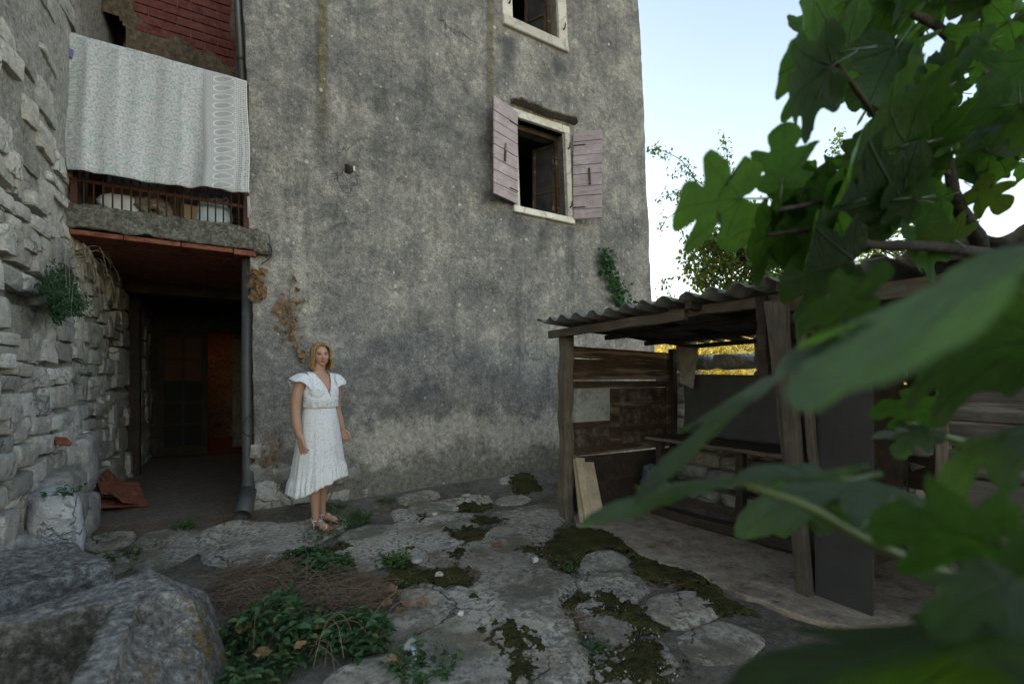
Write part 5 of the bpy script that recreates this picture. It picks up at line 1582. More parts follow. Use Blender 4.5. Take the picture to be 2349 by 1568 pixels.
HALF = [(0, .0), (.07, -.085), (.19, -.13), (.33, -.10), (.425, .0), (.445, .09), (.39, .165), (.30, .215), (.36, .31), (.455, .42), (.52, .545), (.515, .625), (.44, .65), (.33, .61), (.235, .575), (.215, .63), (.25, .73), (.255, .83), (.20, .91), (.10, .975), (0, 1.0)]
def leaf_mesh(seed, deep, curl, wide=1.0):
    r = random.Random(seed)
    half = []
    for k, (x, y) in enumerate(HALF):
        if k in (7, 14):                                   # the bays between lobes
            x, y = x * deep, y - (1 - deep) * .05
        half.append((x * wide, y))
    left = [(-x * r.uniform(.9, 1.1), y + r.uniform(-.02, .02)) for x, y in half[1:-1]][::-1]
    ctrl = half + left
    n = len(ctrl); out = []
    for i in range(n):
        p0, p1, p2, p3 = (Vector(ctrl[(i + q) % n]) for q in (-1, 0, 1, 2))
        for k in range(4):
            t = k / 4
            q = .5 * ((2*p1) + (p2-p0)*t + (2*p0-5*p1+4*p2-p3)*t*t + (3*p1-p0-3*p2+p3)*t**3)
            out.append((q.x + r.uniform(-.006, .006), q.y + r.uniform(-.006, .006)))
    C = (0, .34); rings = (.0, .28, .52, .72, .88, 1.0)
    V_ = [(C[0], C[1])]; m_ = len(out)
    for s_ in rings[1:]:
        for (x, y) in out:
            V_.append((C[0] + (x - C[0]) * s_, C[1] + (y - C[1]) * s_))
    fs_ = [(0, 1 + i, 1 + (i + 1) % m_) for i in range(m_)]
    for k in range(len(rings) - 2):
        a = 1 + k * m_
        for i in range(m_): fs_.append((a + i, a + m_ + i, a + m_ + (i + 1) % m_, a + (i + 1) % m_))
    P_ = np.array([(x, y, 0) for x, y in V_])
    nn = fbm(P_ + seed * 3.3, 3.2, 3, seed)
    ang = np.arctan2(P_[:, 0], P_[:, 1] - .1); rad = np.hypot(P_[:, 0], P_[:, 1] - .3)
    z = -curl * (P_[:, 1] - .3) ** 2 * .9 - curl * .8 * P_[:, 0] ** 2 + .09 * np.abs(P_[:, 0]) + nn * .055 * (.3 + rad * 1.4) - .035 * rad * np.cos(ang * 5)
    mb = MB(); mb.add([(p[0], p[1], z[k]) for k, p in enumerate(P_)], fs_)
    uv = [(p[0], p[1]) for p in P_]
    # stalk
    pz = z[int(np.argmin(np.hypot(P_[:, 0], P_[:, 1])))]
    s0 = len(mb.v)
    mb.tube([(0, .10, pz - .012), (0, -.04, pz - .02), (.01, -.18, pz - .05), (.02, -.34, pz - .05)], [.010, .013, .013, .016], 5)
    uv += [(0, .02)] * (len(mb.v) - s0)
    mb.uv = uv
    o = mb.build('leaf_source', M_FIG, None, True, origin=(0, 0, 0), fix=False)
    me = o.data; bpy.data.objects.remove(o)
    return me
LEAVES = [leaf_mesh(1, .85, .25), leaf_mesh(2, 1.1, .45), leaf_mesh(3, .7, .3, 1.05), leaf_mesh(4, 1.25, .6, 1.1), leaf_mesh(5, .95, .15), leaf_mesh(6, .8, .8)]
fig = empty('fig_tree', (2.62, .12, 0), 'fig tree with large lobed leaves reaching in from the right', 'tree')
leaf_n = [0]
def place_leaf(base, tip, nh, var, parent=fig, twist=0.0, sx=1.0):
    base = Vector(base); tip = Vector(tip); y = tip - base; L_ = y.length; y.normalize()
    n_ = Vector(nh); n_ = (n_ - y * n_.dot(y)).normalized(); x = y.cross(n_)
    M_ = Matrix(((x.x, y.x, n_.x), (x.y, y.y, n_.y), (x.z, y.z, n_.z)))
    o = bpy.data.objects.new('leaf', LEAVES[var % len(LEAVES)]); COL.objects.link(o); o.parent = parent
    o.matrix_local = Matrix.Translation(base - WLOC[parent.name]) @ (M_ @ Matrix.Diagonal((sx, 1, 1))).to_4x4() @ Matrix.Scale(L_, 4)
    leaf_n[0] += 1
    return o
def away(p, upw=.4):
    d = (Vector(p) - EYE).normalized(); return d + Vector((0, 0, upw))
def pleaf(b, t, db, dt, var, nh=None, upw=.35):
    B = atd(b[0], b[1], db); T = atd(t[0], t[1], dt)
    return place_leaf(B, T, nh if nh is not None else away((B + T) / 2, upw), var)
# the leaves that show one by one against the sky
for b, t, db, dt, var in (((1792, 462), (1800, 282), .98, .95, 4), ((1752, 448), (1525, 478), .92, .88, 2), ((1990, 100), (1757, 168), 1.05, 1.0, 0), ((1945, 120), (1762, 262), 1.0, .96, 1),
    ((1990, -30), (1800, 100), 1.1, 1.05, 2), ((2075, 70), (1985, 248), 1.15, 1.1, 4), ((2060, 170), (2085, 345), 1.2, 1.15, 5), ((2135, 310), (1850, 400), 1.1, 1.0, 3), ((2120, 440), (1840, 500), 1.1, 1.02, 0),
    ((1990, 480), (1790, 562), 1.1, 1.0, 1), ((2010, 585), (1775, 650), 1.05, 1.0, 4), ((2110, 380), (2200, 260), 1.25, 1.2, 0), ((1840, 515), (1660, 580), 1.1, 1.05, 5),
    ((2160, 520), (2060, 620), 1.3, 1.25, 1), ((2215, 420), (2320, 480), 1.3, 1.25, 2), ((2260, 330), (2340, 430), 1.4, 1.3, 5), ((2180, 470), (2100, 560), 1.4, 1.35, 3), ((2090, -20), (1880, 60), 1.2, 1.15, 3),
    ((2170, 190), (2010, 290), 1.25, 1.2, 0), ((2230, 150), (2100, 230), 1.3, 1.25, 2), ((1900, 20), (1835, 150), 1.25, 1.2, 1), ((2000, 330), (1930, 450), 1.3, 1.25, 0), ((2210, 560), (2120, 520), 1.25, 1.2, 4)):
    b = (t[0] + (b[0] - t[0]) * .78, t[1] + (b[1] - t[1]) * .78)      # leaf blades run a little short of the stalk ends
    pleaf(b, t, db * 1.05, dt * 1.05, var)
rr = random.Random(41)
for k in range(96):
    if k < 88:
        x = rr.uniform(2020, 2480); y = rr.uniform(-160, 300)
        if y > 190 and x < 2200: continue
        if y < 60 and x < 2000 and rr.random() < .5: continue
    else:
        x = rr.uniform(2220, 2460); y = rr.uniform(260, 380)
    d = rr.uniform(1.2, 2.2); L_ = rr.uniform(.10, .18)
    B = atd(x, y, d); out = (Vector((-.75, .25, -.25)) + Vector((rr.uniform(-.9, .9), rr.uniform(-.9, .9), rr.uniform(-.8, .35)))).normalized()
    place_leaf(B, B + out * L_, away(B, rr.uniform(-.2, .9)) + Vector((rr.uniform(-.5, .5), rr.uniform(-.5, .5), 0)), rr.randint(0, 5))
for k in range(18):                                            # the spray along the lower bough
    t = rr.random(); B = atd(1800 + 380 * t + rr.uniform(-20, 20), 470 - 90 * t + rr.uniform(-70, 130), rr.uniform(1.08, 1.45))
    out = (Vector((-.7, .3, -.15)) + Vector((rr.uniform(-.8, .8), rr.uniform(-.8, .8), rr.uniform(-.6, .6)))).normalized()
    place_leaf(B, B + out * rr.uniform(.12, .19), away(B, rr.uniform(-.1, .9)) + Vector((rr.uniform(-.4, .4), rr.uniform(-.4, .4), 0)), rr.randint(0, 5))
# leaves right in front of the lens
tc_ = lambda x, y, a: Vector((0, 0, 1)) - ray(x, y).normalized() * a
def edge_leaf(b, t, db, dt, var, show, sx=1.0):
    # a leaf seen almost edge on; "show" is how much of its upper face turns to the eye
    B = atd(b[0], b[1], db); T = atd(t[0], t[1], dt); r_ = ((B + T) / 2 - EYE).normalized(); n_ = r_.cross(T - B).normalized()
    if n_.z < 0: n_ = -n_
    return place_leaf(B, T, n_ - r_ * show, var, sx=sx)
edge_leaf((1930, 770), (1432, 1122), .52, .50, 4, .12, .55)
edge_leaf((2560, 500), (1826, 872), .34, .27, 4, .26, .7)
edge_leaf((1850, 1085), (1326, 1170), .52, .50, 4, .10, .7)
edge_leaf((2480, 1420), (1640, 1512), .36, .35, 0, .2)
edge_leaf((2420, 1480), (1850, 1580), .34, .34, 3, .4)
pleaf((2290, 1240), (1985, 1190), .42, .45, 4, away((1, 1, 1), .5))
edge_leaf((2120, 1120), (1700, 1085), .62, .64, 5, .2)
pleaf((2000, 672), (1806, 740), .55, .55, 0, away(atd(1900, 700, .5), .9))
pleaf((2390, 770), (2020, 860), .52, .55, 3, away(atd(2200, 800, .5), .9))
pleaf((2400, 700), (2130, 800), .6, .6, 4, away(atd(2200, 800, .5), .9))
pleaf((2400, 980), (2110, 1075), .5, .55, 5, tc_(2250, 1030, .25))
pleaf((2160, 940), (1990, 925), .85, .9, 1, away(atd(2080, 940, .8), .9))
pleaf((2130, 985), (2050, 1040), .85, .85, 2, tc_(2080, 1000, .3))
pleaf((2140, 1000), (2000, 990), .9, .95, 0, tc_(2080, 1000, .3))
pleaf((1900, 1105), (1760, 1205), .75, .75, 2, tc_(1830, 1150, .5))
pleaf((1885, 1090), (1745, 1165), .8, .8, 0, tc_(1800, 1120, .35))
pleaf((1905, 1110), (1870, 1215), .75, .75, 5, away(atd(1890, 1150, .8), .5))
pleaf((2330, 1330), (2130, 1420), .33, .33, 1, tc_(2200, 1400, .5))
pleaf((2420, 1240), (2200, 1330), .40, .40, 3, away(atd(2300, 1300, .4), .8))
# limbs
TR = Vector((2.62, .12, 0))
def limb(pts, r0, r1, nm='branch', n=10, mat=M_BARK, parent=fig):
    P_ = [Vector(p) for p in pts]; out = []
    for i in range(len(P_) - 1):
        p0, p1, p2, p3 = P_[max(i-1, 0)], P_[i], P_[i+1], P_[min(i+2, len(P_)-1)]
        for k in range(5):
            t = k / 5; out.append(.5 * ((2*p1) + (p2-p0)*t + (2*p0-5*p1+4*p2-p3)*t*t + (3*p1-p0-3*p2+p3)*t**3))
    out.append(P_[-1]); m_ = len(out)
    rads = [(r0 + (r1 - r0) * k / (m_ - 1)) * (1 + .06 * math.sin(k * 2.1)) for k in range(m_)]
    return MB().tube(out, rads, n).build(nm, mat, parent, True)
limb([TR - UPV * .1, TR + Vector((.02, -.02, .6)), TR + Vector((-.05, .05, 1.2)), TR + Vector((-.05, .12, 1.7))], .075, .045, 'trunk', 14)
J = TR + Vector((-.05, .12, 1.7))
limb([J, atd(2300, 620, 1.65), atd(2240, 540, 1.5), atd(2195, 465, 1.4), atd(2180, 400, 1.35), atd(2150, 260, 1.35), atd(2080, 120, 1.3)], .03, .006)
limb([J, atd(2330, 590, 1.5), atd(2150, 566, 1.3), atd(1990, 560, 1.2), atd(1880, 528, 1.12), atd(1760, 540, 1.08)], .022, .004)
limb([J, TR + Vector((-.2, -.1, 2.2)), atd(2300, 180, 1.6), atd(2150, 60, 1.4), atd(2000, 0, 1.25)], .03, .006)
limb([atd(2195, 465, 1.4), atd(2080, 420, 1.3), atd(1900, 460, 1.1), atd(1790, 480, 1.0)], .009, .004)
limb([atd(2180, 400, 1.35), atd(2060, 330, 1.25), atd(1960, 200, 1.1), atd(1900, 120, 1.05)], .009, .004)
limb([TR + Vector((0, 0, .8)), atd(2450, 1340, .75), atd(2250, 1335, .55), atd(2000, 1245, .50), atd(1850, 1160, .48), atd(1700, 1108, .47)], .010, .0035, 'shoot', 8, M_STALK)
limb([TR + Vector((0, 0, 1.1)), atd(2450, 1060, .9), atd(2200, 1010, .88), atd(2060, 960, .9)], .014, .004, 'shoot', 8, M_STALK)
limb([TR + Vector((-.02, .02, 1.35)), atd(2520, 790, .80), atd(2230, 735, .62), atd(2060, 745, .55), atd(1930, 770, .52)], .010, .003, 'shoot', 8, M_STALK)
limb([TR + Vector((-.05, .1, 1.6)), atd(2800, 520, .7), atd(2640, 490, .42), atd(2560, 500, .36)], .010, .003, 'shoot', 8, M_STALK)
limb([TR + Vector((0, 0, .9)), atd(2720, 1380, .6), atd(2480, 1402, .36)], .010, .003, 'shoot', 8, M_STALK)
print('FIG LEAVES', leaf_n[0])

# ------------------------------------------------------------------ small-leaf helpers
def add_leaf(mb, p, d, n_, L_, W, fold=.25):
    d = d.normalized(); n_ = (n_ - d * n_.dot(d))
    n_ = n_.normalized() if n_.length > 1e-5 else d.orthogonal().normalized()
    s_ = d.cross(n_); up = n_ * (W * fold)
    b = len(mb.v)
    mb.v += [tuple(p), tuple(p + d * (L_ * .35) + s_ * (W * .5) + up), tuple(p + d * (L_ * .75) + s_ * (W * .32) + up * .6), tuple(p + d * L_ - n_ * (L_ * .12)),
             tuple(p + d * (L_ * .75) - s_ * (W * .32) + up * .6), tuple(p + d * (L_ * .35) - s_ * (W * .5) + up), tuple(p + d * (L_ * .55))]
    mb.f += [(b, b+1, b+6), (b+1, b+2, b+6), (b+2, b+3, b+6), (b+6, b+3, b+4), (b+6, b+4, b+5), (b, b+6, b+5)]
M_WEED = leaf_mat('weed leaf', (.060, .135, .035), (.085, .16, .055), (.09, .20, .03), .5, .6, (.20, .20, .03), tw=.35)
M_NETTLE = leaf_mat('dark nettle leaf', (.052, .112, .042), (.075, .145, .058), (.08, .17, .035), .5, .9, (.14, .14, .04), tw=.35)
M_FERN = leaf_mat('wall creeper leaf', (.032, .085, .040), (.05, .11, .05), (.05, .12, .03), .55, .6, tw=.35)
M_IVY = leaf_mat('green ivy leaf', (.030, .085, .022), (.05, .11, .03), (.05, .13, .02), .45, .6, tw=.35)
M_DRYLEAF = leaf_mat('dry brown leaf', (.27, .155, .075), (.32, .20, .11), (.22, .11, .04), .8, .7, tw=.25)
M_TREELEAF = leaf_mat('backlit tree leaf', (.07, .13, .03), (.09, .15, .045), (.22, .34, .05), .5, .7, (.34, .27, .04), tw=.5)
M_DRYSTEM = plain('dry pale stem', (.30, .25, .18), .9, .2, .4, 30, .001)
M_TWIG = plain('dry brown twig', (.22, .155, .105), .95, .15, .6, 40, .001)
def rv(r, a=1.0): return Vector((r.uniform(-a, a), r.uniform(-a, a), r.uniform(-a, a)))

def weed(nm, pos, rad, hgt, nst, lsz, seed, mat, label, cat='weed', group='weeds growing in the paving joints', squash=1.0):
    r = random.Random(seed); fo = MB(); stm = MB(); pos = Vector(pos)
    for k in range(nst):
        a = r.uniform(0, 6.283); q = math.sqrt(r.random()) * rad
        b = pos + Vector((math.cos(a) * q, math.sin(a) * q * squash, -.01))
        h = hgt * r.uniform(.5, 1.05) * (1 - .45 * q / max(rad, .01))
        lean_ = Vector((math.cos(a) * q * .7, math.sin(a) * q * .7, 0)) + rv(r, .02)
        pts = [b, b + lean_ * .4 + UPV * h * .5, b + lean_ + UPV * h]
        stm.tube(pts, [.0022, .0018, .001], 4, False)
        nl = max(4, int(h / (lsz * .30)))
        for j in range(nl):
            t = .12 + .88 * j / nl; p = pts[0].lerp(pts[1], t * 2) if t < .5 else pts[1].lerp(pts[2], t * 2 - 1)
            aa = j * 2.4 + r.uniform(-.5, .5)
            d = Vector((math.cos(aa), math.sin(aa), r.uniform(-.25, .5)))
            L_ = lsz * r.uniform(.6, 1.15) * (1.1 - .4 * t)
            add_leaf(fo, p, d, UPV + rv(r, .35), L_, L_ * r.uniform(.55, .8))
    root_ = empty(nm, pos, label, cat, group)
    fo.build('foliage', mat, root_, False, fix=False); tag(stm.build('stem', M_STALK, root_, False, fix=False), kind='stuff')
    return root_
W_ = [((428, 1222), .05, .17, 9, .04, 'tall leafy weed growing at the mouth of the passage'),
 ((285, 1275), .16, .09, 30, .035, 'broad low weed clump between slabs left of the passage'),
 ((245, 1232), .13, .05, 26, .028, 'thin strip of low weeds at the foot of the rubble wall'),
 ((160, 1318), .10, .12, 22, .04, 'bright weed clump growing against the squat stone block'),
 ((812, 1200), .13, .13, 34, .036, 'full bright weed clump beside the right foot of the woman'),
 ((768, 1170), .10, .10, 16, .032, 'weed clump at the wall foot behind the sandals'),
 ((735, 1235), .12, .08, 26, .033, 'low weeds right in front of the sandals'),
 ((885, 1152), .06, .08, 14, .032, 'small weed clump at the wall foot right of the woman'),
 ((965, 1145), .06, .06, 10, .03, 'small pale weed on the slab near the wall middle'),
 ((905, 1300), .09, .12, 22, .045, 'broad leaved bright weed in the centre of the paving'),
 ((1097, 1172), .05, .06, 10, .034, 'little weed on moss towards the shed'),
 ((945, 1345), .07, .08, 12, .036, 'pale weed on the dark moss in the paving centre'),
 ((1290, 1305), .08, .07, 16, .03, 'weed among white gravel in front of the shed'),
 ((1368, 1500), .07, .08, 14, .034, 'dark weed in the joint at the bottom of the paving'),
 ((1195, 1520), .06, .04, 10, .028, 'tiny weed inside the large round moss patch'),
 ((968, 1540), .10, .13, 24, .042, 'leafy weed at the lower edge left of the large moss patch'),
 ((1260, 1105), .08, .10, 16, .034, 'grassy weed between the house foot and the shed post'),
 ((1385, 1210), .03, .05, 6, .03, 'tiny seedling at the foot of the leaning boards'),
 ((130, 1205), .12, .12, 20, .045, 'dark creeper in front of the ochre slab by the left wall'),
 ((1785, 1395), .03, .06, 6, .03, 'tiny seedling at the edge of the shed floor near the post'),
 ((40, 1345), .14, .14, 26, .045, 'dark weed clump behind the trough at the left edge')]
for k, (p, rad, h, nst, ls, l_) in enumerate(W_):
    weed('weed_plant', onG(p[0], p[1]), rad * 1.1, h * 1.35, int(nst * 1.4), ls, 600 + k, M_WEED if k not in (13, 18, 20, 15) else M_NETTLE, l_)
sp = Vector((-.98, 4.12, .60))
weed('creeper_sprig', sp, .08, .10, 10, .05, 655, M_NETTLE, 'leafy sprig hanging over the whitish upright stone', 'plant', None)

# nettle and bramble mat in the foreground, countless leaves: one mass
def mat_cover(polys, dens, hgt, lsz, seed, name, mat, label):
    r = random.Random(seed); mb = MB()
    for poly, hmul in polys:
        w = wiggle(poly, seed, .08, .05); xx = [p[0] for p in w]; yy = [p[1] for p in w]
        area = (max(xx) - min(xx)) * (max(yy) - min(yy)); N = int(area * dens)
        X_ = np.array([r.uniform(min(xx), max(xx)) for _ in range(N)]); Y_ = np.array([r.uniform(min(yy), max(yy)) for _ in range(N)])
        sd = sdist(X_, Y_, w); nn = fbm(np.stack([X_, Y_, np.zeros(N)], 1), 5, 3, seed)
        for k in range(N):
            if sd[k] + nn[k] * .09 < .01: continue
            h = hgt * hmul * min(1, .35 + sd[k] * 3) * (.45 + 2.2 * max(0, nn[k] + .25))
            z = float(gh(X_[k], Y_[k])) + .01 + max(0, h) * r.random() ** .6
            a = r.uniform(0, 6.283); L_ = lsz * r.uniform(.35, 1.35) * (1.25 if nn[k] > .1 else .8)
            for q in range(2):
                add_leaf(mb, Vector((X_[k], Y_[k], z)), Vector((math.cos(a + q * 3.1), math.sin(a + q * 3.1), r.uniform(-.4, .45))), UPV + rv(r, .4), L_, L_ * r.uniform(.55, .78))
    return tag(mb.build(name, mat, None, False, origin=(0, 0, 0), fix=False), label, 'ground cover', kind='stuff')
mat_cover([([(430, 1545), (520, 1470), (600, 1420), (680, 1392), (760, 1402), (850, 1440), (890, 1490), (840, 1520), (760, 1500), (700, 1530), (640, 1600), (520, 1640), (420, 1640)], 1.0),
           ([(640, 1300), (700, 1262), (800, 1280), (805, 1320), (740, 1345), (660, 1330)], .5)], 2700, .14, .040, 71, 'nettle_cover', M_NETTLE, 'dark green nettles and brambles covering the ground beside the trough')
# long bramble stems arching over the nettles
r = random.Random(29); mb = MB()
for k in range(26):
    p = onG(r.uniform(470, 880), r.uniform(1330, 1530), .03); a = r.uniform(0, 6.28); L_ = r.uniform(.15, .42); h = r.uniform(.06, .2)
    mb.tube([p + Vector((math.cos(a) * L_ * t, math.sin(a) * L_ * t, h * 4 * t * (1 - t * .85))) + rv(r, .006) for t in np.linspace(0, 1, 7)], [.0020 - .0012 * t for t in np.linspace(0, 1, 7)], 4, False)
tag(mb.build('bramble_stems', M_TWIG, None, False, origin=(0, 0, 0), fix=False), 'bare pale bramble stems arching out of the nettles', 'ground cover', kind='stuff')
# dead grass and twigs
def twigs(polys, n, seed, name, mat, label, lmin, lmax, rad, zmax=.03):
    r = random.Random(seed); mb = MB()
    for poly in polys:
        w = wiggle(poly, seed, .08, .04); xx = [p[0] for p in w]; yy = [p[1] for p in w]
        for _ in range(n):
            x, y = r.uniform(min(xx), max(xx)), r.uniform(min(yy), max(yy))
            if not in_poly([x], [y], w)[0]: continue
            a = r.gauss(.5, 1.3); L_ = r.uniform(lmin, lmax); z = float(gh(x, y)) + r.random() ** 2 * zmax + .012
            d = Vector((math.cos(a), math.sin(a), r.uniform(-.08, .15))) * L_
            p = Vector((x, y, z)); mb.tube([p, p + d * .5 + rv(r, L_ * .05), p + d + rv(r, L_ * .05)], [rad, rad * .8, rad * .4], 3, False)
    return tag(mb.build(name, mat, None, False, origin=(0, 0, 0), fix=False), label, 'litter', kind='stuff')
twigs([[(490, 1330), (600, 1300), (760, 1320), (860, 1340), (880, 1400), (760, 1420), (640, 1440), (540, 1450), (510, 1400)]], 5200, 73, 'dead_grass', M_TWIG, 'heap of dead brown grass and twigs behind the nettles', .03, .20, .0019, .08)
twigs([[(600, 1185), (700, 1180), (790, 1170), (900, 1160), (1010, 1140), (1280, 1085), (1280, 1110), (1000, 1165), (800, 1195), (600, 1200)], [(450, 1190), (600, 1180), (600, 1205), (450, 1215)], [(200, 1215), (460, 1190), (460, 1215), (230, 1260)], [(980, 1270), (1080, 1280), (1100, 1330), (1000, 1340)], [(1280, 1400), (1330, 1400), (1350, 1470), (1300, 1480)], [(1350, 1250), (1700, 1390), (1650, 1480), (1400, 1380)]], 420, 79, 'scattered_twigs', M_TWIG, 'scattered dry twigs in the joints and along the house foot', .03, .12, .0018, .015)
# white stone chips and gravel
def gravel(polys, seed):
    r = random.Random(seed); mb = MB()
    o6 = [(1, 0, 0), (-1, 0, 0), (0, 1, 0), (0, -1, 0), (0, 0, 1), (0, 0, -1)]
    f6 = [(0, 2, 4), (2, 1, 4), (1, 3, 4), (3, 0, 4), (2, 0, 5), (1, 2, 5), (3, 1, 5), (0, 3, 5)]
    for poly, n, smax in polys:
        w = wiggle(poly, seed, .08, .05); xx = [p[0] for p in w]; yy = [p[1] for p in w]
        for _ in range(n):
            x, y = r.uniform(min(xx), max(xx)), r.uniform(min(yy), max(yy))
            if not in_poly([x], [y], w)[0]: continue
            s_ = .0015 + smax * .5 * r.random() ** 3
            M3 = Euler((r.uniform(0, 3), r.uniform(0, 3), r.uniform(0, 3))).to_matrix(); c = Vector((x, y, float(gh(x, y)) + .026 + s_ * .3))
            mb.add([c + M3 @ Vector((a * s_ * r.uniform(.6, 1.3), b * s_ * r.uniform(.6, 1.3), e_ * s_ * .7)) for a, b, e_ in o6], f6)
    g = G('pale stone chips', .9, .2); ri = g.n('ShaderNodeNewGeometry').outputs['Random Per Island']
    m_ = g.done(g.ramp(ri, [(0, (.07, .06, .05)), (.7, (.17, .155, .135)), (1, (.38, .36, .33))]))
    return tag(mb.build('gravel', m_, None, False, origin=(0, 0, 0), fix=False), 'pale stone chips scattered in the joints and moss', 'gravel', kind='stuff')
gravel([(zq([(1560,620),(1800,560),(1850,700),(2215,740),(2215,900),(1960,860),(1830,830),(1700,720)]), 900, .012), (zq([(1460,1330),(1760,1340),(1800,1568),(1480,1568)]), 500, .009), (zq([(950,1080),(1070,1060),(1060,1150),(1000,1160)]), 160, .008),
        (zq([(1880,960),(2240,900),(2500,1200),(2450,1450),(2100,1500),(1960,1200)]), 1500, .013), (zq([(260,680),(520,650),(480,760),(300,760)]), 260, .008), (zq([(1200,460),(1450,440),(1500,560),(1230,600)]), 260, .012),
        (zq([(1880,1380),(2600,1380),(2700,1640),(1900,1640)]), 900, .012), (zq([(640,420),(800,380),(1000,320),(1500,250),(1500,330),(900,420)]), 420, .01), ([(500, 1300), (560, 1290), (600, 1310), (520, 1330)], 150, .009)], 5)
# single stones one can pick out
for k, (x, y, s_, l_) in enumerate(((1069, 1137, (.09, .07, .05), 'white angular stone lying near the wall foot'), (940, 1478, (.10, .05, .03), 'long white stone lying on the paving near the lower edge'), (955, 1283, (.10, .08, .03), 'flat pale stone beside the bright centre weed'), (1008, 1318, (.05, .04, .04), 'little white stone on the dark moss'), (996, 1178, (.06, .05, .03), 'small tan stone on the big slab'), (1057, 1406, (.04, .03, .02), 'tiny yellowish pebble on the bottom slab'), (1226, 1283, (.05, .05, .04), 'white pebble at the gravel edge in front of the shed'))):
    tag(MB().stone(onG(x, y, .035), s_, .16, 800 + k, 4, 3, Euler((0, 0, k * .8)).to_matrix()).build('loose_stone', M_STONE if k not in (4, 5) else M_WINSTONE, None, True), l_, 'stone', 'loose stones on the paving')
tag(MB().stone(onG(1140, 1248, .03), (.075, .04, .025), .1, 5, 5, 3).build('brick_fragment', M_TERRA, None, True), 'small red brick fragment on the paving', 'brick')
# pale blue clothes peg lying on the slab
cp = onG(953, 1497, .035); peg = empty('clothes_peg', cp, 'pale blue plastic clothes peg lying on the paving', 'clothes peg')
M_PEG = plain('pale blue plastic peg', (.40, .58, .66), .4, .4, .2, 20, .0005)
for s_ in (-1, 1):
    MB().beam(cp + Vector((.002 * s_, .05, .004)), cp + Vector((.016 * s_, -.045, .0)), .012, .010, UPV, .002, 0, 1, 2).build('jaw', M_PEG, peg)
MB().tube([cp + Vector((-.012, .01, .006)), cp + Vector((.012, .01, .006))], .004, 6).build('spring', M_IRON, peg)
# fallen dry leaves
def dry_leaf_mesh(seed):
    r = random.Random(seed); mb = MB(); n = 12; V_ = [(0, .5, .06)]
    for k in range(n):
        a = 2 * math.pi * k / n; q = .5 * (1 + .18 * math.cos(a * 3 + 1) + r.uniform(-.1, .1))
        V_.append((math.sin(a) * q * .8, .5 - math.cos(a) * q, r.uniform(-.05, .16) + .25 * abs(math.sin(a)) * r.random()))
    mb.add(V_, [(0, 1 + k, 1 + (k + 1) % n) for k in range(n)])
    mb.tube([(0, .02, 0), (0, -.25, .03), (.05, -.5, .0)], .018, 4)
    o = mb.build('dry_leaf_source', M_DRYLEAF, None, False, origin=(0, 0, 0), fix=False); me = o.data; bpy.data.objects.remove(o); return me
DRY = [dry_leaf_mesh(k) for k in range(5)]
rr = random.Random(61)
def dry_leaf(p, s_, parent=None, M3=None):
    o = bpy.data.objects.new('dry_leaf', DRY[rr.randint(0, 4)]); COL.objects.link(o)
    M3 = M3 or Euler((rr.uniform(-.3, .3), rr.uniform(-.3, .3), rr.uniform(0, 6.28))).to_matrix()
    L0 = WLOC[parent.name] if parent else Vector((0, 0, 0))
    o.parent = parent; o.matrix_local = Matrix.Translation(Vector(p) - L0) @ M3.to_4x4() @ Matrix.Scale(s_, 4)
    return o
for (x, y) in ((905, 1372), (935, 1378), (958, 1380), (985, 1376), (890, 1360), (875, 1385), (920, 1362), (910, 1515), (925, 1395), (700, 1470), (620, 1500), (715, 1440), (585, 1450), (660, 1310)):
    tag(dry_leaf(onG(x, y, .05 if y < 1420 else .14), rr.uniform(.05, .085)), 'curled dry brown leaf fallen beside the nettles and dead grass', 'leaf', 'fallen dry leaves')

# ------------------------------------------------------------------ creepers on the walls
def on_wall_leaf(parent, x, y, s_, Yp):
    p = onY(x, y, Yp)
    M3 = Euler((R(90) + rr.uniform(-.7, .5), rr.uniform(-.5, .5), rr.uniform(-.7, .7)), 'XYZ').to_matrix() @ Matrix.Rotation(rr.uniform(2.2, 4.1), 3, 'Z')
    return dry_leaf(p, s_, parent, M3)
iv = empty('dry_creeper', onY(660, 790, YW - .04), 'withered brown creeper on the house wall above the woman', 'creeper')
for (x, y) in [(648, 672), (652, 690), (640, 695), (676, 640), (674, 660), (668, 632), (630, 705), (655, 700), (668, 705), (684, 690), (640, 712), (650, 720), (662, 722), (672, 720), (678, 735), (632, 722), (645, 735), (658, 740), (668, 742), (680, 750), (640, 750), (655, 755), (664, 760), (636, 745), (670, 772), (676, 785), (684, 800), (688, 812), (678, 792), (700, 812), (692, 818), (668, 752), (660, 770), (650, 708), (682, 705), (646, 680), (690, 680), (674, 690), (660, 692), (700, 770)]:
    on_wall_leaf(iv, x + rr.uniform(-4, 4), y + rr.uniform(-5, 5), rr.uniform(.035, .06), YW - .035)
    if rr.random() < .6: on_wall_leaf(iv, x + rr.uniform(-8, 8), y + rr.uniform(-8, 8), rr.uniform(.03, .05), YW - .03)
MB().tube([onY(x, y, YW - .02) for x, y in ((698, 830), (686, 800), (672, 765), (662, 730), (662, 690), (668, 650), (676, 620))], [.006, .005, .005, .004, .004, .003, .002], 5).build('stem', M_TWIG, iv)
MB().tube([onY(x, y, YW - .02) for x, y in ((666, 745), (690, 710), (700, 680))], [.004, .003, .002], 5).build('stem', M_TWIG, iv)
iv2 = empty('dry_creeper', onY(592, 660, YW - .04), 'withered brown creeper clump at the corner under the balcony beam', 'creeper')
for k in range(48):
    t = rr.random(); x = 583 + 25 * rr.random() - 14 * (1 - t) * rr.random(); y = 613 + 66 * t
    on_wall_leaf(iv2, x, y, rr.uniform(.045, .075), YW - .05 - .03 * rr.random())
MB().tube([onY(x, y, YW - .02) for x, y in ((600, 690), (596, 650), (585, 615))], .005, 5).build('stem', M_TWIG, iv2)
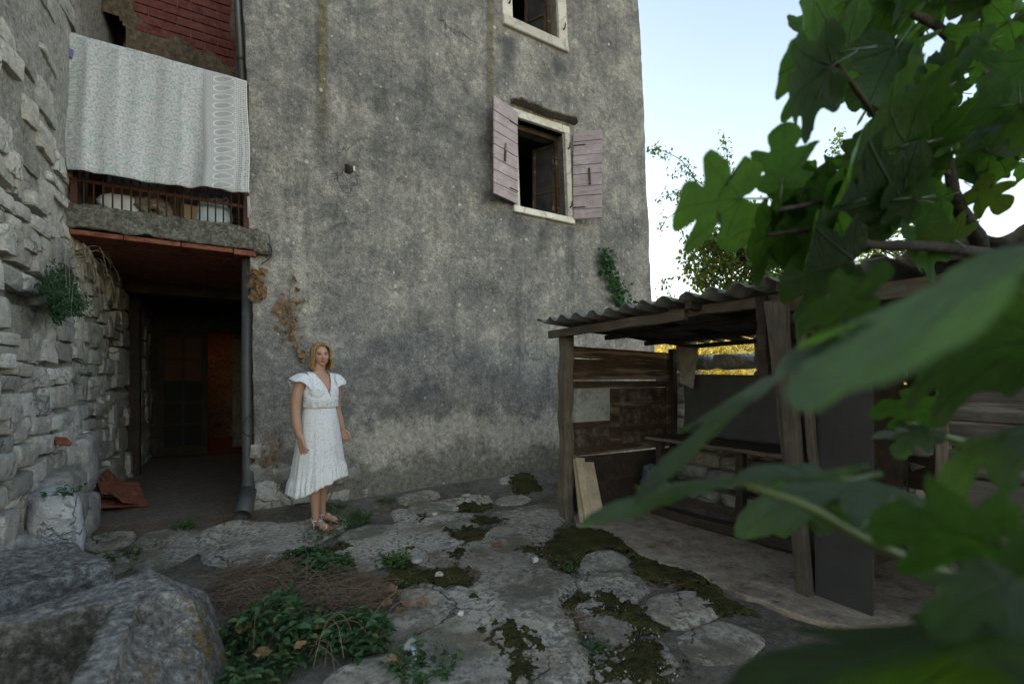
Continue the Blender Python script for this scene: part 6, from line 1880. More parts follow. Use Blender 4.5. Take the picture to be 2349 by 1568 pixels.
iv3 = empty('dry_creeper', onY(625, 1010, YW - .06), 'thin red brown creeper on the wall low beside the woman', 'creeper')
for k in range(22): on_wall_leaf(iv3, 600 + 42 * rr.random(), 985 + 80 * rr.random(), rr.uniform(.025, .045), YW - .09)
MB().tube([onY(x, y, YW - .07) for x, y in ((612, 1075), (622, 1030), (612, 985))], .004, 5).build('stem', M_TWIG, iv3)
def wall_creeper(nm, pts, width, n, ls, seed, Yp, mat, label):
    r = random.Random(seed); mb = MB(); st_ = MB(); P_ = [Vector((x, y)) for x, y in pts]
    for k in range(n):
        q = r.random() * (len(P_) - 1); i = int(q); c = P_[i].lerp(P_[i+1], q - i)
        w = width * (1 - .55 * abs(q / (len(P_) - 1) - .55))
        x, y = c.x + r.gauss(0, w * .4), c.y + r.gauss(0, w * .35)
        p = onY(x, y, Yp - .02 - .05 * r.random()); L_ = ls * r.uniform(.6, 1.2)
        add_leaf(mb, p, Vector((r.uniform(-1, 1), -.35, r.uniform(-1.1, .3))), Vector((r.uniform(-.5, .5), -1, r.uniform(0, .7))), L_, L_ * .8)
    root_ = empty(nm, onY(pts[-1][0], pts[-1][1], Yp), label, 'creeper')
    mb.build('foliage', mat, root_, False, fix=False)
    st_.tube([onY(p.x, p.y, Yp - .015) for p in P_], .005, 5).build('stem', M_TWIG, root_)
    return root_
wall_creeper('green_ivy', [(1388, 572), (1392, 605), (1405, 635), (1418, 668), (1430, 695), (1452, 712)], 26, 330, .07, 5, YW, M_IVY, 'green ivy climbing the house wall above the shed roof')
# dense green creeper and dry stems on the rubble wall
r = random.Random(17); mb = MB(); st_ = MB(); XC = XWL + .10
root_ = empty('wall_creeper', onX(150, 740, XC), 'dense dark green creeper with long dry stems on the rubble wall', 'creeper')
for k in range(2600):
    a = r.uniform(0, 6.283); q = r.random() ** .55 * (.70 + .22 * math.sin(a * 3 + 1) + .16 * math.sin(a * 7 + 2) + .25 * (math.sin(a) < -.3))
    x = 142 + math.cos(a) * q * 50 + 10 * math.sin(a * 3) + 8 * r.gauss(0, 1); y = 683 + math.sin(a) * q * 62 + 7 * r.gauss(0, 1)
    x += .22 * (y - 683) * .3
    p = onX(x, y, XC + .16 * (1 - q * q) * r.random() + .01)
    L_ = r.uniform(.018, .042)
    add_leaf(mb, p, Vector((.3, r.uniform(-1, 1), r.uniform(-1.2, .4))), Vector((1, r.uniform(-.6, .6), r.uniform(0, .8))), L_, L_ * .55)
mb.build('foliage', M_FERN, root_, False, fix=False)
for k in range(26):
    sx, sy = 178 + r.uniform(-18, 15), 560 + r.uniform(-6, 60)
    dx, dy = r.uniform(-20, 95), r.uniform(25, 150)
    P_ = []
    for t in np.linspace(0, 1, 9):
        x = sx + dx * (1.5 * t - .55 * t * t) + 3 * math.sin(t * 7 + k); y = sy + dy * t * t - 22 * math.sin(t * 3.1) * r.uniform(.4, 1)
        P_.append(onX(x, y, XC + .05 + .22 * t * r.uniform(.6, 1)))
    st_.tube(P_, [.0020 - .0013 * t for t in np.linspace(0, 1, 9)], 4, False)
st_.build('dry_stem', M_DRYSTEM, root_, False, fix=False)
sp2 = onX(192, 1106 - 246, XWL + .1)
weed('creeper_sprig', sp2, .05, .05, 9, .035, 659, M_FERN, 'tiny green sprig sprouting from a joint of the rubble wall', 'plant', None)

# ------------------------------------------------------------------ trees behind the shed
def bushy(nm, base, centre, rads, nclump, nleaf, lsz, seed, label, sprays=(), mat=M_TREELEAF):
    r = random.Random(seed); mb = MB(); base = Vector(base); C = Vector(centre)
    root_ = empty(nm, base, label, 'tree', 'trees behind the shed')
    limb([base - UPV * .1, base.lerp(C, .4) + rv(r, .1), C - Vector((0, 0, rads[2] * .3))], .11, .05, 'trunk', 9, M_BARK, root_)
    tw_ = MB()
    for k in range(nclump):
        d = rv(r).normalized(); q = r.uniform(.35, 1.0) ** .6
        cc = C + Vector((d.x * rads[0], d.y * rads[1], d.z * rads[2])) * q
        tw_.tube([C + (cc - C) * .2, C.lerp(cc, .6) + rv(r, .1), cc], [.016, .01, .004], 4, False)
        cr = r.uniform(.14, .30)
        for j in range(nleaf):
            p = cc + rv(r).normalized() * cr * r.random() ** .45
            L_ = lsz * r.uniform(.6, 1.3); add_leaf(mb, p, rv(r) + Vector((0, 0, -.3)), UPV + rv(r, .9), L_, L_ * r.uniform(.5, .75), .15)
    for pts, n, s_ in sprays:
        P_ = [Vector(p) for p in pts]
        tw_.tube(P_, [.010 - .008 * k / (len(P_) - 1) for k in range(len(P_))], 5, False)
        for j in range(n):
            q = (r.random() ** .8) * (len(P_) - 1); i = min(int(q), len(P_) - 2); c = P_[i].lerp(P_[i+1], q - i)
            for _ in range(3):
                p = c + rv(r, .05 + .10 * r.random() * (1 - q / len(P_) * .5)); L_ = s_ * r.uniform(.6, 1.2)
                add_leaf(mb, p, rv(r) + Vector((0, 0, -.4)), UPV + rv(r, .8), L_, L_ * .55, .15)
    mb.build('crown', mat, root_, False, fix=False); tw_.build('twigs', M_BARK, root_, False, fix=False)
    return root_
D0 = 7.6
def spx(pts, d=D0): return [atd(x, y, d) for x, y in pts]
c1 = atd(1725, 600, 7.8)
bushy('bushy_tree', (c1.x + .4, c1.y - .1, 0), c1, (1.05, 1.05, .85), 150, 50, .08, 5, 'bushy sunlit tree rising right behind the shed roof', [
    (spx([(1660, 640), (1590, 400), (1560, 365), (1520, 345), (1492, 343)]), 46, .065), (spx([(1650, 620), (1600, 470), (1555, 440), (1505, 455)]), 50, .07), (spx([(1680, 560), (1670, 400), (1668, 350), (1660, 305)]), 40, .065),
    (spx([(1700, 520), (1620, 430), (1575, 395), (1540, 390)]), 26, .06), (spx([(1850, 560), (1890, 420), (1915, 360), (1925, 300)]), 70, .075), (spx([(1640, 640), (1575, 560), (1560, 520), (1580, 500)]), 34, .06), (spx([(1600, 500), (1570, 480), (1530, 500), (1510, 530)]), 30, .06)])
c2 = atd(2000, 560, 8.6)
bushy('bushy_tree', (c2.x + .3, c2.y, 0), c2, (1.3, 1.2, .95), 70, 44, .09, 9, 'bushy tree behind the shed seen between the fig branches', [(spx([(2000, 560), (2060, 470), (2120, 460)], 8.4), 50, .08), (spx([(2100, 560), (2200, 560), (2230, 540)], 8.4), 50, .08)])
c3 = atd(1560, 700, 8.0)
bushy('thin_shrub', (c3.x + .1, c3.y, 0), c3 - UPV * .3, (.45, .45, .3), 16, 20, .07, 13, 'thin straggly shrub between the house edge and the bushy tree', [
    (spx([(1560, 740), (1540, 680), (1525, 650), (1520, 640)], 7.8), 14, .075), (spx([(1590, 720), (1580, 660), (1600, 640), (1625, 655)], 7.8), 20, .07), (spx([(1520, 730), (1512, 690), (1505, 670)], 7.8), 18, .06), (spx([(1620, 720), (1640, 640), (1600, 600), (1585, 580)], 7.8), 16, .05)], mat=M_TREELEAF)
h1 = onZ(1630, 870.5, 0)
for k, (x, d, zc, rr_, l_) in enumerate(((1600, 17, 2.1, 1.5, 'sunlit yellowing bush left in the field beyond the shed'), (1700, 19, 2.4, 1.9, 'sunlit yellowing bush in the middle of the field beyond the shed'), (1790, 16, 2.0, 1.5, 'sunlit yellowing bush right in the field beyond the shed'))):
    c = atd(x, 860, d); c.z = zc
    bushy('field_bush', (c.x, c.y, .2), c, (rr_, rr_, 1.1), 40, 40, .12, 30 + k, l_, mat=leaf_mat('sunlit yellow leaf', (.22, .20, .03), (.26, .22, .04), (.5, .42, .05), .6, .5, (.5, .36, .05), tw=.5))
# ------------------------------------------------------------------ the woman
FEET = onG(733, 1209)
YAW = R(26)
WM = Matrix.Translation(Vector((FEET.x, FEET.y, FEET.z + .022))) @ Matrix.Rotation(YAW, 4, 'Z') @ Matrix.Scale(.975, 4)
body = MB()
def ell_lathe(mb, rows, n=28):
    # rows: z, rx, ry, cx, cy
    b = len(mb.v)
    for (z, rx, ry, cx_, cy_) in rows:
        for i in range(n):
            a = 2 * math.pi * i / n; mb.v.append((cx_ + rx * math.cos(a), cy_ + ry * math.sin(a), z))
    for k in range(len(rows) - 1):
        for i in range(n): mb.f.append((b + k*n + i, b + k*n + (i+1) % n, b + (k+1)*n + (i+1) % n, b + (k+1)*n + i))
    mb.f.append(tuple(b + i for i in range(n-1, -1, -1))); mb.f.append(tuple(b + (len(rows)-1)*n + i for i in range(n)))
def ball(mb, c, r, n=12):
    r = r if hasattr(r, '__len__') else (r, r, r); b = len(mb.v)
    for j in range(1, n):
        ph = math.pi * j / n
        for i in range(2*n):
            th = math.pi * i / n; mb.v.append((c[0] + r[0]*math.sin(ph)*math.cos(th), c[1] + r[1]*math.sin(ph)*math.sin(th), c[2] + r[2]*math.cos(ph)))
    t = len(mb.v); mb.v.append((c[0], c[1], c[2] + r[2])); mb.v.append((c[0], c[1], c[2] - r[2])); m_ = 2*n
    for j in range(n - 2):
        for i in range(m_): mb.f.append((b + j*m_ + i, b + (j+1)*m_ + i, b + (j+1)*m_ + (i+1) % m_, b + j*m_ + (i+1) % m_))
    for i in range(m_): mb.f.append((t, b + i, b + (i+1) % m_)); mb.f.append((t + 1, b + (n-2)*m_ + (i+1) % m_, b + (n-2)*m_ + i))
def chain(mb, pts, rads, n=12):
    P_ = [Vector(p) for p in pts]; out, ro = [], []
    for i in range(len(P_) - 1):
        p0, p1, p2, p3 = P_[max(i-1, 0)], P_[i], P_[i+1], P_[min(i+2, len(P_)-1)]
        for k in range(4):
            t = k / 4; out.append(.5 * ((2*p1) + (p2-p0)*t + (2*p0-5*p1+4*p2-p3)*t*t + (3*p1-p0-3*p2+p3)*t**3)); ro.append(rads[i] + (rads[i+1] - rads[i]) * t)
    out.append(P_[-1]); ro.append(rads[-1])
    mb.tube(out, ro, n); ball(mb, out[0], ro[0], 8); ball(mb, out[-1], ro[-1], 8)
ell_lathe(body, [(.76, .15, .115, 0, .01), (.84, .17, .128, 0, .012), (.90, .172, .128, 0, .012), (1.0, .148, .108, 0, .004), (1.09, .130, .098, 0, 0), (1.17, .138, .105, 0, -.004), (1.25, .150, .108, 0, -.004), (1.31, .158, .095, 0, .006), (1.36, .145, .072, 0, .014), (1.395, .09, .056, 0, .016), (1.42, .062, .052, 0, .012), (1.47, .050, .052, 0, .0), (1.50, .050, .054, 0, -.004)])
for s_ in (-1, 1):
    ball(body, (s_ * .062, -.062, 1.235), (.066, .055, .066)); ball(body, (s_ * .155, .012, 1.345), (.052, .05, .048))
FT = {-1: Vector((-.065, -.055, 0)), 1: Vector((.085, .065, 0))}
for s_ in (-1, 1):
    f = FT[s_]; fa = R(10) * s_ + R(12); fd = Vector((math.sin(fa), -math.cos(fa), 0)); sd_ = Vector((-fd.y, fd.x, 0))
    ank = f + Vector((0, .02, .085))
    chain(body, [(s_ * .085, .012, .84), (s_ * .08, f.y * .3, .65), (f.x * .8 + s_ * .015, f.y * .7 - .01, .47), (f.x + s_ * .003, f.y * .9 + .02, .34), (f.x, f.y + .022, .16), ank], [.082, .072, .052, .051, .034, .031], 16)
    chain(body, [ank, f + Vector((0, .045, .04))], [.030, .030]); chain(body, [f + Vector((0, .05, .028)), f + fd * .04 + UPV * .045, f + fd * .115 + UPV * .026], [.028, .033, .026])
    chain(body, [f + fd * .10 - sd_ * .024 + UPV * .022, f + fd * .10 + sd_ * .024 + UPV * .022], [.022, .022])
    for k in range(5):
        o_ = (-.030 + .0155 * k) * s_; L_ = (.062, .056, .05, .042, .034)[k if True else 0]
        q = f + fd * .105 + sd_ * o_ * (1 if s_ > 0 else 1) + UPV * .018
        chain(body, [q, q + fd * L_ * .6 + UPV * .004, q + fd * L_ - UPV * .004], [.011, .0105, .0085 if k else .010], 8)
def hand(mb, wrist, dirv, palm_n, thumb_side, curl, size=1.0):
    d = Vector(dirv).normalized(); n_ = Vector(palm_n); n_ = (n_ - d * n_.dot(d)).normalized(); s_ = d.cross(n_).normalized() * thumb_side
    w = Vector(wrist)
    for o_ in (-.024, -.008, .008, .024):
        chain(mb, [w + s_ * o_ * .55, w + d * .045 + s_ * o_ * .9, w + d * .085 + s_ * o_ * 1.05], [.0155, .0145, .0125], 10)
    for k, (o_, L_) in enumerate(((.027, .072), (.009, .082), (-.009, .076), (-.026, .06))):
        b = w + d * (.086 - .004 * k) + s_ * o_; a = curl * (1 + .12 * k); P_ = [b]; ang = a * .5; dd = d
        for seg, q in ((0, .45), (1, .32), (2, .23)):
            dd = (d * math.cos(ang) + n_ * math.sin(ang)); b = b + dd * L_ * q + s_ * (.003 * (1.5 - k)); P_.append(b); ang += a
        chain(mb, P_, [.0098, .0092, .0085, .0068], 8)
    b = w + d * .025 + s_ * .026 + n_ * .006
    chain(mb, [b, b + d * .03 + s_ * .022 + n_ * .012, b + d * .058 + s_ * .022 + n_ * .02, b + d * .078 + s_ * .014 + n_ * .026], [.014, .0125, .0105, .008], 8)
# her right arm hangs beside the skirt, her left is bent back a little with the hand half closed
chain(body, [(-.165, .012, 1.345), (-.212, .018, 1.20), (-.225, .015, 1.06), (-.235, -.02, .94), (-.228, -.05, .845)], [.050, .047, .040, .037, .026], 16)
hand(body, (-.227, -.055, .835), (.12, -.16, -1), (1, .25, .05), -1, .25)
chain(body, [(.165, .012, 1.345), (.215, .05, 1.20), (.232, .075, 1.07), (.245, .04, .95), (.252, .01, .865)], [.050, .047, .040, .036, .026], 16)
hand(body, (.252, .008, .855), (.1, -.35, -1), (-.6, -.8, .1), -1, .95)
# head
HC = Vector((.004, -.016, 1.558)); HYAW = R(-23)
HM = Matrix.Translation(HC) @ Matrix.Rotation(HYAW, 4, 'Z') @ Matrix.Rotation(R(-3), 4, 'Y')
def head_geo():
    nu, nv = 72, 56; V_ = []
    for j in range(1, nv):
        ph = math.pi * j / nv
        for i in range(nu):
            th = 2 * math.pi * i / nu; V_.append((math.sin(ph) * math.cos(th), math.sin(ph) * math.sin(th), math.cos(ph)))
    V_ += [(0, 0, 1), (0, 0, -1)]
    q = np.array(V_); x, y, z = q[:, 0] * .072, q[:, 1] * .090, q[:, 2] * .112
    low = np.clip(-z / .112, 0, 1); fr = np.clip(-y / .09, 0, 1)
    x = x * (1 - .30 * low ** 2.2); y = np.where(y > 0, y * (1 - .35 * low ** 1.5), y * (1 - .10 * low ** 2))
    y += np.where(y < 0, .012 * low, 0) * (1 - fr)
    g = lambda cx_, cz_, sx, sz: np.exp(-((x - cx_) / sx) ** 2 - ((z - cz_) / sz) ** 2) * (y < .02)
    y += .010 * g(0, .0, .09, .10)                                     # flatten the face a little
    y -= .021 * g(0, -.022, .0105, .014) + .011 * g(0, .002, .007, .018) + .006 * g(.010, -.026, .006, .006) + .006 * g(-.010, -.026, .006, .006)
    y += .011 * g(.030, .012, .016, .011) + .011 * g(-.030, .012, .016, .011)
    y -= .005 * g(.030, .030, .022, .008) + .005 * g(-.030, .030, .022, .008)
    y -= .006 * g(.042, -.018, .018, .02) + .006 * g(-.042, -.018, .018, .02)
    y -= .008 * g(0, -.052, .018, .0075) - .004 * g(0, -.0525, .02, .0022) + .004 * g(0, -.038, .02, .008) * 0
    y -= .010 * g(0, -.088, .022, .016) - .004 * g(0, -.070, .02, .007)
    V_ = np.stack([x, y, z], 1); fs_ = []
    for j in range(nv - 2):
        for i in range(nu): fs_.append((j*nu + i, (j+1)*nu + i, (j+1)*nu + (i+1) % nu, j*nu + (i+1) % nu))
    N = (nv - 1) * nu
    for i in range(nu): fs_.append((N, i, (i+1) % nu)); fs_.append((N + 1, (nv-2)*nu + (i+1) % nu, (nv-2)*nu + i))
    return V_, fs_
hv, hf = head_geo()
body.add([HM @ Vector(p) for p in hv], hf)
for s_ in (-1, 1):
    e_ = HM @ Vector((s_ * .071, .008, -.004)); ball(body, e_, (.009, .018, .029), 8)
# fuse into one skin
tmp = body.build('body_source', None, None, False, origin=(0, 0, 0), fix=True)
md = tmp.modifiers.new('fuse', 'REMESH'); md.mode = 'VOXEL'; md.voxel_size = .0036; md.use_smooth_shade = True
md2 = tmp.modifiers.new('soft', 'SMOOTH'); md2.iterations = 2; md2.factor = .5
dg = bpy.context.evaluated_depsgraph_get()
bme = bpy.data.meshes.new_from_object(tmp.evaluated_get(dg))
bpy.data.objects.remove(tmp)
NV = len(bme.vertices); co = np.zeros(NV * 3); bme.vertices.foreach_get('co', co); co = co.reshape(-1, 3)
nr = np.zeros(NV * 3); bme.vertices.foreach_get('normal', nr); nr = nr.reshape(-1, 3)
# skin colouring: lips, brows, eyes, nails
HI = np.array(HM.inverted()); hl = co @ HI[:3, :3].T + HI[:3, 3]
col = np.tile(np.array([.42, .235, .165]), (NV, 1)); col = col * (1 + .06 * fbm(co, 30, 2, 3))[:, None]
x, y, z = hl[:, 0], hl[:, 1], hl[:, 2]; face = (y < -.03) & (z > -.12) & (z < .11)
col = np.where((co[:, 2] > 1.40)[:, None], col * np.array([1.10, 1.10, 1.12]), col)
def paint(mask, c, a=1.0):
    global col
    m = np.clip(mask, 0, 1)[:, None] * a; col = col * (1 - m) + np.array(c) * m
ee = lambda cx_, cz_, sx, sz: np.where(face, np.exp(-(((x - cx_) / sx) ** 2 + ((z - cz_) / sz) ** 2) ** 2), 0)
for s_ in (-1, 1):
    paint(ee(s_ * .040, -.022, .02, .018), (.50, .235, .18), .45)
    paint(ee(s_ * .031, .0095, .0175, .0095), (.13, .07, .05), .85)
    paint(ee(s_ * .031, .0085, .0125, .0050), (.34, .29, .27)); paint(ee(s_ * .0305, .0088, .0072, .0062), (.02, .022, .025))
    paint(ee(s_ * .031, .0145, .0155, .0026), (.02, .014, .01)); paint(ee(s_ * .033, .0285, .0195, .0042), (.09, .05, .025), .95)
paint(ee(0, -.0515, .0215, .0068), (.42, .10, .095), .9); paint(ee(0, -.0520, .020, .0016), (.16, .04, .04), .8)
paint(ee(0, -.036, .010, .003), (.2, .1, .07), .5)
feet = co[:, 2] < .045
for s_ in (-1, 1):
    fa = R(10) * s_ + R(12); fd = np.array([math.sin(fa), -math.cos(fa)]); rel = co[:, :2] - np.array([FT[s_].x, FT[s_].y]); al = rel @ fd; lat = rel @ np.array([fd[1] * -1, fd[0]])
    paint((feet & (al > .148) & (np.abs(lat) < .06) & (nr[:, 2] > .35)).astype(float), (.55, .04, .05))
wpos = (np.array(WM)[:3, :3] @ co.T).T + np.array(WM)[:3, 3]
def skin_mat():
    g = G('skin', .5, .35)
    a = g.n('ShaderNodeAttribute', attribute_name='tint').outputs['Color']
    g.b.inputs['Subsurface Weight'].default_value = .12; g.b.inputs['Subsurface Radius'].default_value = (.012, .005, .003); g.b.inputs['Subsurface Scale'].default_value = .6
    return g.done(a, g.bump(g.noise(220, 3, .6, g.pos(obj=True)), .0006))
bfaces = [tuple(p.vertices) for p in bme.polygons]
mb = MB(); mb.v = [tuple(p) for p in wpos]; mb.f = bfaces; mb.vc = np.concatenate([col, np.ones((NV, 1))], 1)
person = mb.build('person', skin_mat(), None, True, origin=WM.translation, fix=False)
tag(person, 'woman with blond bob in a white eyelet dress standing by the house wall', 'person')
W3 = lambda p: WM @ Vector(p)

# dress
def dress_mat():
    g = G('white eyelet cotton', .85, .2)
    uv = g.n('ShaderNodeUVMap').outputs[0]
    vo = g.voro(1.0, g.vm('MULTIPLY', uv, (78, 78, 1)), rnd_=.6)
    cl = g.noise(7, 3, .6, uv)
    dots = g.ma('MULTIPLY', g.ma('SUBTRACT', 1.0, g.sm(.20, .32, vo)), g.ramp(cl, [(.34, .55), (.5, 1)]))
    c = g.mix(g.ma('MULTIPLY', dots, .85), (.86, .845, .86), (.36, .33, .34))
    n = g.noise(160, 3, .6, uv)
    tr = g.n('ShaderNodeBsdfTranslucent'); g.L(c, tr.inputs['Color']); mx = g.n('ShaderNodeMixShader'); mx.inputs[0].default_value = .18
    g.L(g.b.outputs[0], mx.inputs[1]); g.L(tr.outputs[0], mx.inputs[2]); g.L(mx.outputs[0], g.out.inputs['Surface'])
    return g.done(c, g.bump(g.ma('SUBTRACT', g.ma('MULTIPLY', n, .3), dots), .003))
M_DRESS = dress_mat()
def hem(a):
    d = math.degrees(a)
    left = .30 + .10 * float(sst(-75, -8, d)); right = .435 - .13 * float(sst(50, 150, d))
    t = float(sst(-6, 0, d))
    h = left * (1 - t) + right * t
    if d < -118: h = .30 + .005 * float(sst(-180, -118, d))
    return h + .010 * abs(math.sin(a * 15)) 
n = 300; rowsn = 62; mb = MB(); uv = []
rr = random.Random(2); ph = [rr.uniform(0, 6.28) for _ in range(6)]
def skirt_r(a, z, zh):
    d = math.degrees(a); t = max(0, min(1, (1.105 - z) / .8))
    prof = [(1.105, .134, .104), (1.06, .150, .122), (.98, .166, .143), (.86, .184, .164), (.70, .205, .19), (.5, .232, .218), (.28, .262, .248)]
    for (z0, a0, b0), (z1, a1, b1) in zip(prof, prof[1:]):
        if z <= z0 and z >= z1:
            q = (z0 - z) / (z0 - z1); rx, ry = a0 + (a1 - a0) * q, b0 + (b1 - b0) * q; break
    else: rx, ry = prof[-1][1:] if z < .28 else prof[0][1:]
    p = (.5 * math.sin(a * 9 + ph[0] + 1.2 * math.sin(z * 3)) + .35 * math.sin(a * 17 + ph[1]) + .25 * math.sin(a * 27 + ph[2] + z * 2))
    gather = .010 * math.sin(a * 52) * math.exp(-((1.09 - z) / .06) ** 2)
    amp = .004 + .050 * t ** 1.3
    k = 1 + amp * p + gather
    fl = zh + .155                                             # seam of the flounce
    if z < fl: k *= 1.0 + .045 * min(1, (fl - z) / .05) + .022 * math.sin(a * 38 + ph[3]) * min(1, (fl - z) / .06)
    if -95 < d < -4: k += .030 * float(sst(-9, -6, d)) * t + .012 * t   # wrap edge
    return rx * k, ry * k
for j in range(rowsn + 1):
    for i in range(n):
        a = -math.pi + 2 * math.pi * i / n; zh = hem(a); z = 1.105 + (zh - 1.105) * (j / rowsn)
        rx, ry = skirt_r(a, z, zh); q = .02 * max(0, (1.1 - z))
        mb.v.append(tuple(W3((math.sin(a) * rx + .005, -math.cos(a) * ry + q + .004, z)))); uv.append((a * .19, z))
    if j:
        for i in range(n): mb.f.append(((j-1)*n + i, (j-1)*n + (i+1) % n, j*n + (i+1) % n, j*n + i))
mb.uv = uv
skirt = mb.build('skirt', M_DRESS, person, True, fix=True)
m_ = skirt.modifiers.new('thickness', 'SOLIDIFY'); m_.thickness = .003; m_.offset = 1
# bodice grown from the torso skin
X_, Y_, Z_ = co[:, 0], co[:, 1], co[:, 2]
wid = .168 - .028 * sst(1.16, 1.34, Z_)
sel = (Z_ > 1.085) & (Z_ < 1.412) & (np.abs(X_) < wid)
vx, vz = .018, 1.185
neck = (Y_ < .02) & (Z_ > vz) & (np.abs(X_ - vx * (1 - (Z_ - vz) / .2)) < (Z_ - vz) * .40)
sel &= ~neck & ~((Z_ > 1.392) & (np.abs(X_) < .078))
ids = -np.ones(NV, int); ids[sel] = np.arange(sel.sum())
bf = [tuple(int(ids[v]) for v in f) for f in bfaces if all(sel[v] for v in f)]
bust = np.exp(-((Z_ - 1.12) / .07) ** 2)
off = .013 + .016 * bust * (Y_ < 0) + .010 * np.exp(-((Z_ - 1.17) / .04) ** 2) * sst(.0, .06, -Y_) + .004 * fbm(co, 26, 2, 9) + .006 * np.sin(X_ * 170) * np.exp(-((Z_ - 1.10) / .035) ** 2)
bv = (co + nr * off[:, None])[sel]; bv[:, 1] -= .0
mb = MB(); mb.v = [tuple(W3(p)) for p in bv]; mb.f = bf; mb.uv = [(p[0] * 1.1, p[2]) for p in bv]
bod = mb.build('bodice', M_DRESS, person, True, fix=False)
m_ = bod.modifiers.new('thickness', 'SOLIDIFY'); m_.thickness = .004; m_.offset = 1
# wrap edges of the neckline
for s_ in (-1, 1):
    pts = []
    for t in np.linspace(0, 1, 12):
        z_ = vz - .085 * (s_ < 0) * 0 + (1.40 - vz) * t; xx = vx * (1 - t) + s_ * (z_ - vz) * .40
        k = np.argmin((X_ - xx) ** 2 + (Z_ - z_) ** 2 + np.where(Y_ < .03, 0, 9)); pts.append(W3(co[k] + nr[k] * .014))
    MB().tube(pts, .0055, 6).build('neckline_edge', M_DRESS, person, True)
pts = []
for t in np.linspace(0, 1, 14):
    z_ = vz - .10 * t; xx = vx + .085 * t; k = np.argmin((X_ - xx) ** 2 + (Z_ - z_) ** 2 + np.where(Y_ < .0, 0, 9)); pts.append(W3(co[k] + nr[k] * (.014 + .014 * math.exp(-((z_ - 1.12) / .07) ** 2))))
MB().tube(pts, .0055, 6).build('neckline_edge', M_DRESS, person, True)
wp = [W3((math.sin(a) * .139 + .004, -math.cos(a) * .112, 1.103)) for a in np.linspace(-math.pi, math.pi, 49)]
MB().tube(wp, .009, 6, False).build('waistband', M_DRESS, person, True)
# flutter sleeves
for s_ in (-1, 1):
    nu, nv = 60, 12; mb = MB(); uv = []
    for i in range(nu + 1):
        t = i / nu; a = -1.25 + 2.75 * t                       # front of the armhole over the shoulder to the back
        base = Vector((s_ * (.100 + .046 * math.cos(a)), .01 + math.sin(a) * .088, 1.30 + .098 * math.cos(a * .95)))
        outd = Vector((s_ * (.9 + .1 * math.cos(a)), math.sin(a) * .55, .12 + .1 * math.cos(a))).normalized()
        w = .125 * (math.sin(math.pi * min(1, max(0, (t * .96 + .02)))) ** .6)
        for j in range(nv + 1):
            q = j / nv; ru = .013 * math.sin(t * 15 + s_) * q * q
            p = base + outd * (w * q) + Vector((0, 0, -.085 * q * q - .004)) + Vector((0, math.cos(a), -math.sin(a))) * 0 + UPV * ru + Vector((0, ru * .5, 0))
            mb.v.append(tuple(W3(p))); uv.append((t * .45, 2 + q * w))
    mb.f = [(i*(nv+1)+j, (i+1)*(nv+1)+j, (i+1)*(nv+1)+j+1, i*(nv+1)+j+1) for i in range(nu) for j in range(nv)]; mb.uv = uv
    sl = mb.build('sleeve', M_DRESS, person, True, fix=False)
    m_ = sl.modifiers.new('thickness', 'SOLIDIFY'); m_.thickness = .003; m_.offset = 0
# hair
def hair_mat():
    g = G('blond hair', .45, .4)
    uv = g.n('ShaderNodeUVMap').outputs[0]
    n1 = g.noise(1.0, 5, .6, g.vm('MULTIPLY', uv, (90, 2.5, 1))); n2 = g.noise(1.0, 4, .6, g.vm('MULTIPLY', uv, (22, 1.2, 1)))
    u, v, _ = g.sep(uv)
    c = g.mix(g.ramp(n2, [(.3, 0), (.7, 1)]), (.30, .17, .06), (.52, .33, .13))
    c = g.mix(g.ramp(n1, [(.35, .55), (.6, 0)]), c, (.10, .055, .022))
    c = g.mix(g.ma('MULTIPLY', g.sm(.16, .0, v), .6), c, (.12, .075, .04))
    return g.done(c, g.bump(g.ma('ADD', n1, n2), .006))
nu, nv = 120, 40; mb = MB(); uv = []
amax = R(130)
for i in range(nu + 1):
    a = -amax + 2 * amax * i / nu; s_ = math.sin(a); c_ = math.cos(a); fr = abs(a) / amax
    py = .028 - .098 * float(sst(.35, 1.0, fr))
    lk = 1 + .02 * math.sin(i * .9) + .015 * math.sin(i * 2.3)
    wx, wy = .082, .099
    P_ = [Vector((.010, py, .114 - .02 * float(sst(.6, 1, fr)))), Vector((s_ * wx * .62 + .004, c_ * wy * .55 + py * .45, .108 - .02 * float(sst(.6, 1, fr)))), Vector((s_ * wx * 1.04, c_ * wy * 1.0 + (-.006) * fr, .052)), Vector((s_ * wx * 1.10 * lk, c_ * wy * 1.02 + .004, -.02)), Vector((s_ * wx * 1.19 * lk, c_ * wy * 1.02 + .008, -.072)), Vector((s_ * wx * 1.22 * lk, c_ * wy * 1.0 + .010, -.100)), Vector((s_ * wx * 1.02, c_ * wy * .92 + .008, -.126 + .008 * math.sin(i * 1.7)))]
    m2 = len(P_) - 1
    for j in range(nv + 1):
        q = j / nv * m2; k = min(int(q), m2 - 1); t = q - k
        p0, p1, p2, p3 = P_[max(k-1, 0)], P_[k], P_[k+1], P_[min(k+2, m2)]
        p = .5 * ((2*p1) + (p2-p0)*t + (2*p0-5*p1+4*p2-p3)*t*t + (3*p1-p0-3*p2+p3)*t**3)
        w = .0022 * math.sin(i * 1.9 + j * .15) + .0016 * math.sin(i * 4.1)
        p = p * (1 + w * 8 * min(1, j / 8))
        mb.v.append(tuple(WM @ (HM @ p))); uv.append((i / nu, j / nv))
mb.f = [(i*(nv+1)+j, (i+1)*(nv+1)+j, (i+1)*(nv+1)+j+1, i*(nv+1)+j+1) for i in range(nu) for j in range(nv)]; mb.uv = uv
hr = mb.build('hair', hair_mat(), person, True, fix=False)
m_ = hr.modifiers.new('thickness', 'SOLIDIFY'); m_.thickness = .014; m_.offset = 0
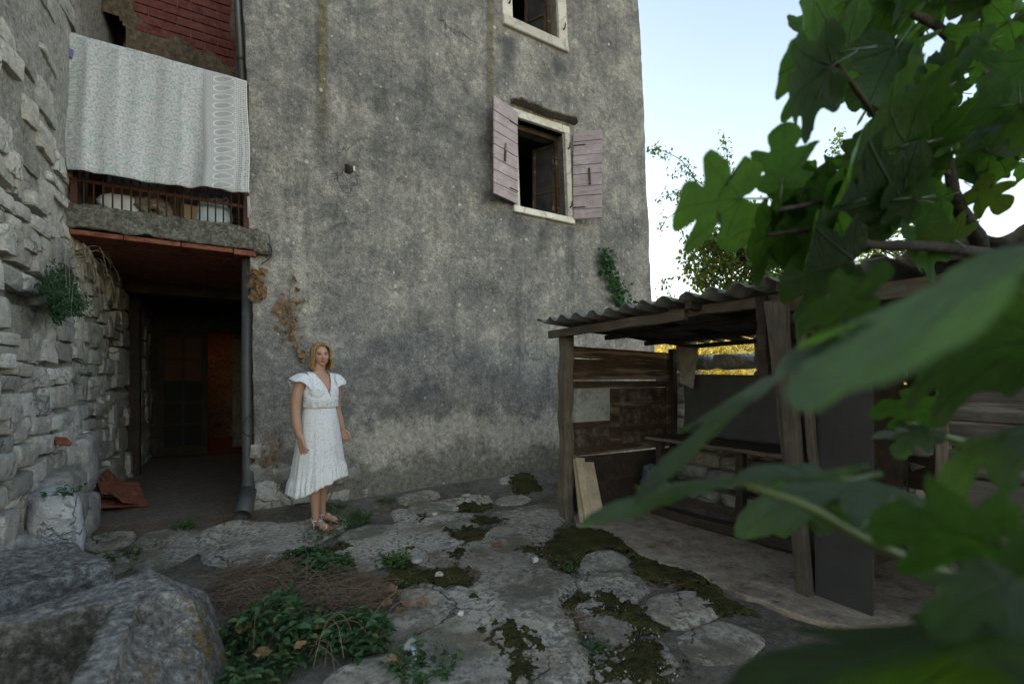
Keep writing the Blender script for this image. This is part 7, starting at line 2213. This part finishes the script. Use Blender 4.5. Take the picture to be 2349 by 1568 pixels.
e_ = WM @ (HM @ Vector((-.073, -.004, -.034))); mb = MB(); ball(mb, e_, .0045, 6)
mb.build('earring', plain('pearl', (.8, .78, .74), .25, .5, .1), person, True)
# sandals
M_SAND = plain('white leather', (.66, .62, .55), .5, .4, .25, 40, .001); M_SOLE = plain('tan sole', (.25, .17, .10), .7, .3, .3, 30, .001)
for s_ in (-1, 1):
    f = FT[s_]; fa = R(10) * s_ + R(12); fd = Vector((math.sin(fa), -math.cos(fa), 0)); sd_ = Vector((-fd.y, fd.x, 0))
    outl = []
    for k in range(28):
        t = 2 * math.pi * k / 28; L_ = .055 + (.118 if math.cos(t) > 0 else .033) * 1.0
        u_ = math.cos(t); w = .036 + .010 * max(0, u_)
        p = f + fd * (.052 + u_ * (.128 if u_ > 0 else .118)) + sd_ * (math.sin(t) * w)
        outl.append((p.x, p.y))
    mb = MB(); mb.prism(outl, -.016, -.001, .003); mb.v = [tuple(W3(p)) for p in mb.v]
    so = mb.build('sandal', M_SOLE, person)
    def strap(pts, r=.0045):
        MB().tube([W3(p) for p in pts], r, 6).build('strap', M_SAND, so, True)
    arc = lambda al, hgt, wd: [f + fd * al + sd_ * (wd * math.cos(t)) + UPV * (.004 + hgt * math.sin(t)) for t in np.linspace(0, math.pi, 11)]
    an = f + Vector((0, .022, 0))
    strap([an + Vector((math.cos(t) * .040, math.sin(t) * .042, .075 + .008 * math.sin(t))) for t in np.linspace(0, 6.283, 21)])
    top = an + fd * .045 + UPV * .078
    for w in (-.012, .012):
        strap([top, f + fd * .055 + sd_ * w + UPV * .074, f + fd * .085 + sd_ * w * .4 + UPV * .060, f + fd * .112 - sd_ * w * .9 + UPV * .050, f + fd * .135 + UPV * .040, f + fd * .150 - sd_ * .012 + UPV * .022])
    strap(arc(.10, .048, .038), .004)
    for w in (-1, 1): strap([f + sd_ * (.034 * w) + UPV * .0 + fd * .0, f + sd_ * (.036 * w) + UPV * .04 + fd * .01, an + sd_ * (.036 * w) + UPV * .075], .004)
